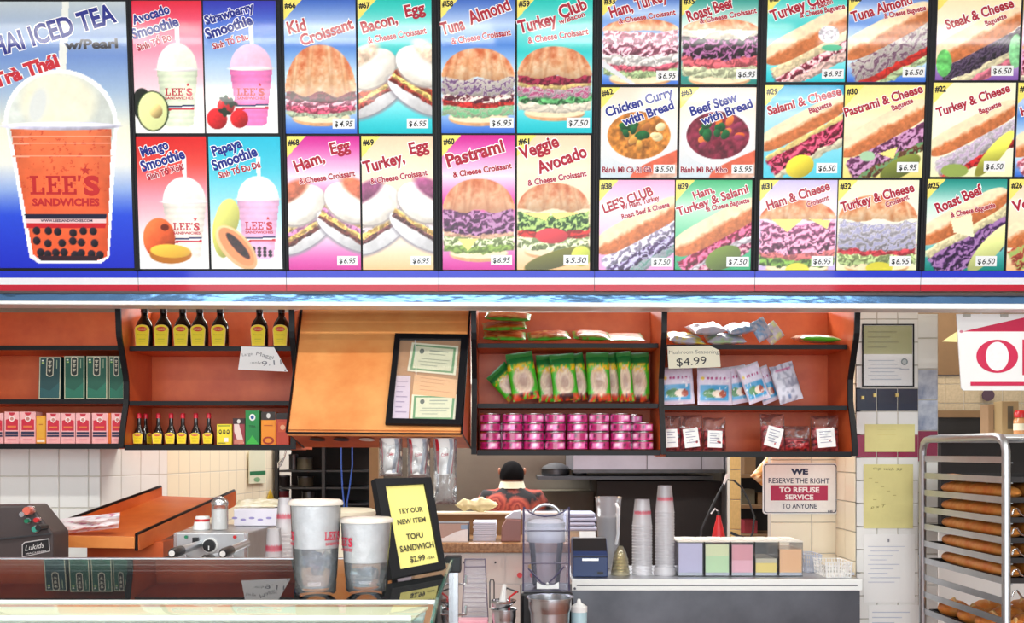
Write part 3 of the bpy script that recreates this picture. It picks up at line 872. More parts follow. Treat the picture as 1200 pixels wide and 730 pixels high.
panel(b3, (518, 158.5, 603.5, 316), crois(MAG, 209, 38, [(-4, 24, PAS, 3, .45, 9, (196, 150, 190)), (20, 28, (250, 200, 170), 2, .15, 6), (24, 38, (190, 214, 140), 4, .3, 9, (236, 240, 210)), (36, 46, (150, 180, 90), 3, .2, 6)], round_=True, extra=cheese_tri([(536, 279), (560, 279), (548, 294)])), '#60',
      texts=[('Pastrami', 525, 196, 592, 177, 14, RED, 1), (SUBC, 531, 208, 600, 197, 5.5, RED, 1)], pr=((575, 299, 600, 310.5), '6.95'), seed=27)
panel(b3, (606, 158.5, 692, 316), crois(PEACH, 214, 32, [(0, 22, (90, 140, 70), 4, .4, 11, (190, 214, 130)), (18, 30, TOM, 2, .25, 5), (26, 44, (196, 214, 150), 4, .3, 9, (240, 240, 210))], tone=.94,
      extra=lambda p: (p.poly([(612, 249), (646, 249), (640, 258)], CHS), p.poly([(646, 249), (684, 248), (652, 257)], CHS), p.ell(647, 276, 19, 9, (214, 70, 80), shade=.2), p.ell(655, 303, 42, 10, (110, 110, 50), rot=-.28, shade=.3), p.ell(682, 300, 12, 12, (196, 206, 90), shade=.2))), '#61',
      texts=[('Veggie', 611, 187, 656, 171, 13.5, RED, 1), ('Avocado', 632, 204, 689, 183, 13.5, RED, 1), (SUBC, 619, 218, 688, 206, 5.5, RED, 1)], pr=((661, 299, 690, 310.5), '5.50'), seed=28)

b4 = board(698, 888.5, 'menu board with curry and stew bowls between croissants and baguettes')
panel(b4, (705, -6, 794, 99), crois(BLUE, 22, 14, [(-2, 26, HAM, 4, .4, 10, (250, 224, 232)), (20, 38, (250, 244, 240), 4, .2, 7), (32, 44, (220, 110, 130), 3, .3, 6), (40, 52, (190, 214, 160), 4, .2, 9)], extra=lambda p: p.poly([(705, 70), (745, 99), (738, 99), (705, 78)], (220, 222, 226))), '#33',
      texts=[('Ham, Turkey', 715, 21, 781, 0, 12, RED, 1), (SUBC, 724, 28, 790, 17, 5, RED, 1)], pr=((768, 83, 793, 94.5), '6.95'), seed=31)
panel(b4, (797, -6, 887, 99), crois(DTEAL, 22, 14, [(-2, 6, (250, 240, 220), 2, .1, 6), (2, 30, (90, 34, 74), 5, .6, 10, (196, 130, 180)), (26, 40, (236, 120, 130), 3, .25, 6), (36, 52, (224, 230, 190), 4, .2, 9)], extra=cheese_tri([(805, 36), (838, 33), (820, 46)], [(850, 34), (884, 36), (868, 48)], col=(252, 246, 226))), '#35',
      texts=[('Roast Beef', 805, 26, 857, 8, 12, RED, 1), (SUBC, 818, 28, 884, 15, 5, RED, 1)], pr=((861, 81, 885.5, 93), '6.95'), seed=32)
panel(b4, (704, 102.5, 793.5, 208), bowl(((196, 130, 60), [(222, 160, 80), (206, 130, 70), (236, 220, 170), (170, 110, 60)])), '#62', hand=True,
      texts=[('Chicken Curry', 711, 137, 789, 112, 10, NAVY, 1), ('with Bread', 731, 148, 790, 127, 9.5, NAVY, 1), ('Bánh Mì Cà Ri Gà', 706, 202, 764, 202, 5.2, (150, 30, 60), 1)], pr=((766, 193, 791.5, 203.5), '5.50'), seed=33)
panel(b4, (796.5, 102.5, 886, 208), bowl(((130, 50, 70), [(226, 110, 50), (150, 60, 90), (120, 40, 60), (236, 130, 70)])), '#63', hand=True,
      texts=[('Beef Stew', 810, 136, 864, 118, 10, NAVY, 1), ('with Bread', 823, 147, 882, 125, 9.5, NAVY, 1), ('Bánh Mì Bò Kho', 798, 202, 853, 202, 5.2, (150, 30, 60), 1)], pr=((858, 193, 884, 203.5), '5.95'), seed=34)
BG = lambda x, y, c, l, lo=None, e=None, ln=120, an=-.5, bu=(-24, 6): bag(c, x, y, ln, an, bu, l, lo, e)
panel(b4, (703, 211, 791.5, 316), BG(755, 272, PINK, [(4, 18, (206, 196, 226), 3, .3, 8, (240, 236, 246)), (14, 30, (140, 110, 170), 4, .4, 9, (206, 206, 230)), (26, 40, (200, 210, 220), 4, .2, 9, (110, 150, 140))]), '#38',
      texts=[("LEE'S CLUB", 709, 250, 767, 228, 10, RED, 1), ('w/ Ham, Turkey', 730, 246, 774, 234, 4.8, RED, 1), ('Roast Beef & Cheese', 730, 257, 786, 242, 4.8, RED, 1)], pr=((765, 302, 789.5, 312.5), '7.50'), seed=35)
panel(b4, (793, 211, 882.5, 316), BG(846, 274, GREEN, [(4, 18, SAL, 3, .4, 8, (230, 130, 170)), (12, 24, (236, 226, 236), 3, .2, 8), (20, 34, (196, 80, 130), 3, .35, 9, (240, 190, 200))], None, lambda p: p.ell(850, 302, 22, 13, (110, 130, 60), rot=-.4, shade=.3)), '#39',
      texts=[('Ham,', 815, 234, 839, 225, 8.5, RED, 1), ('Turkey & Salami', 796, 253, 879, 225, 9, RED, 1), ('& Cheese Baguette', 830, 248, 880, 237, 4.8, RED, 1)], pr=((854, 301, 880.5, 312.5), '7.50'), seed=36)

b5 = board(888.5, 1085.5, 'menu board with salami, pastrami, ham and turkey sandwiches on six pictures')
panel(b5, (896.5, -9, 988, 96), BG(950, 50, TEAL, [(4, 16, (252, 232, 190), 2, .1, 6), (8, 26, (214, 80, 110), 4, .4, 8, (250, 226, 226)), (24, 36, (236, 200, 190), 3, .2, 8)], None, lambda p: (p.ell(968, 40, 12, 10, (226, 220, 232), na=.5, nsc=3), p.ell(972, 56, 12, 4, (90, 190, 150)))), '#27',
      texts=[('Turkey Club', 902, 25, 970, -1, 11.5, RED, 1), ('w/ Bacon', 946, 13, 972, 4, 5, RED, 1), ('& Cheese Baguette', 934, 21, 986, 10, 5, RED, 1)], pr=((961, 81, 986.5, 92), '6.95'), seed=41)
panel(b5, (990.5, -9, 1084, 96), BG(1040, 44, BLUE, [(4, 30, (240, 232, 224), 4, .25, 12, (120, 90, 110)), (26, 38, (216, 56, 44), 2, .15, 5), (34, 46, (200, 220, 170), 3, .2, 8)], None, None), '#28',
      texts=[('Tuna Almond', 995, 26, 1064, 4, 11, RED, 1), ('& Cheese Baguette', 1032, 22, 1080, 12, 5, RED, 1)], pr=((1055, 79, 1081, 90.5), '6.50'), seed=42)
panel(b5, (895.5, 100, 987, 208), BG(945, 152, CYAN, [(4, 10, (250, 226, 150), 2, .1, 5), (8, 28, (190, 36, 84), 4, .5, 9, (226, 110, 140)), (24, 36, (236, 230, 200), 3, .1, 8)], None, lambda p: (p.ell(938, 195, 17, 13, (222, 206, 70), shade=.3, rot=-.4),), bu=(-22, 4)), '#29',
      texts=[('Salami & Cheese', 900, 135, 985, 111, 9.5, RED, 1), ('Baguette', 948, 133, 974, 124, 5, RED, 1)], pr=((957.5, 191, 982, 203), '6.50'), seed=43)
panel(b5, (989, 100, 1082, 208), BG(1040, 160, YELL, [(4, 24, (160, 90, 140), 4, .45, 9, (206, 160, 196)), (20, 34, (150, 100, 70), 3, .3, 8, (110, 160, 110))], None, lambda p: (p.poly([(1030, 180), (1052, 172), (1048, 186)], CHS), p.ell(1056, 196, 26, 11, (120, 130, 60), rot=-.5, shade=.3), p.ell(1017, 183, 9, 6, (170, 206, 170))), bu=(-26, 4)), '#30',
      texts=[('Pastrami & Cheese', 990, 137, 1080, 108, 9.5, RED, 1), ('Baguette', 1045, 130, 1069, 120, 5, RED, 1)], pr=((1052, 190, 1077.5, 202), '6.95'), seed=44)
panel(b5, (892, 211, 983, 316.5), crois(LILAC, 234, 24, [(0, 36, (214, 120, 170), 4, .5, 8, (246, 190, 214)), (30, 42, (226, 130, 130), 3, .2, 5), (38, 52, (130, 170, 80), 4, .4, 9)], extra=lambda p: (p.poly([(906, 257), (943, 257), (925, 272)], CHS), p.poly([(950, 256), (976, 258), (972, 268)], CHS), p.ell(938, 316, 14, 8, (222, 214, 80)))), '#31',
      texts=[('Ham & Cheese', 902, 246, 975, 222, 10, RED, 1), ('Croissant', 948, 243, 974, 234, 5, RED, 1)], pr=((954.5, 300, 980, 312), '6.95'), seed=45)
panel(b5, (984.5, 211, 1079, 316.5), crois(CREAM, 228, 30, [(0, 32, (236, 232, 240), 4, .3, 8, (170, 170, 200)), (28, 38, (226, 90, 100), 3, .2, 5), (36, 50, (190, 210, 150), 4, .3, 9)], extra=lambda p: (p.ell(1035, 314, 16, 7, (214, 206, 80)),)), '#32',
      texts=[('Turkey & Cheese', 989, 248, 1074, 224, 10, RED, 1), ('Croissant', 1041, 243, 1068, 233, 5, RED, 1)], pr=((1047, 300, 1072.5, 312), '6.95'), seed=46)

b6 = board(1085.5, 1300, 'menu board at the corner with steak, turkey and roast beef baguettes')
panel(b6, (1093.5, -12, 1190, 94), BG(1146, 52, PURP, [(4, 22, (130, 110, 140), 4, .6, 12, (60, 44, 70)), (18, 30, (250, 240, 200), 3, .1, 6), (24, 38, (226, 130, 150), 3, .2, 5)], None, lambda p: (p.ell(1103, 74, 9, 16, (110, 196, 110), na=.3), p.ell(1186, 60, 8, 20, (140, 206, 150), na=.3)), bu=(-26, 4)), '#20',
      texts=[('Steak & Cheese', 1105, 35, 1182, 8, 10.5, RED, 1), ('Baguette', 1150, 31, 1174, 21, 5, RED, 1)], pr=((1158, 77, 1184, 89), '6.50'), seed=51)
panel(b6, (1092, 97, 1188, 207), BG(1144, 158, CREAM, [(4, 24, (240, 232, 240), 4, .25, 10, (190, 170, 196)), (20, 32, (196, 50, 50), 3, .3, 6)], None, lambda p: (p.ell(1166, 180, 34, 9, (206, 206, 90), rot=-.9, shade=.3), p.ell(1120, 200, 16, 8, (150, 170, 90))), bu=(-22, 4)), '#22',
      texts=[('Turkey & Cheese', 1098, 137, 1182, 107, 9.5, RED, 1), ('Baguette', 1147, 134, 1172, 124, 5, RED, 1)], pr=((1154, 189, 1179, 201), '6.50'), seed=52)
panel(b6, (1088, 210, 1182.5, 317), BG(1138, 264, DTEAL, [(2, 12, (246, 236, 190), 3, .1, 6), (8, 44, (120, 80, 140), 5, .5, 8, (170, 130, 180))], None, lambda p: (p.poly([(1118, 258), (1142, 250), (1146, 278), (1122, 272)], (248, 240, 200)), p.ell(1166, 290, 38, 11, (214, 222, 150), rot=-.85, shade=.2)), bu=(-26, 2)), '#25',
      texts=[('Roast Beef', 1102, 250, 1155, 226, 11, RED, 1), ('& Cheese Baguette', 1118, 255, 1170, 243, 5, RED, 1)], pr=((1149, 300, 1174, 312), '6.50'), seed=53)
panel(b6, (1193, -12, 1290, 94), crois(PINK, 30, 30, [(0, 26, (190, 50, 90), 4, .4, 8, (240, 190, 200)), (22, 36, (240, 230, 200), 3, .2, 6)]), '#21', seed=54, texts=[('Club', 1206, 30, 1240, 16, 11, RED, 1)])
panel(b6, (1191, 97, 1287, 207), BG(1240, 158, BLUE, [(4, 24, (236, 130, 150), 4, .25, 10, (250, 220, 226))], None, None), '#23', seed=55, texts=[('Ham & Cheese', 1196, 136, 1280, 110, 9.5, RED, 1)])
panel(b6, (1186, 210, 1283, 317), BG(1236, 264, PEACH, [(2, 30, (226, 110, 90), 4, .3, 8, (160, 190, 110))], None, None), '#26', seed=56, texts=[('Veggie', 1191, 248, 1236, 236, 11, RED, 1)])

# steel light valance under the boards
YV = 3.74


def hz(pa, pb, ya, yb, Y0, Y1, mb, mi=0):
    """bar across the picture: upper edge pa->pb (left,right rows), lower edge ya->yb"""
    xl, xr = X(-80, Y0), X(1290, Y0)
    a = [(xl, Y0, Z(ya, Y0)), (xr, Y0, Z(yb, Y0)), (xr, Y0, Z(pb, Y0)), (xl, Y0, Z(pa, Y0))]
    b = [(x, Y1, z) for x, y, z in a]
    return mb.hexa(a, b, mi)


t = thing('light_valance', 'long stainless steel valance running under all the menu boards', 'valance', (0, YV, Z(362, YV)))
hz(342, 346, 352, 361, YV - .02, YV + .05, MB()).build('reflective_face', MATS['wavy_steel'], t)
hz(352, 356, 356, 363, YV - .045, YV + .06, MB()).build('white_lip', MATS['white_lip'], t, label='white painted lower lip of the valance', bevel=.004)  # white base colour stands in for light reflected by the lip
hz(340.5, 343.5, 343, 347, YV - .035, YV + .05, MB()).build('top_channel', MATS['dark_grey'], t)

# ================================================================== wall shelves
YF, YB = 4.02, 4.28
ZT = 2.11


def s_curve(z):
    pts = [(Z(540, 4.0), 3.965), (Z(523, 4.0), 3.965), (Z(500, 4.0), 3.985), (Z(470, 4.0), 4.02), (Z(445, 4.0), 4.02), (Z(420, 4.0), 3.985), (Z(395, 4.0), 3.945), (Z(362, 4.0), 3.935), (2.2, 3.935)]
    for (a, ya), (b, yb_) in zip(pts, pts[1:]):
        if a <= z <= b: return ya + (yb_ - ya) * (z - a) / (b - a)
    return pts[-1][1] if z > 2 else pts[0][1]


def divider(t, x, zb, name='side_panel'):
    zs = [zb + (ZT - zb) * i / 24 for i in range(25)]
    mb = MB(); pts = [(x - .009, s_curve(z) + .006, z) for z in zs] + [(x - .009, YB + .02, ZT), (x - .009, YB + .02, zb)]
    mb.prism(pts, (.018, 0, 0)); mb.build(name, MATS['laminate'], t)
    e = MB()
    for a, b in zip(zs, zs[1:]):
        ya, yb_ = s_curve(a), s_curve(b)
        e.add([(x - .011, ya - .004, a), (x + .011, ya - .004, a), (x + .011, yb_ - .004, b), (x - .011, yb_ - .004, b), (x - .011, ya + .006, a), (x + .011, ya + .006, a), (x + .011, yb_ + .006, b), (x - .011, yb_ + .006, b)],
              [(0, 1, 2, 3), (4, 7, 6, 5), (0, 3, 7, 4), (1, 5, 6, 2)])
    e.build('edge_strip', MATS['black_edge'], t)


def shelf_unit(x0, x1, rows, label, divs):
    zb = Z(rows[-1] + 5, 4.0)
    t = thing('shelf_unit', label, 'shelf', ((x0 + x1) / 2, YB, zb))
    MB().box(x0 + .0094, x1 - .0094, YB + .0003, YB + .02, zb, ZT).build('back_panel', MATS['laminate'], t)
    zz = []
    for i, r in enumerate(rows):
        yf = 3.97 if i == len(rows) - 1 else YF
        z = Z(r, yf); th = .017 if i < len(rows) - 1 else .02
        zz.append(z + .0016)
        MB().box(x0 + .0125, x1 - .0125, yf + .006, YB, z - th, z).build('shelf_board', MATS['laminate'], t)
        MB().box(x0 + .0125, x1 - .0125, yf, yf + .006, z - th - .001, z + .0005).build('edge_strip', MATS['black_edge'], t)
    for d in divs: divider(t, d, zb)
    return zz


xA, xB0, xB1 = X(-70, 4.02), -1.58, X(347, 4.02)
xD0, xD1, xE1 = X(556, 4.02), X(775, 4.02), 1.386
zA = shelf_unit(xA, xB0, (405, 468, 520), 'orange wall shelf with green tea boxes and a row of pink boxes', [xA, xB0])
zB = shelf_unit(xB0, xB1, (406, 470, 521.5), 'orange wall shelf with dark sauce bottles over small spice boxes', [xB1])
zD = shelf_unit(xD0, xD1, (402.5, 473, 527.5), 'orange wall shelf with noodle bags over stacked pink cans', [xD0, xD1])
zE = shelf_unit(xD1, xE1, (404, 475.5, 529.5), 'orange wall shelf with mushroom packets over packs of red dates', [xE1])

ORD = ['first', 'second', 'third', 'fourth', 'fifth', 'sixth', 'seventh', 'eighth', 'ninth', 'tenth']
mat('bottle_glass', (26, 16, 14), 0.12, coat=.6)
mat('bottle_cap_yellow', (30, 26, 26), 0.3)
mat('bottle_cap_red', (206, 30, 52), 0.35)
mat('amber_gap', (90, 50, 16), .3)


def sauce_bottle(px, zs, big, label, group, turn=0.0):
    Y = 4.075; x = X(px, Y - .03)
    if big: W, hh, sc = .036, .168, 1.0
    else: W, hh, sc = .0225, .133, .62
    t = thing('sauce_bottle', label, 'bottle', (x, Y, zs), group)
    D = .7
    if big: prof = [(W * .94, 0), (W, .004), (W * 1.02, .05), (W * .98, .088), (W * .8, .106), (W * .46, .122), (.0135, .131), (.0135, .146)]
    else: prof = [(W * .94, 0), (W, .003), (W * 1.0, .036), (W * .9, .052), (W * .6, .068), (.0088, .082), (.0078, .112)]
    MB().lathe(prof, (x, Y, zs), 20, sy=D).build('glass_body', MATS['bottle_glass'], t, smooth=50)
    z1 = prof[-1][1]; r1 = .0145 if big else .0095
    MB().lathe([(r1, z1 - .002), (r1, z1 + (.018 if big else .014)), (r1 * .8, z1 + (.021 if big else .019)), (0, z1 + (.022 if big else .0205))], (x, Y, zs), 14).build('cap', MATS['bottle_cap_yellow' if big else 'bottle_cap_red'], t, smooth=40)
    # label on the flat front
    lw = .031 if big else .0205; lh = .09 if big else .047; lb = .005
    fm = lambda a, b: Vector((x + a, Y - math.sqrt(max(0, 1 - (a / (W * 1.04)) ** 2)) * W * D * 1.03 if False else Y - W * D * 1.02, zs + lb + (lh - b)))
    pr = Print(fm, (0, -1, 0), base=.0006)
    arch = [(-lw * .86, lh), (lw * .86, lh), (lw, lh * .3)] + [(lw * math.cos(a), lh * .25 - lh * .22 * math.sin(a)) for a in [i * math.pi / 10 for i in range(11)]] + [(-lw, lh * .3)]
    pr.poly(arch, (246, 200, 110)); pr.poly([(a * .9, b * .965 + lh * .02) for a, b in arch], (246, 222, 20))
    pr.ell(0, lh * .24, lw * .66, lh * .11, (216, 60, 24), 18)
    pr.text('MAGGI', -lw * .5, lh * .275, lw * .5, lh * .275, lh * .07, (250, 220, 150), bold=.03)
    pr.text('Seasoning', -lw * .6, lh * .52, lw * .6, lh * .52, lh * .06, (150, 150, 20), bold=.0)
    pr.rect(-lw * .45, lh * .68, lw * .45, lh * .72, (214, 200, 30)); pr.rect(-lw * .4, lh * .78, lw * .4, lh * .82, (214, 200, 30))
    pr.build('label', t)
    if turn:
        t.rotation_euler = (0, 0, turn)
    return t


for i, px in enumerate((166, 188.5, 211.3, 231.5, 255.5)):
    sauce_bottle(px, zB[0], True, f'large dark seasoning bottle, {ORD[i]} of the five standing together on the upper shelf', 'large sauce bottles on the upper shelf')
sauce_bottle(302, zB[0], True, 'large dark seasoning bottle above the handwritten price note, nearer the group of five', 'large sauce bottles on the upper shelf')
sauce_bottle(328, zB[0], True, 'large dark seasoning bottle at the end of the upper shelf beside the slanted orange panel', 'large sauce bottles on the upper shelf')
for i, px in enumerate((159.8, 182.6, 197.6, 211.4, 226.8, 242)):
    sauce_bottle(px, zB[2], False, f'small red-capped seasoning bottle facing out, {ORD[i]} from the curved shelf side', 'small sauce bottles on the bottom shelf')
b = sauce_bottle(171.2, zB[2], False, 'small red-capped seasoning bottle turned sideways between its neighbours', 'small sauce bottles on the bottom shelf', turn=1.35)
b.location = (X(170.8, 4.11), 4.11, b.location.z)


# printed cartons
def carton(name, px0, px1, ytop, zs, depth, base, draw, label, cat='box', group=None, Y=4.045, lean=0.0, grp=None):
    x0, x1 = X(px0, Y), X(px1, Y); h = Z(ytop, Y) - zs
    t = thing(name, label, cat, ((x0 + x1) / 2, Y + depth / 2, zs + .0003), group)
    l = lean * h
    MB().hexa([(x0, Y, zs), (x1, Y, zs), (x1 + l, Y, zs + h), (x0 + l, Y, zs + h)], [(x0, Y + depth, zs), (x1, Y + depth, zs), (x1 + l, Y + depth, zs + h), (x0 + l, Y + depth, zs + h)]).build('carton', base, t, bevel=.0008, seg=1)
    W = x1 - x0
    fm = lambda a, b: Vector((x0 + a * W + l * (1 - b), Y, zs + h * (1 - b)))
    p = Print(fm, (0, -1, 0), base=.0005); draw(p); p.build('printed_front', t)
    return t


def draw_green(p, c=(20, 84, 66)):
    p.rect(.02, .01, .98, .99, (196, 190, 160)); p.rect(.06, .03, .94, .97, c)
    p.poly([(.06, .97), (.94, .97), (.94, .6), (.5, .8), (.06, .72)], tuple(min(255, int(k * 1.25)) for k in c))
    pts = [(.5 + .17 * math.cos(a), .24 + (.17 if math.sin(a) > 0 else -.17) + .06 * math.sin(a)) for a in [i * math.pi / 8 for i in range(16)]]
    p.poly(pts, (206, 200, 176)); p.poly([(.5 + (x - .5) * .78, .24 + (y - .24) * .9) for x, y in pts], (34, 44, 40))
    for k in range(3):
        y = .1 + k * .1
        p.rect(.42, y, .58, y + .016, (206, 200, 176)); p.rect(.44, y + .03, .56, y + .045, (206, 200, 176)); p.rect(.485, y - .005, .515, y + .065, (206, 200, 176))
    p.rect(.14, .08, .24, .11, (226, 226, 210)); p.rect(.14, .13, .26, .16, (170, 200, 120)); p.rect(.8, .08, .84, .28, (150, 170, 140))


MG = mat('carton_green', (24, 84, 66), .4); MGE = mat('carton_edge', (206, 200, 176), .5)
carton('tea_box', 45, 71, 418, zA[1], .05, mat('carton_teal', (20, 60, 62), .35), lambda p: draw_green(p, (24, 66, 68)), 'dark teal tea box standing apart and leaning slightly on the middle shelf', group='tea boxes on the middle shelf', lean=.02)
carton('tea_box', 75, 99.5, 417, zA[1], .06, MG, draw_green, 'green tea box next to the dark teal one on the middle shelf', group='tea boxes on the middle shelf')
carton('tea_box', 101, 126, 417, zA[1], .06, MG, draw_green, 'green tea box in the middle of the three touching green boxes', group='tea boxes on the middle shelf')
carton('tea_box', 127.5, 145.4, 417, zA[1], .06, MG, draw_green, 'green tea box half hidden by the curved shelf side', group='tea boxes on the middle shelf', Y=4.06)


def draw_pink(p):
    p.rect(0, 0, 1, 1, (238, 176, 176)); p.ell(.5, .02, .22, .1, (196, 40, 60), 14, a0=0, a1=math.pi)
    p.poly([(.08, .25), (.3, .22), (.5, .34), (.7, .22), (.92, .25), (.92, .58), (.08, .58)], (200, 30, 56)); p.ell(.5, .22, .2, .09, (240, 220, 214)); p.ell(.5, .22, .12, .055, (196, 130, 120))
    p.rect(.2, .44, .8, .5, (226, 120, 60)); p.rect(.06, .62, .94, .7, (40, 36, 70)); p.rect(.06, .72, .94, .78, (40, 36, 70)); p.rect(.2, .86, .8, .89, (214, 120, 130))


MP = mat('carton_pink', (238, 178, 178), .5)
names = ['beside the frame edge', 'third', 'x']
pk = [(-13, 4), (5.5, 22.5), (24, 41.5), (54.5, 70.5), (71.5, 88), (89, 105.5), (108, 126), (130.5, 144.6)]
lab = ['pink box with red front at the outer end of the row, cut by the frame', 'pink box with red front, just outward of the one touching the yellow carton', 'pink box with red front touching the outer side of the yellow carton',
       'pink box with red front touching the inner side of the yellow carton', 'pink box with red front, second inward from the yellow carton', 'pink box with red front, third inward from the yellow carton', 'pink box with red front beside the narrow orange gap', 'pink box with red front half behind the curved shelf side']
for (a, b_), l_ in zip(pk, lab):
    carton('pastille_box', a, b_, 484 if a not in (5.5, 24) else 482.5, zA[2], .06, MP, draw_pink, l_, group='pink boxes on the bottom shelf', Y=4.03)
carton('yellow_box', 42.3, 53.6, 487, zA[2], .05, mat('carton_yellow', (222, 150, 40), .5), lambda p: (p.rect(.1, .05, .9, .8, (226, 166, 50)), p.rect(.1, .86, .9, .95, (240, 226, 200)), p.rect(.3, .3, .7, .34, (190, 110, 30))), 'narrow yellow-orange box between the pink boxes', Y=4.035)
carton('orange_box', 126.6, 130, 484, zA[2], .05, mat('carton_orange', (222, 110, 40), .5), lambda p: p.rect(.1, .1, .9, .9, (226, 120, 40)), 'sliver of an orange box between the last two pink boxes', Y=4.04)

carton('spice_box', 254, 271.5, 497, zB[2], .05, mat('carton_yel2', (240, 224, 50), .5), lambda p: (p.rect(.03, .02, .97, .98, (242, 228, 50)), [p.ell(.24 + .26 * k, .38, .1, .12, (70, 60, 30), 12) for k in range(3)], [p.ell(.24 + .26 * k, .36, .05, .05, (240, 226, 60), 10) for k in range(3)], p.rect(.5, .66, .78, .86, (250, 250, 240)), p.rect(.1, .06, .9, .1, (120, 150, 40)), p.rect(.1, .9, .6, .93, (60, 60, 30))), 'short yellow spice box beside the small red-capped bottles', Y=4.03)
carton('spice_box', 273, 286.8, 490, zB[2], .05, mat('carton_wine', (150, 50, 60), .5), lambda p: (p.poly([(.1, .2), (.5, .2), (.95, .95), (.5, .98), (.1, .5)], (236, 214, 206)), p.rect(0, 0, 1, .22, (56, 30, 30)), p.ell(.5, .12, .15, .08, (220, 220, 210)), p.rect(.1, .8, .9, .97, (206, 130, 110))), 'dark red and white seasoning packet between the yellow and green boxes', Y=4.035)
carton('spice_box', 287.5, 304, 481, zB[2], .05, mat('carton_green2', (20, 130, 60), .4), lambda p: (p.rect(.04, .02, .96, .98, (24, 138, 66)), p.ell(.5, .2, .22, .1, (236, 240, 236)), p.ell(.5, .2, .12, .055, (40, 90, 160)), p.poly([(.5, .72), (.95, .98), (.05, .98)], (60, 190, 70)), p.text('TEA', .25, .5, .75, .5, .07, (20, 80, 40))), 'tall green spice box, the tallest on the bottom shelf', Y=4.03)
carton('spice_box', 306, 323, 482.5, zB[2], .05, mat('carton_orange2', (244, 150, 20), .5), lambda p: (p.rect(0, 0, 1, .25, (50, 40, 34)), p.ell(.5, .12, .13, .08, (226, 226, 220)), p.ell(.5, .87, .4, .12, (170, 50, 20)), p.ell(.5, .87, .25, .07, (240, 150, 40)), p.rect(.2, .4, .8, .43, (200, 100, 20))), 'bright orange packet with dark top beside the tall green box', Y=4.035)
carton('spice_box', 324, 338.5, 484, zB[2], .05, mat('carton_red2', (196, 66, 36), .5), lambda p: (p.rect(0, 0, 1, .2, (40, 30, 30)), p.rect(.15, .3, .85, .6, (214, 90, 50)), p.ell(.5, .45, .2, .08, (240, 180, 140))), 'dull red packet at the end of the bottom shelf', Y=4.035)


# handwritten notes
def paper(name, pts, Y, m, label, cat='sign', draw=None, th=.0008, group=None, tiltz=0.0, curl=None):
    fm = lambda a, b: P(a, b, Y)
    t = thing(name, label, cat, P(sum(p[0] for p in pts) / len(pts), max(p[1] for p in pts), Y), group)
    MB().prism([fm(*p) for p in pts], (0, th, 0)).build('sheet', m, t)
    if draw:
        p = Print(fm, (0, -1, 0)); draw(p); p.build('writing', t)
    return t


paper('price_note', [(283, 406), (321, 407), (337.5, 435.5), (279, 433)], 4.0, MATS['white_paper'], 'white handwritten price note hanging below the large sauce bottles', draw=lambda p: (
    p.text('Large', 284, 417.5, 296, 416, 3.6, (120, 120, 124), bold=-.005), p.text('Maggi', 300, 416, 320, 421, 4.6, (100, 100, 106), bold=-.005), p.text('-only', 293, 426, 306, 426.5, 3.4, (130, 130, 130), bold=-.005), p.text('9.11', 307, 429, 330, 427, 6, (110, 110, 120), bold=-.005), p.rect(333.5, 433, 334.8, 434.6, (30, 30, 30))))
paper('price_note', [(782, 406), (832, 405), (843, 410.5), (844.5, 430), (783.5, 432)], 3.998, MATS['cream_paper'], 'cream handwritten price note for mushroom seasoning at 4.99 dollars', draw=lambda p: (
    p.text('Mushroom', 784, 415, 812, 414.5, 4.6, (90, 90, 84), bold=-.005), p.text('Seasoning', 815, 414.3, 842, 414.5, 4.6, (110, 110, 104), bold=-.005), p.text('$4.99', 793, 429, 828, 426.5, 9.5, (40, 40, 44), bold=.0)))


# ---- soft bags
def value_noise(u, v, sc, r):
    g = r.random((int(sc) * 2 + 4, int(sc) * 2 + 4)); x = (u + 1) * sc; y = (v + 1) * sc
    ix = x.astype(int); iy = y.astype(int); fx, fy = x - ix, y - iy
    return (g[iy, ix] * (1 - fx) + g[iy, ix + 1] * fx) * (1 - fy) + (g[iy + 1, ix] * (1 - fx) + g[iy + 1, ix + 1] * fx) * fy


PBAG = mat('bag_print', attr=True, rough=.32, bump=(30, .3), coat=.25, noise=(60, .08))
CLEAR = clear_mat('clear_plastic', haze=.07, rough=.08, boost=1.3)


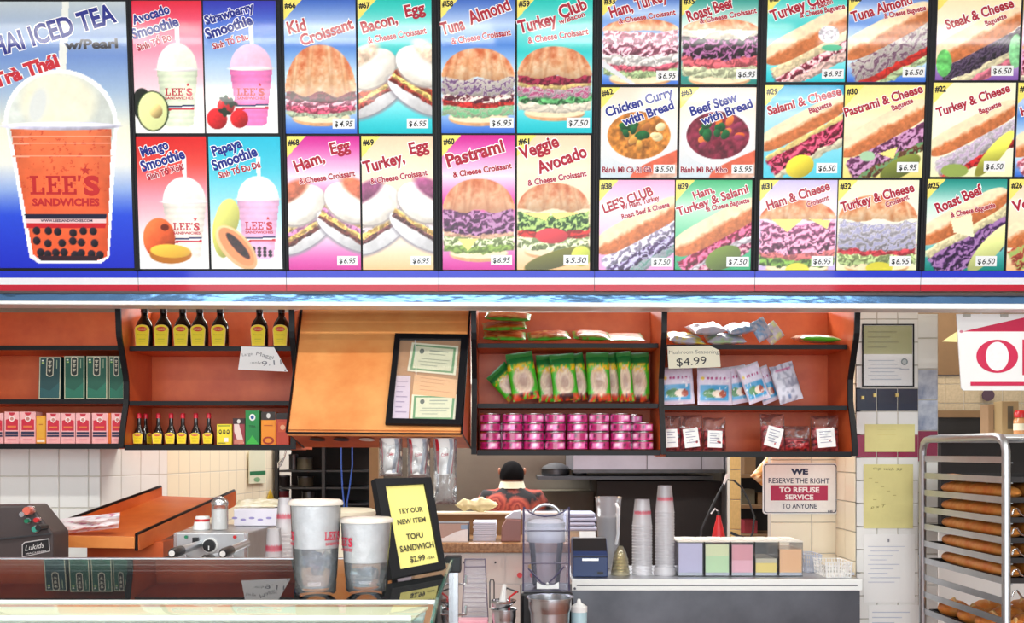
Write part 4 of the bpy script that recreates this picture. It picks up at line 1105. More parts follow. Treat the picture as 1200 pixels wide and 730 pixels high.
def pillow(name, w_, h, d, colfn, M, parent, m=PBAG, n=22, seed=0, crimp=.1, wob=.12, taper=0.0):
    """bag with front to local -Y, base at z=0; M: 4x4 world matrix"""
    r = np.random.default_rng(seed)
    u, v = np.meshgrid(np.linspace(-1, 1, n), np.linspace(-1, 1, n))
    n1 = value_noise(u, v, 2.5, r); n2 = value_noise(u, v, 5, r)
    prof = np.clip(1 - np.abs(u) ** 3.2, 0, 1) ** .6 * np.clip(1 - np.abs(v / (1 - crimp * .5)) ** 4, 0, 1) ** .6
    t = d * prof * (1 + wob * 2 * (n1 - .5)) + d * wob * (n2 - .5) * (prof > 0.05)
    wid = 1 - taper * (v + 1) / 2 - .05 * (1 - np.abs(v) ** 6) * 0 + .03 * (value_noise(u, v, 3, r) - .5)
    xx = u * w_ / 2 * wid; zz = (v + 1) / 2 * h + .03 * h * (value_noise(u, v, 2, r) - .5) * (np.abs(v) > .8) * (v > 0)
    vs = []; cs = []
    col = colfn(u, v, r)
    for side in (-1, 1):
        for j in range(n):
            for i in range(n):
                vs.append(M @ Vector((xx[j, i], side * (t[j, i] / 2 + .0004), zz[j, i])))
                cs.append(tuple(lin(tuple(np.clip(col[j, i], 0, 255)))))
    fs = []
    N = n * n
    for j in range(n - 1):
        for i in range(n - 1):
            a = j * n + i
            fs.append((a, a + 1, a + n + 1, a + n)); fs.append((N + a, N + a + n, N + a + n + 1, N + a + 1))
    for i in range(n - 1):
        fs.append((i, N + i, N + i + 1, i + 1)); k = (n - 1) * n + i; fs.append((k, k + 1, N + k + 1, N + k))
        a = i * n; fs.append((a, a + n, N + a + n, N + a)); a += n - 1; fs.append((a, N + a, N + a + n, a + n))
    mb = MB(); mb.v = [tuple(q) for q in vs]; mb.c = cs; mb.f = fs; mb.m = [0] * len(fs)
    return mb.build(name, m, parent, colors=True, norm=False, smooth=60)


def mixc(base, m, c): return base * (1 - m[..., None]) + np.array(c, float) * m[..., None]
def sm(x): return np.clip(x, 0, 1)


def noodle_col(u, v, r, green=(70, 190, 40), dark=(20, 110, 50)):
    n = value_noise(u, v, 9, r); n2 = value_noise(u, v, 4, r)
    c = np.ones(u.shape + (3,)) * np.array(green, float)
    c = mixc(c, sm((v - .55) * 6), dark)
    rr = np.sqrt((u / .8) ** 2 + ((v + .12) / .72) ** 2) + .1 * (n2 - .5)
    inn = sm((1 - rr) * 8)
    sw = .5 + .5 * np.sin(rr * 22 + np.arctan2(v, u) * 2 + n * 5)
    body = np.ones_like(c) * np.array((236, 214, 180.)); body = mixc(body, sw * .5, (200, 150, 130))
    c = c * (1 - inn[..., None]) + body * inn[..., None]
    c = mixc(c, inn * sm((.5 - rr) * 6) * .5, (170, 130, 120))
    c = mixc(c, sm((v - .3) * 8) * sm((.72 - v) * 8) * sm((n - .45) * 8), (246, 190, 20))
    c = mixc(c, sm((-.62 - v) * 8) * sm((n - .3) * 6), (206, 60, 24))
    c = mixc(c, sm((-.62 - v) * 8) * sm((n2 - .62) * 9), (60, 20, 20))
    return c


def stand(px, zs, Y, rz=0., rx=0., ry=0.):
    return Matrix.Translation((X(px, Y), Y, zs + .002)) @ Matrix.Rotation(rz, 4, 'Z') @ Matrix.Rotation(ry, 4, 'Y') @ Matrix.Rotation(rx, 4, 'X')


def bagthing(name, label, cat, M, group):
    return thing(name, label, cat, M.to_translation(), group)


nb = [(601, 30, 36, -.75, 'fallen-over'), (615, 32, 54, -.16, ''), (643, 28, 54, -.06, ''), (662, 30, 53, -.1, ''), (680.5, 24, 54, -.2, ''), (701, 27, 56, -.04, ''), (718, 21, 56, -.12, ''), (733, 17, 57, -.08, ''), (747, 26, 57, -.03, '')]
LB = ['green and clear noodle bag slumped over at the start of the row'] + [f'green and clear noodle bag, {ORD[i]} of the upright row counted from the slumped bag' for i in range(0, 7)] + ['green and clear noodle bag at the end of the row by the shelf divider']
for i, (px, w_, h_, ry, _) in enumerate(nb):
    Y = 4.135 - (i % 2) * .042
    M = stand(px + (6 if i == 0 else 2), zD[1] + .007 + w_ * .00178 * abs(math.sin(ry)), Y, rz=random.uniform(-.12, .12), rx=-.12, ry=ry)
    t = bagthing('noodle_bag', LB[i], 'bag', M, 'noodle bags standing on the middle shelf')
    pillow('wrapper', w_ * .00355, h_ * .00345, .028, noodle_col, M, t, seed=60 + i)
    pillow('header', w_ * .0035, .03, .004, lambda u, v, r: np.ones(u.shape + (3,)) * np.array((28., 120, 44)), M @ Matrix.Translation((0, .004, h_ * .00345 - .012)) @ Matrix.Rotation(.5, 4, 'X'), t, seed=80 + i, n=8)


def flat_noodle(u, v, r):
    n = value_noise(u, v, 8, r); c = np.ones(u.shape + (3,)) * np.array((60., 170, 40)); inn = sm((.93 - np.abs(u)) * 10) * sm((.93 - np.abs(v)) * 9)
    b = mixc(np.ones_like(c) * np.array((216., 150, 84)), sm((n - .35) * 5), (196, 80, 26)); c = c * (1 - inn[..., None]) + b * inn[..., None]
    return mixc(c, sm((n - .75) * 8), (150, 30, 20))


def lying(px, z, Y, h_, rz=0., tilt=0., roll=0.):
    # bag lying on its back: local z runs into the depth
    return Matrix.Translation((X(px, Y), Y, z)) @ Matrix.Rotation(rz, 4, 'Z') @ Matrix.Rotation(roll, 4, 'Y') @ Matrix.Rotation(math.radians(-90) + tilt, 4, 'X')


fl = [(591, 0.012, 50, 'bottom noodle bag of the small pile at the end of the top shelf', 0, .02), (592, .052, 52, 'middle noodle bag of the small pile on the top shelf', .05, -.03), (594, .092, 54, 'top noodle bag of the small pile on the top shelf', -.05, .05),
      (644, .012, 50, 'flat noodle bag lying just beside the pile on the top shelf', .03, -.04), (694, .013, 44, 'orange flat noodle bag lying in the middle of the top shelf', 0, .03), (735, .007, 42, 'thin flat noodle bag lying nearest the divider on the top shelf', 0, 0)]
for i, (px, dz, w_, l_, rz, roll) in enumerate(fl):
    M = lying(px, zD[0] + dz + .006, 4.035, .1, rz, .3, roll)
    t = bagthing('noodle_bag', l_, 'bag', M, 'noodle bags lying on the top shelf')
    pillow('wrapper', w_ * .0035, .16, .029 if i != 5 else .014, flat_noodle, M, t, seed=90 + i, n=20)

# ---- pink cans
mat('can_rim', (214, 206, 206), .25, 1.0)
CANL = mat('can_label', attr=True, rough=.25, coat=.5)


def can_mesh(seed):
    r = random.Random(seed); seg = 28; mb = MB(); R = .0425; hts = [.003, .009, .016, .023, .030]
    vs = []; cs = []
    ph = r.uniform(0, 6.28)
    for k, z in enumerate(hts):
        for i in range(seg):
            a = 2 * math.pi * i / seg
            vs.append((R * math.cos(a), R * math.sin(a), z))
            q = .5 + .5 * math.sin(a * 3 + ph)
            c = (206, 40, 130) if k in (0, 4) else ((244, 130, 196) if q > .55 else (176, 30, 100))  # lighter pink patches are highlights painted into the label
            if k in (2, 3) and .2 < q < .45: c = (70, 30, 60)
            if k in (2, 3) and q > .92: c = (250, 226, 240)
            cs.append(lin(c))
    fs = [(k * seg + i, k * seg + (i + 1) % seg, (k + 1) * seg + (i + 1) % seg, (k + 1) * seg + i) for k in range(4) for i in range(seg)]
    mb.v = vs; mb.c = cs; mb.f = fs; mb.m = [0] * len(fs)
    return mb


can0 = None
cols = [574.5, 600.5, 625.5, 651, 677, 702.5, 728, 754]
for ci, px in enumerate(cols):
    n = 3 if ci == 7 else 4
    for k in range(n):
        lvl = ['at the bottom', 'second from the bottom', 'third from the bottom', 'on top'][k] if not (k == 2 and n == 3) else 'on top'
        lb = f'pink can {lvl} of the ' + (f'{ORD[ci]} stack counted from the slanted panel' if ci < 7 else 'shorter end stack by the divider')
        loc = (X(px, 4.03), 4.048 + random.uniform(0, .004), zD[2] + .0006 + k * .0374)
        rz = random.uniform(0, 6.28)
        if can0 is None:
            t = thing('canned_food', lb, 'can', (0, 0, 0), 'pink cans stacked on the bottom shelf')
            can_mesh(1).build('label', CANL, t, colors=True, norm=False, smooth=40)
            MB().lathe([(.0415, 0), (.0432, .0012), (.0415, .003)], (0, 0, 0), 24).lathe([(.0418, .030), (.0434, .0335), (.0434, .0355), (.041, .0362), (.040, .0345), (0, .0345)], (0, 0, 0), 24).build('metal_rim', MATS['can_rim'], t, smooth=50)
            can0 = t; t.location = loc; t.rotation_euler = (0, 0, rz)
        else:
            copy_thing(can0, loc, rz, lb)
# a few cans of the row behind show between the front stacks
for j, (px, k) in enumerate(((588, 0), (588, 1), (613.5, 3), (640, 3), (741, 3))):
    copy_thing(can0, (X(px, 4.14), 4.142, zD[2] + .0006 + k * .0374), 1.0 + j, 'pink can in the row behind, ' + ['low beside the first stack', 'second up beside the first stack', 'on top behind the second and third stacks', 'on top behind the third and fourth stacks', 'on top just behind the shorter end stack'][j])
for px, ks in ((588, (2,)), (613.5, (0, 1, 2)), (640, (0, 1, 2)), (741, (0, 1, 2))):
    for k in ks:
        copy_thing(can0, (X(px, 4.14), 4.142, zD[2] + .0006 + k * .0374), 2.2, 'rear-row pink can ' + {588: 'between first and second stacks', 613.5: 'between second and third stacks', 640: 'between third and fourth stacks', 741: 'behind the shorter end stack'}[px] + ', ' + ['at the bottom', 'second up', 'third up'][k])


# ---- mushroom seasoning packets
def mush_col(u, v, r):
    n = value_noise(u, v, 8, r); c = np.ones(u.shape + (3,)) * np.array((226., 216, 236))
    pic = sm((.86 - np.abs(u + .05)) * 12) * sm((v + .82) * 12) * sm((.1 - v) * 12)
    c = mixc(c, pic, (60, 160, 214))
    c = mixc(c, pic * sm((1 - ((u + .25) / .5) ** 2 - ((v + .4) / .25) ** 2) * 5), (60, 130, 60))
    c = mixc(c, pic * sm((1 - ((u - .2) / .42) ** 2 - ((v + .42) / .22) ** 2) * 5), (244, 226, 206))
    c = mixc(c, pic * sm((1 - ((u - .42) / .22) ** 2 - ((v + .42) / .2) ** 2) * 5), (170, 70, 40))
    c = mixc(c, sm((.07 - np.abs(v - .42)) * 25) * sm((.72 - np.abs(u - .1)) * 9) * (.5 + .5 * np.sign(np.sin(u * 26))), (170, 30, 110))
    c = mixc(c, sm((.12 - np.sqrt((u + .72) ** 2 + (v - .42) ** 2)) * 20), (236, 200, 40))
    c = mixc(c, sm((v - .86) * 12), (190, 190, 200))
    return mixc(c, sm((n - .75) * 6), (250, 250, 255))


def silver_col(u, v, r):
    n = value_noise(u, v, 6, r); c = np.ones(u.shape + (3,)) * np.array((206., 206, 220))
    c = mixc(c, sm((n - .5) * 4), (150, 150, 170)); c = mixc(c, sm((.06 - np.abs(v - .7)) * 20) * sm((.7 - np.abs(u)) * 9), (190, 60, 120))
    c = mixc(c, sm((.16 - np.abs(v + .72)) * 12) * sm((.16 - np.abs(u + .1)) * 12), (110, 130, 170))
    for k in range(6): c = mixc(c, sm((.02 - np.abs(v - .4 + k * .16)) * 40) * sm((.6 - np.abs(u)) * 9) * .6, (130, 130, 150))
    return c


mp = [(795, 39, 45, -.05, mush_col, 'mushroom packet standing under the price note beside the divider', 4.10), (838, 42, 45, .0, mush_col, 'mushroom packet facing out flat, second from the divider', 4.10), (868, 28, 46, -.18, mush_col, 'leaning mushroom packet half covered, third from the divider', 4.12),
      (891, 27, 46, -.34, mush_col, 'mushroom packet leaning steeply, its blue picture half covered', 4.075), (905, 22, 44, -.38, mush_col, 'narrow mushroom packet squeezed behind the silver-backed one', 4.11), (928, 29, 46, -.28, silver_col, 'silver-white packet showing its back at the end of the row', 4.07)]
for i, (px, w_, h_, ry, fn, l_, Y) in enumerate(mp):
    M = stand(px, zE[1] + .003 + w_ * .00175 * abs(math.sin(ry)), Y, rz=random.uniform(-.1, .1), rx=-.08, ry=ry)
    t = bagthing('seasoning_packet', l_, 'packet', M, 'mushroom packets on the middle shelf')
    pillow('wrapper', w_ * .0035, h_ * .0035, .022, fn, M, t, seed=120 + i, n=30)
PAC = [lambda u, v, r, c0=c0: mixc(np.ones(u.shape + (3,)) * np.array((190., 190, 204)), sm((value_noise(u, v, 5, r) - .42) * 4), c0) for c0 in ((226, 206, 60), (206, 190, 200), (170, 200, 150), (120, 160, 200), (200, 210, 150))]
tp = [(806, .012, 40, 0, 'silver and yellow packet lying at the divider end of the top shelf', .1), (852, .011, 42, 2, 'pale green packet at the bottom of the top-shelf heap', 0), (834, .055, 36, 1, 'silver packet lying on top of the top-shelf heap', -.1), (872, .055, 30, 3, 'crumpled packet resting across the heap on the top shelf', -.15)]
for i, (px, dz, w_, c, l_, rl) in enumerate(tp):
    M = lying(px, zE[0] + dz, 4.04 + (.01 if i == 2 else 0), .1, random.uniform(-.15, .15), .3, rl)
    t = bagthing('seasoning_packet', l_, 'packet', M, 'packets lying on the top shelf')
    pillow('wrapper', w_ * .0038, .15, .036, PAC[c], M, t, seed=140 + i, n=20, wob=.4)
for i, (px, w_, h_, ry, c, l_) in enumerate(((898, 20, 24, -.5, 3, 'blue and silver packet leaning upright beside the top-shelf heap'), (912, 22, 22, -.65, 4, 'yellowish packet leaning outward at the end of the heap'))):
    M = stand(px, zE[0] + .026, 4.07 + i * .06, rz=.2, rx=-.1, ry=ry); t = bagthing('seasoning_packet', l_, 'packet', M, 'packets lying on the top shelf')
    pillow('wrapper', w_ * .0035, h_ * .0037, .02, PAC[c], M, t, seed=150 + i, n=18, wob=.4)
M = lying(963, zE[0] + .026, 4.05, .1, 0, .12, .04); t = bagthing('noodle_bag', 'lone noodle bag with green edge lying at the far end above the packets', 'bag', M, None)
pillow('wrapper', .17, .17, .034, lambda u, v, r: mixc(mixc(np.ones(u.shape + (3,)) * np.array((226., 190, 160)), sm((value_noise(u, v, 9, r) - .5) * 6), (170, 120, 100)), sm((-v - .75) * 9), (90, 190, 40)), M, t, seed=160)


# ---- packs of red dates
def date_col(u, v, r):
    n = value_noise(u, v, 7, r)
    return mixc(mixc(np.ones(u.shape + (3,)) * np.array((150., 26, 40)), sm((n - .5) * 6), (206, 80, 80)), sm((.35 - n) * 8), (56, 8, 14))


dp = [(787, 22, 28, -.05, 1, 'pack of red dates nearest the divider, with upright white label'), (810, 27, 29, -.12, 1, 'pack of red dates, second from the divider, its label tilted'), (837.5, 26, 26, .04, 1, 'pack of red dates, third from the divider, with squarish label'),
      (906, 28, 31, .28, 1, 'pack of red dates with steeply tilted bluish label'), (934, 30, 16, 0, 0, 'low unlabelled pack of red dates in clear film'), (967, 32, 29, -.08, 1, 'plump pack of red dates beside the curved shelf end')]
for i, (px, w_, h_, lt, lab_, l_) in enumerate(dp):
    Y = 4.06
    M = stand(px, zE[2], Y, rx=-.1); t = bagthing('date_pack', l_, 'packet', M, 'packs of red dates on the bottom shelf')
    pillow('dates', w_ * .0034, h_ * .0034, .05, date_col, M, t, seed=170 + i, n=22, wob=.35, crimp=.3)
    pillow('clear_wrapper', w_ * .0036, h_ * .0034 + .05, .056, lambda u, v, r: np.ones(u.shape + (3,)) * 255., M, t, m=clear_mat('clear_thin', haze=.03, rough=.1, boost=.7), seed=180 + i, n=16, wob=.5)
    if lab_:
        Rm = M @ Matrix.Translation((-.004, -.031, h_ * .0017 + .002)) @ Matrix.Rotation(lt, 4, 'Y'); a, b_ = w_ * .00115, h_ * .00135
        MB().prism([Rm @ Vector(q) for q in ((-a, 0, -b_), (a, 0, -b_), (a, 0, b_), (-a, 0, b_))], Rm.to_3x3() @ Vector((0, .0006, 0))).build('paper_label', MATS['white_paper'], t)
        pr = Print(lambda x_, y_: Rm @ Vector((x_ * a, 0, -y_ * b_)), Rm.to_3x3() @ Vector((0, -1, 0)))
        for k in range(5): pr.k = 0; pr.rect(-.7, -.7 + k * .28, .6 - (k % 2) * .4, -.62 + k * .28, (150, 150, 170))
        pr.build('label_print', t)

# ================================================================== slanted orange hood with framed licences
zh0, zh1 = Z(508, 3.66), 2.11; yh0, yh1 = 3.66, 4.05
kh = -(yh1 - yh0) / (Z(365, yh1) - zh0)


def fm_hood(x, y):
    Y = (yh0 - kh * (CZ - zh0)) / (1 - kh * (y - H) / F)
    return P(x, y, Y)


nh = (fm_hood(500, 400) - fm_hood(400, 400)).cross(fm_hood(400, 380) - fm_hood(400, 480)).normalized()
if nh.y > 0: nh = -nh
t = thing('slanted_hood', 'slanted orange laminate hood panel between the wall shelves', 'hood', P(440, 525, 4.05))
A, B, Cc, D = fm_hood(336, 507), fm_hood(541, 508.5), fm_hood(551, 362), fm_hood(353.5, 362)
MB().hexa([A, B, Cc, D], [p - nh * .018 for p in (A, B, Cc, D)]).build('front_panel', MATS['laminate_light'], t)
bk = [Vector((X(356, 4.1), 4.1, Z(524, 4.1))), Vector((X(551.3, 4.06), 4.1, Z(525, 4.1)))]
MB().add([A, B, bk[1], bk[0]], [(0, 1, 2, 3)]).add([p + Vector((0, 0, .012)) for p in (A, B, bk[1], bk[0])], [(0, 1, 2, 3)]).build('underside', MATS['laminate'], t)
MB().prism([B, Cc, Vector((bk[1].x, 4.1, Cc.z)), bk[1]], (-.006, 0, 0)).build('side_cheek', MATS['laminate'], t)
MB().prism([A, D, Vector((bk[0].x, 4.1, D.z)), bk[0]], (.006, 0, 0)).build('side_cheek', MATS['laminate'], t)
MB().tube([D + nh * .003, A + nh * .003, bk[0]], .0045, 6).build('edge_strip', MATS['black_edge'], t)
MB().tube([Cc + nh * .003, B + nh * .003, bk[1]], .004, 6).build('edge_strip', MATS['black_edge'], t)
MB().tube([A, B], .004, 6).build('edge_strip', MATS['black_edge'], t)
for px in (372, 400, 430):
    c = A.lerp(bk[0], .35); c = Vector((X(px, c.y), c.y, c.z - .006)); sl = (bk[0].z - A.z) / (bk[0].y - A.y)
    MB().add([c + Vector((.03 * math.cos(a), .05 * math.sin(a), .05 * math.sin(a) * sl)) for a in [i * math.pi / 9 for i in range(18)]], [tuple(range(18))]).build('cup_hole', MATS['white_plastic' if px == 430 else 'black_plastic'], t)

t = thing('licence_frame', 'black framed case holding two green-bordered certificates on the slanted panel', 'picture frame', fm_hood(497, 501))
cor = [(452, 500), (541, 501.5), (549, 396), (463.5, 394.5)]; inn = [(459.5, 494), (533.5, 495.5), (540.5, 401), (469, 400.5)]
mb = MB()
for i in range(4):
    j = (i + 1) % 4
    a = [fm_hood(*cor[i]), fm_hood(*cor[j]), fm_hood(*inn[j]), fm_hood(*inn[i])]
    mb.hexa([p + nh * .021 for p in a], [p + nh * .0078 for p in a])
mb.build('frame', MATS['black_frame'], t)
a = [fm_hood(*p) for p in inn]; MB().hexa([p + nh * .007 for p in a], [p + nh * .0062 for p in a]).build('backing_card', mat('brown_card', (196, 148, 106), .6), t)


def sheet(name, pts, m, lift, draw=None):
    a = [fm_hood(*p) for p in pts]; o = MB().hexa([p + nh * (lift + .0008) for p in a], [p + nh * lift for p in a]).build(name, m, t)
    if draw:
        q0 = pts
        def f(u, v):
            top = Vector(q0[3]).lerp(Vector(q0[2]), u); bot = Vector(q0[0]).lerp(Vector(q0[1]), u); r = top.lerp(bot, v); return fm_hood(r.x, r.y) + nh * lift
        p = Print(f, nh, base=.0011); draw(p); p.build('print', o)
    return o


def cert(p):
    p.rect(.05, .06, .95, .94, (120, 170, 120)); p.rect(.1, .12, .9, .88, (238, 238, 206))
    p.ell(.24, .28, .05, .09, (110, 120, 110)); p.rect(.4, .22, .8, .26, (170, 180, 160)); p.rect(.4, .34, .75, .37, (180, 186, 160)); p.rect(.25, .52, .85, .55, (180, 186, 160)); p.rect(.2, .62, .8, .65, (190, 196, 170)); p.rect(.25, .74, .6, .77, (190, 196, 170))


def lines(c, n=5, x1=.85):
    return lambda p: [p.rect(.15, .12 + k * .8 / n, x1 - (k % 3) * .15, .12 + k * .8 / n + .025, c) for k in range(n)]


sheet('lilac_sheet', [(460, 494), (479, 494.3), (481.5, 442), (463, 441.5)], mat('lilac_paper', (226, 210, 226), .6), .0075, lines((180, 160, 190), 7))
sheet('certificate', [(481, 494.5), (533, 495), (536, 464), (483, 464)], MATS['cream_paper'], .0085, cert)
sheet('orange_sheet', [(483.5, 464), (534, 468.5), (536, 447), (486, 440.5)], mat('orange_paper', (246, 196, 146), .6), .0095, lines((220, 150, 110), 4))
sheet('certificate', [(477.5, 437), (534, 442), (537.5, 408), (483, 403.5)], MATS['cream_paper'], .0105, cert)
MB().tube([fm_hood(488, 441) + nh * .011, fm_hood(487, 401) + nh * .011], .002, 6).build('tape_strip', MATS['white_plastic'], t)
a = [fm_hood(*p) for p in inn]; MB().add([p + nh * .016 for p in a], [(0, 1, 2, 3)]).build('glass', clear_mat('frame_glass', haze=.05, rough=.12, boost=.25), t)

# paper cups in clear sleeves, hanging from the hood
for i, (px, py1, bot) in enumerate(((458, 555, 558), (490.5, 556, 560), (521.5, 556, 591))):
    Yc = 3.74; x = X(px, Yc); zt_ = Z(513.5, Yc); zb = Z(py1, Yc); hgt = zt_ - zb
    lb = ['bagged paper cup stack hanging below the licence frame, farthest along from the long one', 'bagged paper cup stack hanging in the middle of three', 'bagged paper cup stack with the longest loose plastic tail'][i]
    t = thing('cup_sleeve', lb, 'paper cups', (x, Yc, zb), 'bagged cup stacks under the slanted hood')
    prof = [(.0285, .0), (.0295, .003), (.028, .006), (.038, hgt)]
    o = MB().lathe(prof, (x, Yc, zb), 24).build('cup_stack', MATS['white_paper'], t, smooth=40)
    fm = lambda a, b, x=x, Yc=Yc, zb=zb, hgt=hgt: Vector((x + (.0285 + .0095 * (1 - b)) * math.sin(a), Yc - (.029 + .0095 * (1 - b)) * math.cos(a), zb + .004 + (hgt - .006) * (1 - b)))
    for (a0, a1, c) in ((-1.5, -.75, (206, 30, 50)) if i else (-1.5, -1.1, (226, 90, 110)), (.45, .9, (176, 186, 200)), (1.15, 1.6, (190, 60, 76))):
        mb = MB(); mb.cur = lin(c)
        for k in range(8):
            b0, b1_ = k / 8, (k + 1) / 8; wv = lambda b: .18 * math.sin(b * 5)
            aa = [fm(a0 + wv(b1_) + (a1 - a0) * q / 3, b1_) for q in range(4)]; bb = [fm(a0 + wv(b0) + (a1 - a0) * q / 3, b0) for q in range(4)]
            for q in range(3): mb.add([aa[q], aa[q + 1], bb[q + 1], bb[q]], [(0, 1, 2, 3)])
        mb.build('printed_wave', MATS['print'], t, colors=True, norm=False)
    pr = Print(fm, (0, -1, 0), base=.001)
    pr.text('Coke', -.35, .52, .45, .48, .1, (190, 40, 60), bold=.02); pr.build('cup_print', t)
    zb2 = Z(bot, Yc)
    pillow('clear_bag', .088, zt_ - zb2, .075, lambda u, v, r: np.ones(u.shape + (3,)) * 255., Matrix.Translation((x, Yc, zb2)), t, m=clear_mat('bag_film', haze=.16, rough=.12, boost=1.4), seed=200 + i, n=18, wob=.4)

# ================================================================== work counters that carry the equipment
mat('counter_brown', (150, 110, 80), .5, noise=(12, .3))
WZ = .95
t = thing('work_counter', 'steel work counter behind the glass case, mostly hidden by it', 'counter', (-1.2, 3.3, 0))
MB().box(-2.3, -.62, 2.72, 4.12, WZ - .04, WZ).build('worktop', MATS['steel_rough'], t)
MB().box(-2.3, -.64, 2.76, 4.1, .1, WZ - .041).build('cabinet_body', MATS['white_plastic'], t)

# ---- grey slicer at the frame edge
def machine_box(px):
    pass


Y0, Y1 = 2.95, 3.06
t = thing('bread_slicer', 'dark grey steel slicing machine with coloured push buttons', 'machine', (X(10, 3.1), 3.1, WZ))
fr = [(-70, 668), (62, 668), (62, 641), (62, 624), (35, 591), (-70, 593)]
zq = lambda y, Y=Y0: Z(y, Y)
pts = [Vector((X(a, Y0), Y0, max(zq(b), WZ + .001))) for a, b in fr]
MB().prism([Vector((X(-70, Y0), Y0, WZ + .0012)), Vector((X(62, Y0), Y0, WZ + .0012)), Vector((X(62, Y0), Y0, zq(625))), Vector((X(35.5, Y0), Y0, zq(592))), Vector((X(-70, Y0), Y0, zq(594)))], (0, Y1 - Y0, 0)).build('housing', MATS['dark_grey'], t, bevel=.006)
MB().prism([P(-70, 640, Y0 - .001), P(61, 626, Y0 - .001), P(61, 624.5, Y0 - .001), P(-70, 637.5, Y0 - .001)], (0, -.006, 0)).build('front_ridge', MATS['steel_dark'], t)


def button(px, py, r, m, ln=.02, ring=True, Yb=Y0):
    c = P(px, py, Yb); k = Yb / F
    mb = MB()
    if ring:
        mb.tube([c, c + Vector((0, -.008, 0))], r * k * 1.25, 14, 0)
    mb.tube([c + Vector((0, -.008 if ring else 0, 0)), c + Vector((0, -ln, 0))], r * k, 14, 1)
    mb.build('push_button', [MATS['steel'], m], t, smooth=40)


mat('red_plastic', (204, 40, 44), .3); mat('green_plastic', (30, 130, 92), .3); mat('teal_plastic', (60, 160, 140), .3); mat('salmon', (214, 104, 84), .35)
button(36.5, 598, 4.6, MATS['salmon'], .03); button(32, 602, 3, MATS['steel'], .035, False); button(34.5, 610, 2.6, MATS['green_plastic']); button(45.5, 609, 2.8, MATS['red_plastic']); button(44, 619.5, 3.4, MATS['teal_plastic']); button(54, 617, 3.4, MATS['black_plastic'], .05, False)
pr = Print(lambda a, b: P(a, b, Y0), (0, -1, 0), base=.0016, step=.0006)
pr.poly([(26, 653), (26, 638), (29, 635), (58, 630.5), (59, 646), (31, 652)], (206, 200, 200)); pr.poly([(27, 651.5), (27, 638.8), (29.5, 636), (57.2, 631.8), (58, 645.2), (31, 651)], (24, 22, 26))
pr.text('Lukids', 30, 645.5, 53, 641, 6.5, (226, 222, 220), bold=.0, shear=.4); pr.text('MACHINES', 31, 649.8, 55, 646.2, 1.8, (206, 200, 200)); pr.build('maker_plate', t)

# ---- orange bread tray
t = thing('bread_tray', 'orange laminate bread tray with raised black-edged sides, sloping up to the wall', 'tray', P(160, 640, 3.6))
FL, FR, BL, BR = P(57, 632, 3.28), P(160, 634, 3.28), P(190, 581, 4.02), P(272, 584, 4.02)
FL.x = X(57, 3.28)
th_ = Vector((0, 0, -.018))
MB().hexa([FL, FR, BR, BL], [p + th_ for p in (FL, FR, BR, BL)]).build('base_board', MATS['tray_orange'], t)
MB().prism([P(57, 627, 3.27), P(160, 628.5, 3.27), P(160, 642, 3.27), P(57, 640.5, 3.27)], (0, -.018, 0)).build('front_rail', mat('tray_orange_light', (226, 128, 62), .42, noise=(6, .3), col2=(240, 156, 84)), t)
LS = [P(122, 612, 3.32), BL.copy() + Vector((0, 0, .045)), BL.copy(), P(122, 628, 3.32)]
LS = [FL + Vector((.0, .03, .04)), BL + Vector((0, 0, .035)), BL, FL + Vector((0, .03, 0))]
MB().prism(LS, (-.014, 0, 0)).build('side_board', MATS['tray_orange'], t)
MB().tube([LS[0] + Vector((-.007, 0, .002)), LS[1] + Vector((-.007, 0, .002)), LS[1] + Vector((-.007, .0, -.03))], .007, 6).build('black_edging', MATS['black_edge'], t)
RS = [FR + Vector((0, -.02, .022)), BR + Vector((0, 0, .03)), BR + Vector((0, 0, -.03)), FR + Vector((0, -.02, -.03))]
MB().prism(RS, (.016, 0, 0)).build('side_board', MATS['tray_orange'], t)
MB().tube([RS[3] + Vector((.008, -.002, 0)), RS[0] + Vector((.008, -.002, .002)), RS[1] + Vector((.008, 0, .002)), RS[1] + Vector((.008, 0, -.03))], .006, 6).build('black_edging', MATS['black_edge'], t)
MB().box(X(108, 3.4), X(196, 3.4), 3.36, 3.98, Z(652, 3.4), Z(652, 3.4) + .055).build('support_box', MATS['laminate'], t)
MB().box(X(118, 3.4), X(186, 3.4), 3.42, 3.9, WZ, Z(652, 3.4)).build('support_leg', MATS['dark_grey'], t)

M = Matrix.Translation(P(69, 625, 3.27) + Vector((0, .03, .012))) @ Matrix.Rotation(.16, 4, 'Y') @ Matrix.Rotation(math.radians(-90) + 0, 4, 'X') @ Matrix.Translation((.1, 0, 0)) @ Matrix.Rotation(0, 4, 'Z')
M = Matrix.Translation(P(100, 622, 3.29) + Vector((0, .05, -.004))) @ Matrix.Rotation(-.11, 4, 'Y')
t = thing('paper_bag', 'crumpled white printed paper bag rolled up on the front edge of the orange tray', 'paper bag', M.to_translation())
pillow('rolled_bag', .185, .052, .05, lambda u, v, r: mixc(mixc(np.ones(u.shape + (3,)) * np.array((244., 234, 236)), sm((value_noise(u, v, 8, r) - .72) * 9), (206, 120, 150)), sm((.3 - value_noise(u, v, 4, r)) * 5), (206, 196, 206)), M, t, m=PBAG, seed=301, n=26, wob=.6, crimp=.5, taper=-.1)

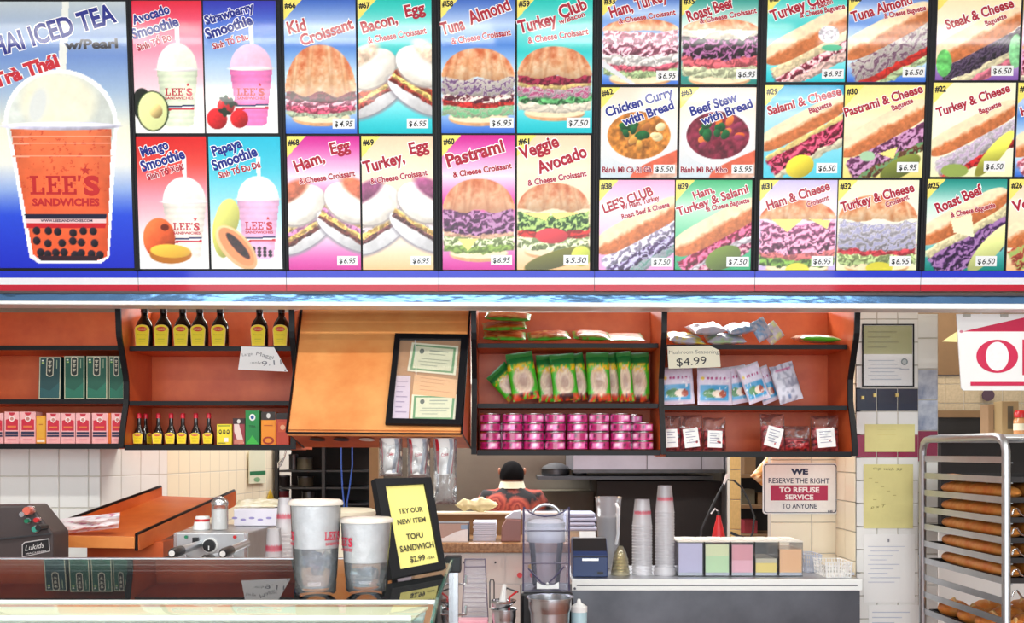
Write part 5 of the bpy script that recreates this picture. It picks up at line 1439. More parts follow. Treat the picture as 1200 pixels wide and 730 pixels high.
# ---- steel press with handles
Yp = 3.1; xl, xr = X(203, Yp), X(291, Yp); zt0 = Z(624, Yp)
t = thing('sandwich_press', 'steel tabletop press with two black-knobbed handles and a round dial', 'machine', ((xl + xr) / 2, 3.3, WZ))
MB().box(xl, xr, Yp, 3.46, WZ + .0012, zt0).build('body', MATS['steel_rough'], t, bevel=.004)
MB().box(xl + .004, xl + .012, Yp - .004, Yp, WZ + .05, zt0 - .002).build('front_trim', MATS['steel'], t)
MB().box(xr - .012, xr - .004, Yp - .004, Yp, WZ + .05, zt0 - .002).build('front_trim', MATS['steel'], t)
c = P(246.5, 639, Yp); k = Yp / F
o = MB().tube([c, c + Vector((0, -.006, 0))], 9 * k, 24).build('dial_ring', MATS['white_plastic'], t)
MB().tube([c + Vector((0, -.0062, 0)), c + Vector((0, -.016, 0))], 7.2 * k, 24).build('dial_knob', MATS['black_plastic'], o)
MB().box(c.x - .0015, c.x + .0015, Yp - .0175, Yp - .0162, c.z - .014, c.z).build('dial_pointer', MATS['white_plastic'], o)
MB().obox(P(230, 633.5, Yp) + Vector((0, -.006, 0)), (3.3 * k, 0, 0), (0, .006, 0), (0, 0, 4 * k)).build('rocker_switch', MATS['black_plastic'], t)
for px, m in ((218.5, 'green_plastic'), (275.5, 'red_plastic')):
    MB().tube([P(px, 629, Yp), P(px, 629, Yp) + Vector((0, -.006, 0))], 2 * k, 12).build('indicator_light', MATS[m], t)
for (a, b_, Yk) in (((234, 638), (201.5, 648.5), 2.86), ((289, 636.5), (261, 649), 2.86), ((262, 651), (240, 656), 2.95)):
    p0 = P(*a, Yp); p1 = P(*b_, Yk); d = (p1 - p0)
    o = MB().tube([p0, p0 + d * .68], 4.6 * k, 14).build('handle_bar', MATS['aluminium'], t, smooth=40)
    MB().tube([p0 + d * .66, p0 + d * .7, p0 + d * .94, p1], 5.6 * k, 16, taper=[.75, 1, 1.05, .8]).build('handle_grip', MATS['black_plastic'], o, smooth=40)
    MB().tube([p1, p1 + d.normalized() * .003], 3.2 * k, 14).build('end_cap', MATS['white_plastic'], o)
for px in (217, 272):
    MB().tube([P(px, 650, Yp - .02), P(px + 1, 655, Yp - .02), P(px + .5, 660, Yp - .02)], 2 * k, 8).build('drain_valve', MATS['steel'], t)

# things on the press
c = Vector((X(257.5, 3.2), 3.2, zt0 + .0012))
t = thing('sugar_shaker', 'glass sugar shaker with domed metal lid standing on the steel press', 'shaker', c)
R = .0265
MB().lathe([(R, 0), (R, .072), (R * .95, .078), (R * .99, .082)], c, 20, cap=False).build('glass_jar', clear_mat('jar_glass', haze=.06, boost=.8), t, smooth=50)
MB().lathe([(R * .88, .002), (R * .88, .066), (R * .2, .07)], c, 20).build('sugar', MATS['white_paper'], t, smooth=50)
MB().lathe([(R * 1.02, .08), (R * 1.04, .088), (R * .85, .1), (R * .4, .107), (.004, .109)], c, 20).build('metal_lid', MATS['steel'], t, smooth=50)
c = Vector((X(236, 3.22), 3.22, zt0 + .0012))
t = thing('foam_cup', 'small white upturned cup with a red band next to the sugar shaker', 'cup', c)
MB().lathe([(.028, 0), (.0275, .004), (.022, .042), (.021, .043)], c, 20, lean=(.1, 0)).build('cup_body', MATS['white_plastic'], t, smooth=50)
MB().lathe([(.0246, .026), (.0236, .034)], c, 20, lean=(.1, 0), cap=False).build('red_band', MATS['red_plastic'], t)
c = Vector((X(296, 3.36), 3.36, zt0 + .0012))
t = thing('wrapping_roll', 'long white printed box of wrap lying across the back of the steel press', 'box', c)
MB().box(X(268, 3.3), X(322, 3.3), 3.36, 3.44, c.z, c.z + .058).build('box_body', mat('lilac_box', (224, 220, 232), .5), t, bevel=.003)
pr = Print(lambda a, b: P(a, b, 3.36), (0, -1, 0))
for k_ in range(5):
    pr.k = 0; pr.ell(275 + k_ * 10, 607 + (k_ % 2) * 2, 3.4, 1.3, (150, 140, 196))
pr.build('print', t)
M = Matrix.Translation((X(298, 3.4), 3.42, c.z + .0625)) @ Matrix.Rotation(math.radians(-70), 4, 'X')
t = thing('plastic_wrap_bag', 'thin cream plastic bag crumpled on top of the wrap box', 'bag', M.to_translation())
pillow('film', .15, .06, .018, lambda u, v, r: mixc(np.ones(u.shape + (3,)) * np.array((226., 214, 180)), sm((value_noise(u, v, 6, r) - .5) * 5), (246, 240, 220)), M, t, seed=310, n=18, wob=.7)

# ---- yellow hazard triangle, socket and green notice on the side wall
def on_side(px, py):
    # point on the receding tiled wall
    d = u2.normalized(); # ray-plane
    nx_, ny_ = d.y, -d.x; tt = (xb * nx_ + yb * ny_) / (((px - 600) / F) * nx_ + 1 * ny_)
    return P(px, py, tt) + Vector((.012, -.0, 0))


ns = Vector((u2.y, -u2.x, 0)).normalized()
for nm, lb, cat_, pts, m in (('wall_sign', 'small yellow triangular card on the side wall beyond the press', 'sign', [(307, 594.5), (323, 596), (314, 573.5)], mat('ochre', (196, 160, 40), .6)), ('wall_notice', 'pale notice with a dark green heading on the side wall under the shelf', 'notice', [(289, 567), (308, 566), (308, 527), (289, 528)], mat('notice_pale', (206, 206, 180), .7)),
                          ('wall_socket', 'small dark wall socket on the side wall', 'socket', [(290, 594.5), (295, 594.2), (295, 589.8), (290, 590)], MATS['black_plastic'])):
    o = MB().prism([on_side(*p) for p in pts], ns * .004).build(nm, m, None, lb, cat_)
    if nm == 'wall_notice':
        pr = Print(on_side, ns, base=.0052); pr.poly([(289.5, 557), (308, 556), (308, 551.5), (289.5, 552.5)], (40, 110, 70)); pr.k = 0
        pr.ell(298, 562, 4, 3, (120, 160, 120), 8); pr.build('print', o)

# ---- stacked clear cups behind the drinks
CUPM = clear_mat('cup_clear', haze=.42, rough=.1, boost=1.0, hazecol=(252, 250, 255)); REDINK = mat('cup_red', (206, 40, 76), .4)


def cup_stack(px, py_top, base, rt, rb, label, group, n=None, red=True, lidbase=False):
    c = Vector(base); Hh = Z(py_top, c.y) - c.z
    t = thing('cup_stack', label, 'cups', c, group)
    one = .115
    rims = []; z = one
    while z < Hh - .001: rims.append(z); z += .0115
    mb = MB(); prof = [(rt, 0.001)]
    zz = 0
    # nested cups upside down: mouths at the bottom, feet pointing up
    k = max(1, int((Hh - one) / .0125)); stp = (Hh - one) / k if k else .01
    o = MB().lathe([(rb, Hh), (rb * 1.0, Hh - .003), (rb + (rt - rb) * .5, Hh - one * .5)][::-1] + [], c, 22, cap=True).build('top_cup', CUPM, t, smooth=50)
    mb = MB()
    for i in range(k + 1):
        z0 = i * stp
        f = .55 + .45 * (1 - i / max(1, k)) if False else 1
        mb.lathe([(rt * 1.05, z0), (rt * 1.05, z0 + .003), (rt * .98, z0 + .0045), (rt * .97, z0 + stp)], c, 22, cap=False)
    mb.lathe([(rt * .97, k * stp + stp), (rb + (rt - rb) * .5, Hh - one * .5)], c, 22, cap=False)
    mb.build('nested_rims', CUPM, t, smooth=50)
    if red:
        m2 = MB(); 
        for a in (-2.5, -1.9, -1.3, -.7, -.1):
            zc = Hh - .062
            for q in range(5):
                aa = a - .25 + q * .12; rr = rb + (rt - rb) * .42 + .0012
                m2.add([(c.x + rr * math.cos(aa + da), c.y + rr * math.sin(aa + da), c.z + zc + dz) for da, dz in ((0, -.014 + .008 * (q % 2)), (.08, -.012), (.08, .012), (0, .016 - .007 * (q % 2)))], [(0, 1, 2, 3)])
        m2.build('red_print', REDINK, t)
    if lidbase:
        MB().lathe([(rt * 1.14, 0), (rt * 1.18, .012), (rt * 1.1, .02), (rt * 1.16, .028), (rt * 1.08, .034)], c, 24, cap=False).build('base_lids', CUPM, t, smooth=50)
    return t


cup_stack(334, 583, (X(334, 3.0), 3.0, WZ + .001), .030, .02, 'tall stack of clear cups standing just behind the larger iced drink', 'clear cup stacks behind the iced drinks')
cup_stack(320, 619, (X(321, 2.92), 2.92, WZ + .001), .028, .02, 'short stack of clear cups beside the steel press', 'clear cup stacks behind the iced drinks')

# white tub lid behind the drinks
c = Vector((X(404, 3.3), 3.3, WZ + .0012)); t = thing('plastic_tub', 'cream lidded plastic tub behind the iced drinks', 'tub', c)
hh = Z(603, 3.3) - c.z
MB().lathe([(.09, 0), (.1, hh)], c, 28).build('tub_body', mat('cream_plastic', (232, 222, 196), .5), t, smooth=40)
MB().lathe([(.104, hh + .0005), (.105, hh + .012), (.09, hh + .02), (.02, hh + .022), (0, hh + .022)], c, 28).build('tub_lid', MATS['cream_plastic'], t, smooth=40)

# ================================================================== glass display case
GZ0, GY0, GZ1, GY1 = 1.2656, 1.55, 1.288, 1.95
XR = -.121
GLASS = clear_mat('case_glass', tint=(240, 246, 242), haze=.03, rough=.015, boost=1.25)
t = thing('display_case', 'curved glass display case with steel rails along the front of the shop counter', 'display case', (-.9, 1.7, .3))
XL = -2.2
MB().hexa([(XL, GY0, GZ0), (XR, GY0, GZ0), (XR, GY1, GZ1), (XL, GY1, GZ1)], [(XL, GY0, GZ0 - .006), (XR, GY0, GZ0 - .006), (XR, GY1, GZ1 - .006), (XL, GY1, GZ1 - .006)]).build('top_glass', GLASS, t)
prof = [(GY0, GZ0), (1.50, 1.257), (1.45, 1.246), (1.40, 1.226), (1.36, 1.198), (1.33, 1.16), (1.31, 1.10), (1.30, 1.0), (1.295, .8)]
mb = MB(); mb.add([(x, y, z) for y, z in prof for x in (XL, XR - .01)], [(2 * i, 2 * i + 1, 2 * i + 3, 2 * i + 2) for i in range(len(prof) - 1)])
mb.build('curved_glass', GLASS, t, smooth=70)
mb = MB(); side = [(GY1, GZ1 - .004)] + prof + [(GY1, .8)]
mb.prism([(XR, y, z) for y, z in side], (.005, 0, 0)); mb.build('side_glass', clear_mat('side_glass', tint=(226, 236, 232), haze=.06, rough=.02), t)
MB().tube([(XR + .003, GY1, GZ1)] + [(XR + .003, y, z + .002) for y, z in prof], .0035, 6).build('glass_edge', mat('glass_green', (60, 110, 96), .15, coat=.8), t)
MB().hexa([(XL, 1.476, 1.2475), (XR - .03, 1.476, 1.2475), (XR - .01, 1.538, 1.258), (XL, 1.538, 1.258)], [(XL, 1.476, 1.2445), (XR - .03, 1.476, 1.2445), (XR - .01, 1.538, 1.255), (XL, 1.538, 1.255)]).build('inner_ledge', mat('ledge_cream', (244, 240, 216), .5), t)  # added cream strip, imitates the bright interior under the glass
MB().box(XL, XR, 1.539, 1.546, GZ0 - .004, GZ0 + .002).build('front_rail', MATS['white_lip'], t)
MB().box(XL, XR - .03, 1.464, 1.471, 1.2545 - .006, 1.2545 + .001).build('front_rail', MATS['white_lip'], t)
MB().box(XL, XR, GY1 + .001, GY1 + .022, GZ1 - .02, GZ1 + .001).build('back_rail', MATS['aluminium'], t)
MB().box(XL, XR - .01, GY1, GY1 + .016, .82, GZ1 - .022).build('sliding_back', mat('case_back', (226, 156, 112), .35, noise=(3, .2)), t)
MB().box(XL, XR - .01, 1.34, GY1 - .02, 1.06, 1.075).build('display_deck', mat('deck_pale', (222, 234, 240), .5), t)
MB().hexa([(XL, 1.41, 1.205), (XR - .02, 1.41, 1.205), (XR - .02, 1.6, 1.247), (XL, 1.6, 1.247)], [(XL, 1.41, 1.195), (XR - .02, 1.41, 1.195), (XR - .02, 1.6, 1.237), (XL, 1.6, 1.237)]).build('lamp_housing', MATS['deck_pale'], t)  # added pale panel, its colour stands in for the lit case interior
MB().box(XL, XR, 1.30, GY1 + .02, .1, .8).build('case_base', MATS['white_plastic'], t)
MB().box(XR - .002, XR + .014, GY1 - .008, GY1 + .016, .8, GZ1 - .012).build('corner_post', MATS['steel'], t)
o = MB().box(XR - .012, XR + .02, GY1 - .014, GY1 + .022, GZ1 - .026, GZ1 + .006).build('corner_bracket', MATS['black_plastic'], t, bevel=.003)
for dz in (-.05, -.11): MB().tube([(XR + .014, GY1, GZ1 + dz), (XR + .03, GY1, GZ1 + dz), (XR + .03, GY1, GZ1 + dz + .018)], .003, 6).build('hinge_pin', MATS['steel'], t)


def glassz(y): return GZ0 + (GZ1 - GZ0) * (y - GY0) / (GY1 - GY0)


ICE = clear_mat('ice_cup', haze=.06, rough=.06, boost=1.2, hazecol=(240, 242, 246)); FROST = mat('frosted', (255, 255, 255), .4, alpha=.78, noise=(55, .16), bump=(60, .4)); WATER = clear_mat('water', tint=(240, 244, 250), haze=.17, hazecol=(255, 255, 255), rough=.02, fres=1.33, boost=1.2)


def iced(px, Y, ytop, ybase, wt, wb, label, f, words):
    zb = glassz(Y) + .0032; c = Vector((X(px, Y), Y, zb)); k = Y / F; Hh = Z(ytop + 5, Y) - zb; rt, rb = wt * k / 2, wb * k / 2
    t = thing('iced_drink', label, 'cup', c, 'iced drinks on the glass case')
    R = lambda z: rb + (rt * .95 - rb) * z / Hh
    MB().lathe([(rb * .85, 0), (rb, .004), (R(.02), .02), (R(.022) * .97, .023), (R(.027), .027), (R(Hh * .6), Hh * .6), (R(Hh * .62) * 1.02, Hh * .62), (R(Hh * .97), Hh * .97)], c, 36, cap=False).build('cup_wall', ICE, t, smooth=50)
    MB().lathe([(rb * .8, .012), (R(.03) * .95, .03), (R(Hh * f) * .95, Hh * f)], c, 36).build('water', WATER, t, smooth=50)
    MB().lathe([(R(Hh * f) * .965, Hh * f + .001), (R(Hh * .96) * .97, Hh * .96)], c, 36, cap=False).build('frosted_ice', FROST, t, smooth=50)
    MB().lathe([(rt * .97, Hh * .965), (rt * 1.03, Hh * .97), (rt * 1.03, Hh * .995), (rt * .98, Hh + .002), (rt * .9, Hh + .004), (0, Hh + .006)], c, 36).build('sealed_lid', mat('lid_film', (232, 222, 210), .3, coat=.4, noise=(30, .18)), t, smooth=50)
    r = random.Random(int(px))
    for i in range(7):
        a = r.uniform(0, 6.28); d = r.uniform(.2, .65) * rb; z = Hh * r.uniform(.15, f - .05); s_ = .008
        rot = Matrix.Rotation(r.uniform(0, 3), 3, 'X') @ Matrix.Rotation(r.uniform(0, 3), 3, 'Z')
        MB().obox(c + Vector((d * math.cos(a), d * math.sin(a), z)), rot @ Vector((s_, 0, 0)), rot @ Vector((0, s_, 0)), rot @ Vector((0, 0, s_))).build('ice_cube', clear_mat('ice', tint=(236, 240, 246), haze=.12, rough=.02, fres=1.31, boost=2), t)
    for (a0, zc, lee) in words:
        fm = lambda x, y: Vector((c.x + (R(zc * Hh) + .0012) * math.sin(a0 + x), c.y - (R(zc * Hh) + .0012) * math.cos(a0 + x), c.z + zc * Hh - y))
        p = Print(fm, (math.sin(a0), -math.cos(a0), 0), base=.0008)
        p.slab_word(-.45, 0, .45, .0135, (204, 40, 70)); p.text('SANDWICHES', -.42, .008, .42, .008, .0045, (204, 40, 70), bold=.03); p.star(.2, -.02, .002, (204, 40, 70))
        p.build('red_logo', t)
    return t


iced(370, 1.585, 583, 701, 62, 47, 'larger iced drink in a clear cup, frosted above clear water, on the case top', .5, [(1.0, .6, 1), (-1.25, .6, 1)])
iced(429, 1.60, 604, 699, 62, 46, 'smaller iced drink in a clear cup standing between the larger one and the sign', .42, [(-.85, .66, 1)])

# ---- easel sign
SA, SB, SC = P(457, 679, 1.698), P(520.5, 667, 1.795), P(437.5, 562, 1.765)
SN = (SB - SA).cross(SC - SA).normalized()
def fm_sign(x, y):
    # tilted plane leaning back
    d = P(x, y, 1.0) - Vector((0, 0, CZ))
    return Vector((0, 0, CZ)) + d * ((SA - Vector((0, 0, CZ))).dot(SN) / d.dot(SN))


nsg = Vector((0, -1, .28)).normalized(); nsg = (fm_sign(500, 600) - fm_sign(400, 600)).cross(fm_sign(400, 560) - fm_sign(400, 660)).normalized()
if nsg.y > 0: nsg = -nsg
t = thing('counter_sign', 'black easel frame with yellow paper advertising a tofu sandwich, on the case top', 'sign', fm_sign(488, 672))
oc = [(457, 679), (520.5, 667), (503, 560.5), (437.5, 562)]; ic = [(467, 668), (513, 659.5), (495.5, 568), (449.5, 570.5)]
mb = MB()
for i in range(4):
    j = (i + 1) % 4; a = [fm_sign(*oc[i]), fm_sign(*oc[j]), fm_sign(*ic[j]), fm_sign(*ic[i])]
    mb.hexa([p + nsg * .006 for p in a], [p - nsg * .008 for p in a])
mb.build('frame', MATS['black_frame'], t)
a = [fm_sign(*p) for p in ic]; MB().hexa([p + nsg * .002 for p in a], [p - nsg * .006 for p in a]).build('yellow_sheet', mat('sign_yellow', (238, 226, 130), .6), t)


def qf(u, v):
    top = Vector(ic[3]).lerp(Vector(ic[2]), u); bot = Vector(ic[0]).lerp(Vector(ic[1]), u); r = top.lerp(bot, v); return fm_sign(r.x, r.y)


pr = Print(qf, nsg, base=.0026)
for s_, a_, b_, v_, h_ in (('TRY OUR', .24, .86, .34, .062), ('NEW ITEM', .16, .88, .47, .062), ('TOFU', .32, .74, .66, .07), ('SANDWICH', .1, .96, .8, .075), ('$2.99', .3, .68, .94, .07), ('+TAX', .72, .92, .94, .03)):
    pr.text(s_, a_, v_, b_, v_, h_, (70, 66, 44), bold=.025)
pr.build('lettering', t)
zs_ = glassz(1.86) + .001
MB().hexa([P(446, 600, 1.84), P(452, 600, 1.84), P(455, 655, 1.9), P(448, 655, 1.9)], [P(446, 600, 1.85), P(452, 600, 1.85), P(455, 655, 1.91), P(448, 655, 1.91)]).build('easel_leg', MATS['black_plastic'], t)

# ================================================================== kitchen beyond the opening
# steel wall sheet and range hood
struct('wall_steel_sheet', MB().box(X(436, 7.2), X(870, 7.2), 7.2, 7.24, .8, 2.0), mat('steel_sheet', (128, 120, 108), .42, 1.0, noise=(2.2, .2), stretch=(1, 1, 2)))
t = thing('range_hood', 'brushed steel range hood over the dark cooking range', 'hood', (X(755, 6.4), 6.4, Z(553, 6.4)))
MB().box(X(672, 6.3), X(848, 6.3), 6.3, 7.18, Z(551, 6.3), 1.95).build('hood_front', mat('hood_steel', (186, 186, 198), .4, 1.0, noise=(3, .25)), t)
MB().box(X(672, 6.3), X(848, 6.3), 6.28, 6.3, Z(554, 6.3), Z(550, 6.3)).build('lower_rim', MATS['steel_dark'], t)
for px in (758, 822): MB().box(X(px, 6.29), X(px + .8, 6.29), 6.292, 6.3, Z(550, 6.3), 1.9).build('panel_seam', MATS['steel_dark'], t)
t = thing('cooking_range', 'dark blackened cooking range with a shelf under the steel hood', 'stove', (X(750, 6.5), 6.6, 0))
MB().box(X(700, 6.5), X(846, 6.5), 6.5, 7.15, .2, Z(564, 6.5)).build('range_body', MATS['kitchen_dark'], t)
MB().box(X(630, 6.42), X(836, 6.42), 6.42, 6.9, Z(562, 6.42), Z(558, 6.42)).build('warming_shelf', MATS['steel_dark'], t)
MB().box(X(630, 6.9), X(700, 6.9), 6.8, 7.15, .2, Z(575, 6.9)).build('side_cabinet', mat('kitchen_olive', (96, 90, 72), .5, noise=(5, .3)), t)
MB().box(X(849.5, 6.3), X(854, 6.3), 6.25, 6.4, .2, 2.0).build('steel_post', MATS['steel_rough'], t)
zsh = Z(558, 6.42) + .0012
for i, (px, r, h_, lb) in enumerate(((651, .095, .075, 'dark domed pan stack on the warming shelf behind the worker'), (679, .05, .03, 'low dark dish beside the pan stack on the warming shelf'))):
    c = Vector((X(px, 6.6), 6.6, zsh)); t = thing('cooking_pot', lb, 'pot', c)
    MB().lathe([(r * .9, 0), (r, .01), (r, h_ * .55), (r * 1.12, h_ * .56), (r * 1.12, h_ * .62)], c, 24).build('pot_body', MATS['steel_dark'], t, smooth=40)
    MB().lathe([(r * .98, h_ * .63), (r * .9, h_ * .8), (r * .5, h_ * 1.05), (r * .15, h_ * 1.15), (0, h_ * 1.16)], c, 24).build('pot_lid', MATS['kitchen_dark'], t, smooth=40)
# dark store rack behind the drinks
t = thing('storage_rack', 'black open storage rack deep in the kitchen behind the iced drinks', 'rack', (X(380, 6.2), 6.4, 0))
xl_, xr_ = X(322, 6.2), X(434, 6.2)
MB().box(xl_, xr_, 6.66, 6.7, .3, 2.2).build('back_panel', MATS['kitchen_dark'], t)
for px in (322, 377, 432): MB().box(X(px, 6.2), X(px, 6.2) + .02, 6.2, 6.24, .1, 2.1).build('rack_post', MATS['black_plastic'], t)
for py in (521, 551, 571, 590, 612): MB().box(xl_, xr_, 6.22, 6.66, Z(py, 6.2) - .012, Z(py, 6.2)).build('rack_shelf', MATS['black_plastic'], t)
for i, (px, py, r, h_, m, lb) in enumerate(((357, 551, .05, .07, 'kitchen_olive', 'olive tin on the upper shelf of the dark rack'), (332, 571, .045, .06, 'kitchen_dark', 'dark tin at the wall end of the rack, second shelf'), (358, 571, .05, .055, 'kitchen_olive', 'pale tin on the second shelf of the dark rack'), (330, 590, .05, .07, 'carton_wine', 'dull red tin low on the dark rack'), (362, 590, .045, .06, 'steel_dark', 'small steel pot low on the dark rack'), (344, 551, .03, .09, 'steel_dark', 'narrow steel canister on the upper shelf of the dark rack'))):
    c = Vector((X(px, 6.4), 6.4, Z(py, 6.2) + .0012)); tt_ = thing('storage_tin', lb, 'tin', c, 'tins on the dark storage rack')
    MB().lathe([(r, 0), (r, h_)], c, 18).build('tin_body', MATS[m], tt_, smooth=40); MB().lathe([(r * 1.04, h_ + .0003), (r * 1.04, h_ + .008), (r * .6, h_ + .012)], c, 18).build('tin_lid', MATS['steel_dark'], tt_, smooth=40)
t = thing('steel_ladle', 'bright steel ladle hook hanging at the edge of the dark rack', 'ladle', P(330, 540, 5.9))
MB().tube([P(337, 521, 6.212), P(333, 536, 6.19), P(328, 546, 6.19), P(326, 548, 6.19), P(326, 543, 6.19), P(331, 537, 6.19)], .006, 6).build('hook', MATS['steel'], t)
for px0, px1, lb in ((399.5, 403, 'blue cord hanging nearer the dark rack'), (412.5, 406.5, 'blue cord hanging nearer the easel sign, slanting inward')):
    o = MB().tube([P(px0, 260, 5.2), P(px0, 505, 5.2), P(px0 + .4, 545, 5.2), P((px0 + px1) / 2, 572, 5.2), P(px1, 590, 5.2), P(px1 + .3, 606, 5.2), P(px1, 650, 5.2)], .0042, 6).build('hanging_cord', mat('cord_blue', (44, 84, 170), .4), None, lb, 'cord')
t = thing('side_cabinet', 'brown kitchen cabinet end panel between the dark rack and the steel wall', 'cabinet', (X(445, 6.0), 6.0, 0))
MB().box(X(433, 5.9), X(462, 5.9), 5.9, 6.15, 0, Z(604, 5.9)).build('cabinet_body', MATS['plaster_brown'], t)
MB().box(X(433, 5.9), X(443, 5.9), 5.9, 6.15, Z(604, 5.9) + .001, 2.0).build('end_panel', MATS['plaster_brown'], t)

# ---- pass counter with granite edge
YC = 5.0; zc = Z(636, YC)
xl_, xr_ = X(452, YC), X(676, YC)
t = thing('pass_counter', 'speckled brown granite counter over white panelled front in the middle of the kitchen', 'counter', ((xl_ + xr_) / 2, 5.2, 0))
pass_counter = t
MB().box(xl_, xr_, YC, 5.55, zc - .052, zc).build('granite_top', mat('granite', (120, 84, 56), .3, noise=(55, .5), col2=(196, 156, 112), coat=.4), t, bevel=.006)
MB().box(xl_, xr_, YC + .03, 5.5, .1, zc - .053).build('counter_body', MATS['white_plastic'], t)
for i in range(8):
    for j in range(5):
        a = xl_ + (xr_ - xl_) * i / 8; z_ = zc - .055 - j * .16
        if z_ - .155 > .2: MB().box(a + .002, a + (xr_ - xl_) / 8 - .002, YC + .024, YC + .03, z_ - .155, z_ - .003).build('front_panel', MATS['tile_white'], t)
for px in (544, 580.5, 650): MB().tube([P(px, 659, YC + .024), P(px, 659, YC + .018)], .0055, 10).build('screw_cap', MATS['black_plastic'], t)
MB().box(X(452, 5.5), X(676, 5.5), 5.5, 5.52, zc + .001, Z(602, 5.5)).build('back_riser', MATS['plaster_brown'], t)
MB().box(X(452, 5.48), X(676, 5.48), 5.48, 5.6, Z(602.5, 5.48), Z(600.5, 5.48)).build('ledge', MATS['cream_plastic'], t)

zc += .0012
t = thing('napkin_box', 'tan box with a white wave on its front on the granite counter', 'box', P(530, 640, 5.1))
xa_, xb_ = X(508, 5.05), X(549, 5.05); zt_ = Z(613, 5.05)
MB().box(xa_, xb_, 5.05, 5.2, zc, zt_).build('box_body', mat('box_navy', (40, 44, 62), .4), t)
fmb = lambda a, b: P(a, b, 5.05)
pr = Print(fmb, (0, -1, 0)); pr.rect(508, 613.5, 548, 634.6, (186, 160, 150)); pr.poly([(508, 634.6), (508, 632), (520, 630), (532, 624), (541, 621), (548, 620), (548, 634.6)], (240, 242, 246)); pr.rect(540, 615, 548, 620, (150, 180, 210)); pr.build('printed_front', t)
t = thing('paper_stack', 'stack of white papers beside the tan and white box on the granite counter', 'papers', P(568, 634, 5.12))
for k in range(9): MB().box(X(554, 5.1) + random.uniform(0, .006), X(582, 5.1) + random.uniform(-.006, 0), 5.1, 5.3, zc + k * .0108, zc + k * .0108 + .009).build('paper_sheaf', mat('paper_blue', (206, 212, 230), .7), t)
t = thing('receipt_holder', 'mauve-brown plastic dispenser with a pale top on the granite counter', 'dispenser', P(599, 636, 5.05))
MB().prism([P(587, 635, 5.04), P(610, 635, 5.04), P(611, 609, 5.04), P(594, 608, 5.04), P(588, 618, 5.04)], (0, .14, 0)).build('holder_body', mat('mauve', (142, 104, 100), .4), t, bevel=.006)
MB().prism([P(592, 607.5, 5.05), P(611, 608, 5.05), P(611, 599, 5.05), P(602, 600, 5.05)], (0, .12, 0)).build('pale_top', mat('grey_blue', (190, 196, 210), .4), t)
M = Matrix.Translation(P(558, 600.5, 5.5) + Vector((0, 0, .042))) @ Matrix.Rotation(-1.57, 4, 'X')
t = thing('cloth_bundle', 'cream crumpled wrapper lying along the ledge of the granite counter', 'cloth', M.to_translation())
pillow('crumpled_cloth', .24, .07, .05, lambda u, v, r: mixc(np.ones(u.shape + (3,)) * np.array((206., 196, 150)), sm((value_noise(u, v, 6, r) - .5) * 4), (240, 232, 190)), M, t, seed=320, n=20, wob=.8)
t = thing('towel_stack', 'pale blue folded towels to the side of the blender cover', 'towels', P(682, 640, 5.2))
for k in range(4): MB().box(X(662, 5.1), X(700, 5.1) - .01 * (k % 2), 5.1, 5.3, zc + .05 + k * .024, zc + .05 + k * .024 + .022).build('folded_towel', mat('towel_blue', (190, 200, 226), .9), t, bevel=.008)
MB().box(X(664, 5.1), X(698, 5.1), 5.12, 5.28, zc, zc + .049).build('towel_base', MATS['cream_plastic'], t)
MB().tube([P(668, 605.5, 5.46), P(673, 605.5, 5.46)], .012, 10).build('paper_roll', MATS['cream_plastic'], None, 'tiny cream roll on the ledge beside the blender cover', 'roll')

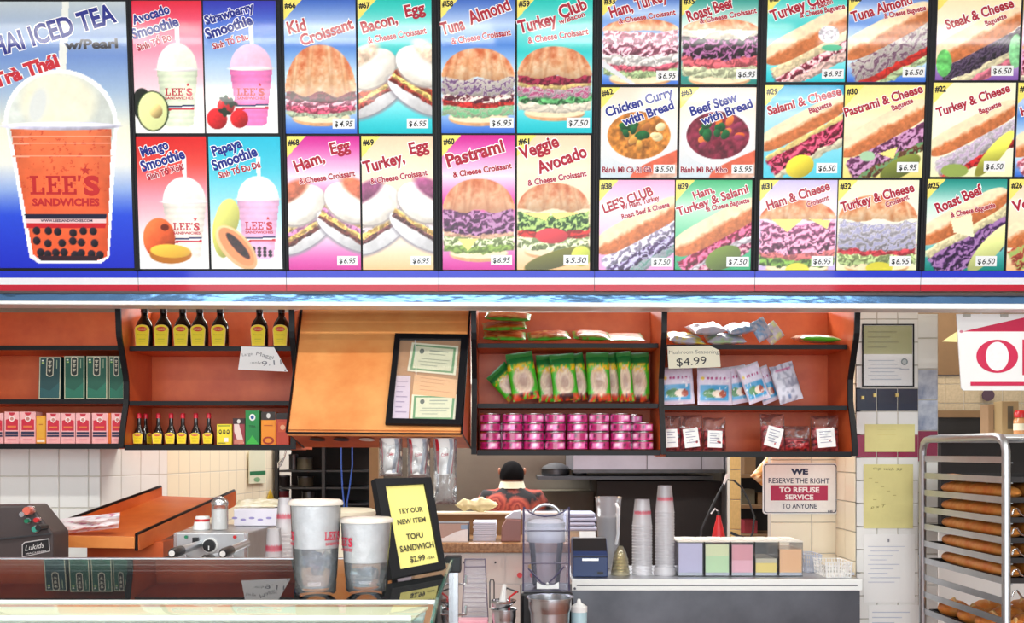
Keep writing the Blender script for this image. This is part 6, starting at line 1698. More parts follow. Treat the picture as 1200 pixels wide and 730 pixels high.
# ---- person with back to the camera
def person():
    Y = 6.15; x0 = X(600, Y); k = Y / F
    t = thing('person', 'person seen from behind in a rust and black rose-patterned shirt, working at the stove', 'person', (x0, Y + .05, 0))
    top = Z(540, Y)
    def V(px, py, dy=0): return (X(px, Y), Y + dy, Z(py, Y))
    shz = Z(577, Y)
    J = {'pel': (x0, Y + .02, .78), 'sp': (x0, Y + .03, .98), 'ch': (x0, Y + .05, 1.13), 'nk': (x0, Y + .06, shz + .03), 'hd0': (x0, Y + .075, shz + .08), 'hd1': (x0, Y + .08, shz + .15),
         'sl': (x0 - .155, Y + .05, shz - .035), 'sr': (x0 + .155, Y + .05, shz - .035), 'el': (x0 - .215, Y + .09, 1.0), 'er': (x0 + .215, Y + .09, 1.0), 'wl': (x0 - .15, Y + .30, .98), 'wr': (x0 + .15, Y + .30, .98),
         'hl': (x0 - .09, Y + .06, .72), 'hr': (x0 + .09, Y + .06, .72), 'kl': (x0 - .1, Y + .02, .41), 'kr': (x0 + .1, Y + .02, .41), 'al': (x0 - .1, Y + .0, .075), 'ar': (x0 + .1, Y + .0, .075), 'tl': (x0 - .11, Y + .15, .03), 'tr': (x0 + .11, Y + .15, .03)}
    Rr = {'pel': (.15, .1), 'sp': (.135, .095), 'ch': (.15, .1), 'nk': (.05, .05), 'hd0': (.075, .085), 'hd1': (.078, .092), 'sl': (.042, .042), 'sr': (.042, .042), 'el': (.042, .042), 'er': (.042, .042), 'wl': (.028, .028), 'wr': (.028, .028),
          'hl': (.085, .085), 'hr': (.085, .085), 'kl': (.058, .058), 'kr': (.058, .058), 'al': (.038, .038), 'ar': (.038, .038), 'tl': (.03, .025), 'tr': (.03, .025)}
    E_ = [('pel', 'sp'), ('sp', 'ch'), ('ch', 'nk'), ('nk', 'hd0'), ('hd0', 'hd1'), ('ch', 'sl'), ('ch', 'sr'), ('sl', 'el'), ('sr', 'er'), ('el', 'wl'), ('er', 'wr'), ('pel', 'hl'), ('pel', 'hr'), ('hl', 'kl'), ('hr', 'kr'), ('kl', 'al'), ('kr', 'ar'), ('al', 'tl'), ('ar', 'tr')]
    # palms and fingers
    for s_, sx in (('l', 1), ('r', -1)):
        wx, wy, wz = J['w' + s_]
        J['p' + s_] = (wx + .012 * sx, wy + .06, wz - .005); Rr['p' + s_] = (.03, .018); E_.append(('w' + s_, 'p' + s_))
        for q in range(4):
            f1, f2 = f'f{s_}{q}a', f'f{s_}{q}b'; ox = (-.024 + q * .016)
            L_ = (.032, .038, .036, .028)[q]
            J[f1] = (wx + .012 * sx + ox, wy + .06 + .035, wz - .012); J[f2] = (wx + .012 * sx + ox, wy + .095 + L_ * .8, wz - .035); Rr[f1] = (.0085, .0085); Rr[f2] = (.0065, .0065)
            E_ += [('p' + s_, f1), (f1, f2)]
        J['th' + s_] = (wx + .045 * sx, wy + .07, wz - .015); Rr['th' + s_] = (.009, .009); E_.append(('p' + s_, 'th' + s_))
    keys = list(J); o0 = wloc(t)
    me = bpy.data.meshes.new('body'); me.from_pydata([tuple(Vector(J[a]) - o0) for a in keys], [(keys.index(a), keys.index(b)) for a, b in E_], [])
    b = bpy.data.objects.new('body', me); COL.objects.link(b); b.parent = t
    b.modifiers.new('skin', 'SKIN'); ss = b.modifiers.new('sub', 'SUBSURF'); ss.levels = 1; ss.render_levels = 2
    sv = me.skin_vertices[0].data
    for i, a in enumerate(keys): sv[i].radius = Rr[a]
    sv[0].use_root = True
    me.materials.append(mat('skin', (178, 118, 92), .5))
    # face: nose, ears, eyes, mouth
    hx, hy, hz = J['hd1']
    MB().lathe([(.0, -.02), (.013, -.012), (.009, .012), (0, .03)], (hx, hy + .098, hz - .02), 10).build('nose', MATS['skin'], t, smooth=60)
    for s_ in (-1, 1):
        MB().lathe([(0, -.022), (.006, -.016), (.009, .004), (.007, .018), (0, .022)], (hx + s_ * .08, hy - .0, hz - .018), 10, sy=1.4).build('ear', MATS['skin'], t, smooth=60)
        MB().lathe([(0, -.008), (.011, 0), (0, .008)], (hx + s_ * .03, hy + .088, hz), 10).build('eye', MATS['white_plastic'], t, smooth=60)
    MB().lathe([(0, -.005), (.022, 0), (0, .005)], (hx, hy + .088, hz - .055), 10, sy=.4).build('mouth', MATS['red_plastic'], t, smooth=60)
    # hair: cap over skull
    mb = MB(); seg = 28; rings = 12; vs = []; fs = []
    hzc = top - .096
    for i in range(rings + 1):
        ph = i / rings * 1.8
        for j in range(seg):
            a = 2 * math.pi * j / seg; back = -math.sin(a)
            p_ = ph * (1 if back > -.2 else .62)
            r_ = math.sin(min(p_, 1.9)); wob = 1 + .03 * math.sin(a * 7 + i)
            vs.append((hx + .077 * wob * r_ * math.cos(a), hy - .004 + .1 * wob * r_ * math.sin(a), hzc + .096 * math.cos(p_)))
    for i in range(rings):
        for j in range(seg): fs.append((i * seg + j, i * seg + (j + 1) % seg, (i + 1) * seg + (j + 1) % seg, (i + 1) * seg + j))
    mb.add(vs, fs); mb.build('hair', mat('hair_black', (14, 12, 13), .95, spec=.1), t, smooth=70)
    # shirt: torso loft with sleeves, rose pattern
    rose = mat('rose_shirt', (190, 78, 56), .8)
    nt = rose.node_tree; L = nt.links.new; bs = nt.nodes['Principled BSDF']
    tc = nt.nodes.new('ShaderNodeTexCoord'); vo = nt.nodes.new('ShaderNodeTexVoronoi'); vo.inputs['Scale'].default_value = 7.0; vo.inputs['Randomness'].default_value = .35; L(tc.outputs['Object'], vo.inputs['Vector'])
    nn = nt.nodes.new('ShaderNodeTexNoise'); nn.inputs['Scale'].default_value = 30; L(tc.outputs['Object'], nn.inputs['Vector'])
    ad = nt.nodes.new('ShaderNodeMath'); ad.operation = 'MULTIPLY_ADD'; ad.inputs[1].default_value = .3; L(nn.outputs[0], ad.inputs[0]); L(vo.outputs['Distance'], ad.inputs[2])
    r1 = nt.nodes.new('ShaderNodeValToRGB'); L(ad.outputs[0], r1.inputs[0]); cr = r1.color_ramp
    for i, (p_, c_) in enumerate(((.2, (190, 96, 74)), (.3, (124, 40, 36)), (.38, (186, 88, 68)), (.47, (128, 42, 38)), (.6, (180, 80, 62)), (.78, (22, 18, 22)))):
        e = cr.elements[i] if i < 2 else cr.elements.new(p_)
        e.position = p_; e.color = lin(c_) + (1,)
    L(r1.outputs[0], bs.inputs['Base Color'])
    secs = [(.74, .185, .13, .02), (.9, .18, .125, .03), (1.02, .185, .13, .04), (1.12, .2, .13, .045), (shz - .05, .2, .12, .05), (shz - .012, .165, .1, .055), (shz + .012, .11, .08, .06), (shz + .03, .068, .066, .062)]
    mb = MB(); seg = 32; vs = []; fs = []
    for (z, rx, ry, dy) in secs:
        for j in range(seg):
            a = 2 * math.pi * j / seg; ca, sa = math.cos(a), math.sin(a)
            vs.append((x0 + rx * math.copysign(abs(ca) ** .8, ca), Y + dy + ry * math.copysign(abs(sa) ** .9, sa), z + .006 * math.sin(a * 5 + z * 20)))
    for i in range(len(secs) - 1):
        for j in range(seg): fs.append((i * seg + j, i * seg + (j + 1) % seg, (i + 1) * seg + (j + 1) % seg, (i + 1) * seg + j))
    mb.add(vs, fs)
    o = mb.build('shirt', rose, t, smooth=80)
    sb = o.modifiers.new('sub', 'SUBSURF'); sb.levels = 1; sb.render_levels = 1
    for s_, sx in (('l', -1), ('r', 1)):
        a, b_ = Vector(J['s' + s_]), Vector(J['e' + s_])
        MB().tube([a + Vector((-.06 * sx, 0, .0)), a + Vector((-.012 * sx, 0, -.006)), a.lerp(b_, .25), a.lerp(b_, .6), b_ + Vector((0, .01, .01))], .07, 16, taper=[.75, .98, .98, .86, .8]).build('sleeve', rose, t, smooth=70)
    MB().lathe([(.085, -.022), (.08, .0), (.072, .022)], (x0, Y + .066, shz + .046), 20, cap=False).build('collar', MATS['cream_paper'], t, smooth=60)
    MB().lathe([(.17, 0), (.17, .05), (.15, .1)], (x0, Y + .035, .7), 20, sy=.75).build('waistband', mat('trouser_dark', (36, 36, 44), .8), t, smooth=60)
    for s_, sx in (('l', -1), ('r', 1)):
        MB().tube([Vector(J['h' + s_]) + Vector((0, 0, .04)), J['k' + s_], J['a' + s_]], .098, 14, taper=[1, .72, .6]).build('trouser_leg', MATS['trouser_dark'], t, smooth=70)
        MB().tube([Vector(J['a' + s_]) + Vector((0, -.04, -.03)), Vector(J['a' + s_]) + Vector((0, .03, -.03)), J['t' + s_]], .045, 12, taper=[.7, 1, .75]).build('shoe', MATS['black_plastic'], t, smooth=70)


person()

# ================================================================== middle: blender and pots
YM = 3.5; ZM = .8
t = thing('prep_counter', 'steel preparation counter low under the blender and the steel pots', 'counter', (X(600, 3.6), 3.6, 0))
MB().box(X(534, 3.3), X(664, 3.3), 3.3, 3.95, ZM - .03, ZM).build('worktop', MATS['steel_rough'], t)
MB().box(X(536, 3.3), X(662, 3.3), 3.33, 3.93, .1, ZM - .031).build('cabinet_body', MATS['white_plastic'], t)
# blender enclosure
Yf, Yk = 3.5, 3.68
zb_ = Z(692, Yf)
t = thing('blender', 'countertop blender under a clear sound cover with chrome handle arch', 'blender', (X(640, 3.6), 3.6, ZM))
MB().box(X(610, Yf), X(671, Yf), Yf - .05, Yk + .04, ZM + .0012, zb_).build('motor_base', MATS['black_plastic'], t, bevel=.012)
SH = clear_mat('cover_plastic', tint=(246, 246, 251), haze=.035, hazecol=(210, 210, 236), rough=.05)
xa_, xb_ = X(613, Yf), X(667, Yf); ztop = Z(597, Yf)
outl = [(613, 692), (667, 692), (667, 594), (660, 600), (651, 604), (640, 605), (629, 604), (620, 600), (614, 594)]
mb = MB(); mb.prism([P(a, b, Yf) for a, b in outl], (0, .003, 0)); mb.build('front_shield', SH, t)
for x_ in (xa_, xb_): MB().box(x_ - .0015, x_ + .0015, Yf, Yk, zb_ + .001, ztop - .01).build('side_shield', SH, t)
MB().box(xa_, xb_, Yk, Yk + .003, zb_, ztop - .01).build('rear_shield', SH, t)
DK = mat('smoke_edge', (70, 66, 96), .3)
MB().tube([P(a, b, Yf - .002) for a, b in outl], .0034, 6, closed=True).build('shield_edge', DK, t)
MB().tube([P(613, 622, Yf - .003), P(667, 622, Yf - .003)], .0022, 6).build('shield_rib', DK, t); MB().tube([P(614, 660, Yf - .003), P(667, 660, Yf - .003)], .0018, 6).build('shield_rib', DK, t)
MB().tube([P(619, 666, Yf - .004), P(634, 682, Yf - .004), P(641, 685, Yf - .004), P(650, 676, Yf - .004), P(661, 664, Yf - .004)], .0032, 6).build('latch_strut', DK, t)
arc = [P(640 + 17.5 * math.cos(a), 607 - 16 * math.sin(a), Yf + .05) for a in [math.radians(20 + 14 * i) for i in range(11)]]
MB().tube(arc, .0065, 8).build('chrome_handle', MATS['steel'], t, label='bright chrome handle arch', smooth=60)
c = Vector((X(640, 3.59), 3.59, zb_ + .002))
MB().lathe([(.045, 0), (.05, .01), (.058, .12), (.068, .2), (.07, .235)], c, 24, cap=False).build('jar', clear_mat('jar_plastic', haze=.15, rough=.1, hazecol=(226, 226, 236)), t, smooth=50)
MB().lathe([(.07, .165), (.069, .235), (.05, .245), (0, .245)], c, 24).build('jar_lid', mat('jar_lid', (222, 222, 226), .4), t, smooth=50)
MB().prism([P(629, 690, Yf - .006), P(655, 690, Yf - .006), P(655, 682, Yf - .006), P(648, 686, Yf - .006), P(636, 686, Yf - .006), P(629, 682, Yf - .006)], (0, .004, 0)).build('front_clip', MATS['white_plastic'], t)
MB().lathe([(0, -.006), (.006, 0), (0, .006)], P(641.5, 684, Yf - .008), 10).build('clip_pin', MATS['white_plastic'], t, smooth=60)
for px, c_ in ((609, 'red_plastic'), (624, 'red_plastic'), (622, 'ochre')):
    MB().tube([P(px, 674 if c_ != 'ochre' else 664, 4.98), P(px, 674 if c_ != 'ochre' else 664, 5.02)], .014, 12).build('round_knob', MATS[c_], pass_counter)


def pot(px, Y, ptop, r, label, lid=False):
    c = Vector((X(px, Y), Y, ZM + .0012)); h_ = Z(ptop, Y) - c.z
    t = thing('steel_pot', label, 'pot', c)
    MB().lathe([(r * .8, 0), (r * .84, .004), (r * .86, h_ * .72), (r * .96, h_ * .8), (r * .97, h_ - .006), (r * 1.06, h_ - .004), (r * 1.06, h_), (r * .93, h_ - .002), (r * .9, h_ * .8), (r * .8, h_ * .1), (0, h_ * .1)], c, 32, cap=False).build('pot_body', MATS['steel'], t, smooth=35)
    return t, c, h_


t, c, h_ = pot(644.5, 3.36, 699, .076, 'wide shiny steel pot standing in front of the blender')
t, c, h_ = pot(590.5, 3.40, 713, .043, 'narrow steel canister holding a white spatula and red tongs')
MB().tube([c + Vector((-.01, 0, .05)), c + Vector((-.004, -.01, h_ + .03)), c + Vector((.002, -.015, h_ + .085))], .006, 8, taper=[1.4, 2.2, 1]).build('white_spatula', MATS['white_plastic'], None, 'white spatula standing in the narrow steel canister', 'spatula')
MB().tube([c + Vector((.012, .01, .05)), c + Vector((.02, .0, h_ + .04)), c + Vector((.045, -.01, h_ + .06))], .004, 6).build('red_tongs', MATS['red_plastic'], None, 'red handled tongs standing in the narrow steel canister', 'tongs')
MB().tube([c + Vector((.0, .02, .05)), c + Vector((-.01, .022, h_ + .03)), c + Vector((.01, .02, h_ + .068)), c + Vector((.05, .01, h_ + .055))], .0035, 6).build('black_ladle', MATS['black_plastic'], None, 'black curved ladle handle standing in the narrow steel canister', 'ladle')
MB().lathe([(.001, -.002), (.03, .006), (.042, .022), (.044, .03)], c + Vector((-.012, -.012, h_ + .001)), 20, cap=False, lean=(.4, 0)).build('steel_sieve', MATS['steel'], None, 'round steel sieve resting on the narrow canister rim', 'sieve')
t = thing('cup_rack', 'tall clear plastic lid rack against the white counter front', 'rack', P(557, 728, 3.7))
RK = clear_mat('rack_clear', haze=.3, hazecol=(190, 182, 196), rough=.1)
MB().hexa([P(541, 728, 3.7), P(572, 728, 3.7), P(568.5, 655, 3.75), P(545, 655, 3.75)], [P(541, 728, 3.72), P(572, 728, 3.72), P(568.5, 655, 3.77), P(545, 655, 3.77)]).build('front_plate', RK, t)
for a, b_ in (((541, 728), (545, 655)), ((572, 728), (568.5, 655)), ((545, 664), (569, 664)), ((545, 655), (569, 655))):
    MB().tube([P(a[0], a[1], 3.7 if a[1] > 700 else 3.74), P(b_[0], b_[1], 3.745)], .0025, 6).build('rack_edge', mat('rack_line', (120, 112, 130), .4), t)
for k in range(10):
    f = 672 + k * 5.6
    MB().tube([P(543, f, 3.70), P(571, f, 3.70)], .0014, 5).build('stacked_lid', mat('lid_line', (176, 168, 182), .5), t)
MB().box(X(545, 3.75), X(568, 3.75), 3.73, 3.8, ZM + .001, Z(727, 3.7)).build('rack_foot', MATS['grey_blue'], t)
MB().tube([P(574, 712, 3.72), P(574, 682, 3.74), P(575, 679, 3.74), P(578, 679, 3.74), P(579, 682, 3.74), P(579, 712, 3.72), P(576, 745, 3.72)], .0025, 6).build('wire_hook', MATS['steel_dark'], None, 'thin wire loop standing beside the clear lid rack', 'hook')
MB().box(X(535, 3.45), X(572, 3.45), 3.42, 3.5, ZM + .0012, Z(726, 3.45)).build('pink_box', mat('pink_plastic', (246, 170, 186), .4), None, 'pink plastic tray in front of the clear lid rack', 'tray', bevel=.003)
c = Vector((X(680, 3.9), 3.9, .84)); 

# ================================================================== steel counter under the notice
YS = 4.05; zs = Z(679, YS)
xs0, xs1 = X(670, YS), X(1010, YS)
t = thing('steel_counter', 'long stainless steel serving counter beneath the packet shelves', 'counter', ((xs0 + xs1) / 2, 4.3, 0))
MB().box(xs0, xs1, YS, 4.285, zs - .012, zs).build('worktop', MATS['aluminium'], t)
MB().box(xs0, xp0 - .012, 4.285, YW - .01, zs - .012, zs).build('worktop_rear', MATS['aluminium'], t)
MB().box(xs0, xs1, YS - .006, YS, zs - .045, zs + .001).build('white_nosing', MATS['white_lip'], t, bevel=.002)
MB().box(xs0 + .02, xs1 - .02, YS - .0075, YS - .006, zs - .026, zs - .021).build('groove_line', MATS['steel_dark'], t)
MB().box(xs0, xs1 - .004, YS + .012, YS + .03, .3, zs - .046).build('front_panel', mat('steel_front', (112, 114, 120), .34, 1.0, noise=(2.5, .5)), t)
MB().box(xs0, xs1 - .01, YS + .031, 4.28, .1, zs - .05).build('cabinet_body', MATS['steel_dark'], t)
MB().tube([(xs0 + .012, YS - .0075, zs - .036), (xs0 + .012, YS - .011, zs - .036)], .005, 10).build('screw', MATS['steel_dark'], t)
zs += .0012
# receipt printer
t = thing('receipt_printer', 'black and navy receipt printer with a curl of white paper', 'printer', P(692, 672, 4.15))
xa_, xb_ = X(671, 4.12), X(712.5, 4.12); z2 = Z(633, 4.12); z1 = Z(652, 4.12)
mb = MB(); mb.prism([(xa_, 4.12, zs), (xa_, 4.26, zs), (xa_, 4.26, z2), (xa_, 4.18, z2), (xa_, 4.12, z1)], (xb_ - xa_, 0, 0)); mb.build('printer_body', mat('navy_plastic', (40, 60, 104), .35), t, bevel=.005)
MB().prism([(xa_ + .003, 4.1185, z1 - .004), (xa_ + .003, 4.179, z2 + .0035), (xa_ + .003, 4.245, z2 + .0035), (xa_ + .003, 4.245, z2 + .0005), (xa_ + .003, 4.18, z2 + .0005), (xa_ + .003, 4.12, z1 - .004)], (xb_ - xa_ - .006, 0, 0)).build('top_cover', MATS['black_plastic'], t)
MB().box(xa_ + .04, xb_ - .04, 4.114, 4.121, z1 - .018, z1 - .008).build('paper_slot', MATS['steel'], t)
MB().box(xb_ - .045, xb_ - .02, 4.116, 4.121, zs + .012, zs + .022).build('button_plate', MATS['black_plastic'], t)
MB().hexa([(xa_ + .035, 4.20, z2 + .004), (xb_ - .045, 4.20, z2 + .004), (xb_ - .045, 4.21, z2 + .03), (xa_ + .035, 4.21, z2 + .03)], [(xa_ + .035, 4.202, z2 + .004), (xb_ - .045, 4.202, z2 + .004), (xb_ - .045, 4.212, z2 + .03), (xa_ + .035, 4.212, z2 + .03)]).build('receipt_paper', MATS['white_paper'], t)
# squeeze bottle below the counter, standing on the low counter's end
cz = Vector((X(678.5, 3.42), 3.42, ZM + .0012))
t = thing('side_stool', 'small white stand under the squeeze bottle', 'stand', (cz.x, cz.y, 0)); MB().box(cz.x - .05, cz.x + .08, 3.37, 3.5, .0, ZM).build('stand_body', MATS['white_plastic'], t)
t = thing('squeeze_bottle', 'white capped squeeze bottle with pale blue contents below the receipt printer', 'bottle', cz)
hb = Z(714, 3.42) - cz.z
MB().lathe([(.026, 0), (.028, .004), (.028, hb - .012), (.024, hb)], cz, 20).build('bottle_body', mat('pale_blue', (176, 206, 214), .35), t, smooth=50)
MB().lathe([(.029, hb - .008), (.029, hb + .01), (.014, hb + .02), (.008, hb + .024), (.005, hb + .036), (0, hb + .037)], cz, 20).build('nozzle_cap', MATS['white_plastic'], t, smooth=50)
# clear dome lids
c = Vector((X(727, 4.2), 4.2, zs)); t = thing('dome_lids', 'tower of clear dome lids with a golden sheen between printer and cup stacks', 'lids', c)
for k in range(6):
    MB().lathe([(.044 - k * .0018, k * .013), (.044 - k * .0018, k * .013 + .003), (.040 - k * .0018, k * .013 + .006), (.036 - k * .002, k * .013 + .03), (.024 - k * .002, k * .013 + .05), (.01, k * .013 + .058)], c, 20, cap=False).build('dome_lid', clear_mat('dome_clear', tint=(246, 240, 214), haze=.18, rough=.05, boost=1.8, hazecol=(240, 232, 206)), t, smooth=50)  # pale gold tint and haze colour in the plastic
c = Vector((X(713, 4.45), 4.45, zs)); t = thing('plastic_pitcher', 'tall frosted plastic pitcher standing behind the dome lids', 'pitcher', c)
hp = Z(582, 4.45) - zs
MB().lathe([(.042, 0), (.044, .006), (.058, hp - .02), (.061, hp)], c, 28, cap=False).build('pitcher_wall', clear_mat('pitcher_clear', haze=.42, rough=.12, hazecol=(206, 208, 214)), t, smooth=50)
MB().lathe([(.0425, .004), (.053, hp * .72)], c, 28).build('cloudy_liquid', mat('grey_liquid', (160, 160, 160), .3, alpha=.6), t, smooth=50)
MB().tube([c + Vector((.03, -.05, hp - .03)), c + Vector((.034, -.085, hp - .045)), c + Vector((.034, -.09, hp * .5)), c + Vector((.03, -.045, hp * .35))], .007, 8).build('pitcher_handle', mat('frost_white', (226, 228, 232), .35), t, smooth=50)
cup_stack(753, 585, (X(752.5, 4.22), 4.22, zs), .043, .032, 'shorter clear cup stack with red print beside the dome lids', 'clear cup stacks on the steel counter')
cup_stack(779, 569, (X(779, 4.2), 4.2, zs), .041, .03, 'tallest clear cup stack, standing on a ring of lids beside the lavender container', 'clear cup stacks on the steel counter', lidbase=True)
# topping containers
CB = clear_mat('container_clear', haze=.04, rough=.06, boost=.7)
cont = [(794.5, 824.5, [(1.0, (206, 202, 234))], 'lavender liquid, nearest the cup stacks'), (826, 855.5, [(.62, (206, 240, 190)), (.96, (232, 240, 190))], 'pale green liquid in two shades'), (857, 883.5, [(.5, (250, 190, 206)), (.95, (236, 160, 172))], 'pink liquid, paler in its lower half'),
        (885, 911.5, [(.42, (250, 226, 120)), (.55, (214, 206, 180))], 'yellow liquid only half full'), (913, 941, [(.82, (250, 196, 140))], 'orange liquid at the end of the row')]
zt_ = Z(635.5, 4.14)
for i, (a, b_, ly, lb) in enumerate(cont):
    xa_, xb_ = X(a, 4.14), X(b_, 4.14); hh = zt_ - zs
    t = thing('drink_container', 'square clear container of ' + lb, 'container', ((xa_ + xb_) / 2, 4.22, zs), 'drink containers on the steel counter')
    mb = MB(); q = .002
    mb.box(xa_, xb_, 4.14, 4.14 + q, zs, zt_); mb.box(xa_, xb_, 4.34 - q, 4.34, zs, zt_); mb.box(xa_, xa_ + q, 4.14 + q, 4.34 - q, zs, zt_); mb.box(xb_ - q, xb_, 4.14 + q, 4.34 - q, zs, zt_); mb.box(xa_ + q, xb_ - q, 4.14 + q, 4.34 - q, zs, zs + .003)
    mb.build('container_wall', CB, t)
    z0 = zs + .016
    for k, (f, c_) in enumerate(ly):
        z1 = zs + hh * f - .004
        MB().box(xa_ + .004, xb_ - .004, 4.145, 4.335, z0, z1).build('liquid', mat(f'liquid_{i}_{k}', c_, .25, coat=.4), t); z0 = z1 + .0002
    MB().box(xa_ + .004, xb_ - .004, 4.145, 4.335, zs + .004, zs + .0155).build('base_layer', MATS['grey_blue'], t)
    MB().box(xa_ - .001, xb_ + .001, 4.136, 4.344, zt_ + .0003, zt_ + .006).build('lid', mat('lid_white', (232, 228, 216), .45), t, bevel=.002)
    MB().box((xa_ + xb_) / 2 - .02, (xa_ + xb_) / 2 + .02, 4.2, 4.28, zt_ + .0063, zt_ + .012).build('lid_grip', MATS['lid_white'], t)


# baskets
def basket(name, x0, x1, y0, y1, z0, h_, m, label):
    t = thing(name, label, 'basket', ((x0 + x1) / 2, (y0 + y1) / 2, z0))
    mb = MB(); f = .12
    for k in range(5):
        z = z0 + h_ * k / 4; e = .006 * k / 4
        mb.tube([(x0 - e, y0 - e, z + .001), (x1 + e, y0 - e, z + .001), (x1 + e, y1 + e, z + .001), (x0 - e, y1 + e, z + .001)], .0022, 5, closed=True)
    for k in range(9):
        x = x0 + (x1 - x0) * k / 8; e = .006
        mb.tube([(x, y0, z0 + .001), (x, y0 - e, z0 + h_)], .0024, 5); mb.tube([(x, y1, z0 + .001), (x, y1 + e, z0 + h_)], .0024, 5)
    for k in range(6):
        y = y0 + (y1 - y0) * k / 5
        mb.tube([(x0, y, z0 + .001), (x0 - .006, y, z0 + h_)], .0024, 5); mb.tube([(x1, y, z0 + .001), (x1 + .006, y, z0 + h_)], .0024, 5)
    mb.build('lattice', MATS[m], t)
    MB().box(x0, x1, y0, y1, z0 + .001, z0 + .003).build('basket_floor', MATS[m], t)


basket('white_basket', X(967, 4.12), X(995, 4.12), 4.1, 4.26, zs, .062, 'white_plastic', 'white perforated plastic basket at the far end of the steel counter')
basket('blue_basket', X(945, 4.28), X(961, 4.28), 4.28, 4.42, zs, .075, 'grey_blue', 'grey-blue plastic basket behind the end of the container row')
# black hose and red nozzle bottle
t = thing('black_hose', 'black hose arching above the drink containers', 'hose', P(850, 600, 4.46))
pa = [(817, 664), (822, 620), (831, 600), (842, 578), (851, 562), (860, 563), (869, 571), (878, 588), (884, 606), (882, 625), (877, 634)]
MB().tube([P(a, b, 4.46) for a, b in pa], .0048, 8).build('hose', MATS['black_plastic'], t, smooth=60)
MB().tube([P(856, 624, 4.44), P(865, 628, 4.44), P(876, 631, 4.44), P(882, 636, 4.44)], .0065, 8).build('hose_end', MATS['black_plastic'], t, smooth=60)
MB().tube([P(848, 568, 4.46), P(853, 556, 4.46)], .008, 8, taper=[.6, 1.2]).build('clip', MATS['white_plastic'], t)
MB().tube([P(833, 602, 4.455), P(838, 596, 4.455), P(842, 600, 4.455)], .004, 6).build('wire_tie', MATS['white_plastic'], t)
c = Vector((X(842, 4.392), 4.392, zs)); hr_ = Z(604, 4.392) - zs
t = thing('red_nozzle_bottle', 'red cone-topped bottle standing behind the green and pink containers', 'bottle', c)
MB().lathe([(.034, 0), (.036, .01), (.034, hr_ * .5), (.026, hr_ * .7), (.012, hr_ * .92), (.009, hr_)], c, 18).build('bottle_body', MATS['red_plastic'], t, smooth=50)
MB().lathe([(.007, hr_ + .0003), (.006, hr_ + .02)], c, 12).build('black_tip', MATS['black_plastic'], t)
# things seen between the column and the notice
t = thing('wall_rack', 'dark shelving with brown boxes between the tiled column and the counter wall', 'shelf', (X(886, 5.9), 5.9, 0))
MB().box(X(868, 5.9), X(925, 5.9), 6.25, 6.3, .3, 2.2).build('back_panel', MATS['kitchen_dark'], t)
for py in (556, 592, 627): MB().box(X(868, 5.9), X(925, 5.9), 5.9, 6.25, Z(py, 5.9) - .02, Z(py, 5.9)).build('rack_shelf', MATS['plaster_brown'], t)
for px, py, w_, h_, m, lb in ((879, 556, .07, .1, 'plaster_brown', 'brown box on the top shelf behind the containers'), (877, 592, .08, .09, 'kitchen_olive', 'olive box on the middle shelf behind the containers'), (893, 592, .05, .07, 'plaster_brown', 'small brown box beside the olive one'), (880, 627, .08, .08, 'carton_wine', 'dark red box on the low shelf behind the containers')):
    c = Vector((X(px, 6.0), 6.05, Z(py, 5.9) + .0012)); MB().box(c.x - w_ / 2, c.x + w_ / 2, 6.0, 6.15, c.z, c.z + h_).build('stock_box', MATS[m], None, lb, 'box', bevel=.002)
M = Matrix.Translation((X(889, 5.0), 5.0, Z(566, 5.0))) @ Matrix.Rotation(.7, 4, 'Y')
t = thing('bread_bag', 'clear bag of golden bread hanging behind the corner of the notice', 'bag', M.to_translation())
pillow('bread_in_bag', .11, .16, .07, lambda u, v, r: mixc(np.ones(u.shape + (3,)) * np.array((226., 160, 90)), sm((value_noise(u, v, 5, r) - .5) * 5), (250, 226, 180)), M, t, seed=330, n=18, wob=.7)
MB().tube([M.to_translation() + Vector((.06, 0, .1)), Vector((X(893, 5.0), 5.0, 2.72))], .002, 5).build('hanging_string', MATS['white_plastic'], t)

# ---- refusal notice
YN = YW - .018
t = thing('refusal_notice', 'white metal notice reserving the right to refuse service, on the cream tiled wall', 'sign', P(937, 602, YN))
fmn = lambda a, b: P(a, b, YN)
rr = []
for cx, cy, a0 in ((978, 546, -90), (978, 599, 0), (897.5, 599, 90), (897.5, 546, 180)):
    rr += [(cx + 3.4 * math.cos(math.radians(a0 + k * 22.5)), cy + 3.4 * math.sin(math.radians(a0 + k * 22.5))) for k in range(5)]
MB().prism([fmn(*p) for p in rr], (0, .008, 0)).build('sign_plate', MATS['white_plastic'], t)
ctr = (937.7, 572.5)
sc = lambda k, q=1.0: [(ctr[0] + (x - ctr[0]) * k, ctr[1] + (y - ctr[1]) * q) for x, y in rr]
p = Print(fmn, (0, -1, 0))
p.poly(sc(.975, .96), (30, 44, 70)); p.poly(sc(.955, .93), (240, 240, 236))
p.rect(903, 568.5, 970, 586.5, (176, 30, 76))
NV = (30, 40, 76)
p.text('WE', 926.5, 555.5, 947, 555.5, 6.4, NV, bold=.06); p.text('RESERVE THE RIGHT', 900.5, 566, 972, 566.4, 6.2, NV, bold=.012)
p.text('TO REFUSE', 913, 576.6, 960, 576.8, 6.0, (246, 240, 240), bold=.035); p.text('SERVICE', 920, 585, 953, 585.2, 5.8, (246, 240, 240), bold=.035)
p.text('TO ANYONE', 916.5, 596, 957, 596, 6.2, NV, bold=.012); p.text('B-85', 970, 600, 975.5, 600, 2, NV, bold=.03)
p.build('lettering', t)

# ---- papers on the pillar
YPf = YP - .0055


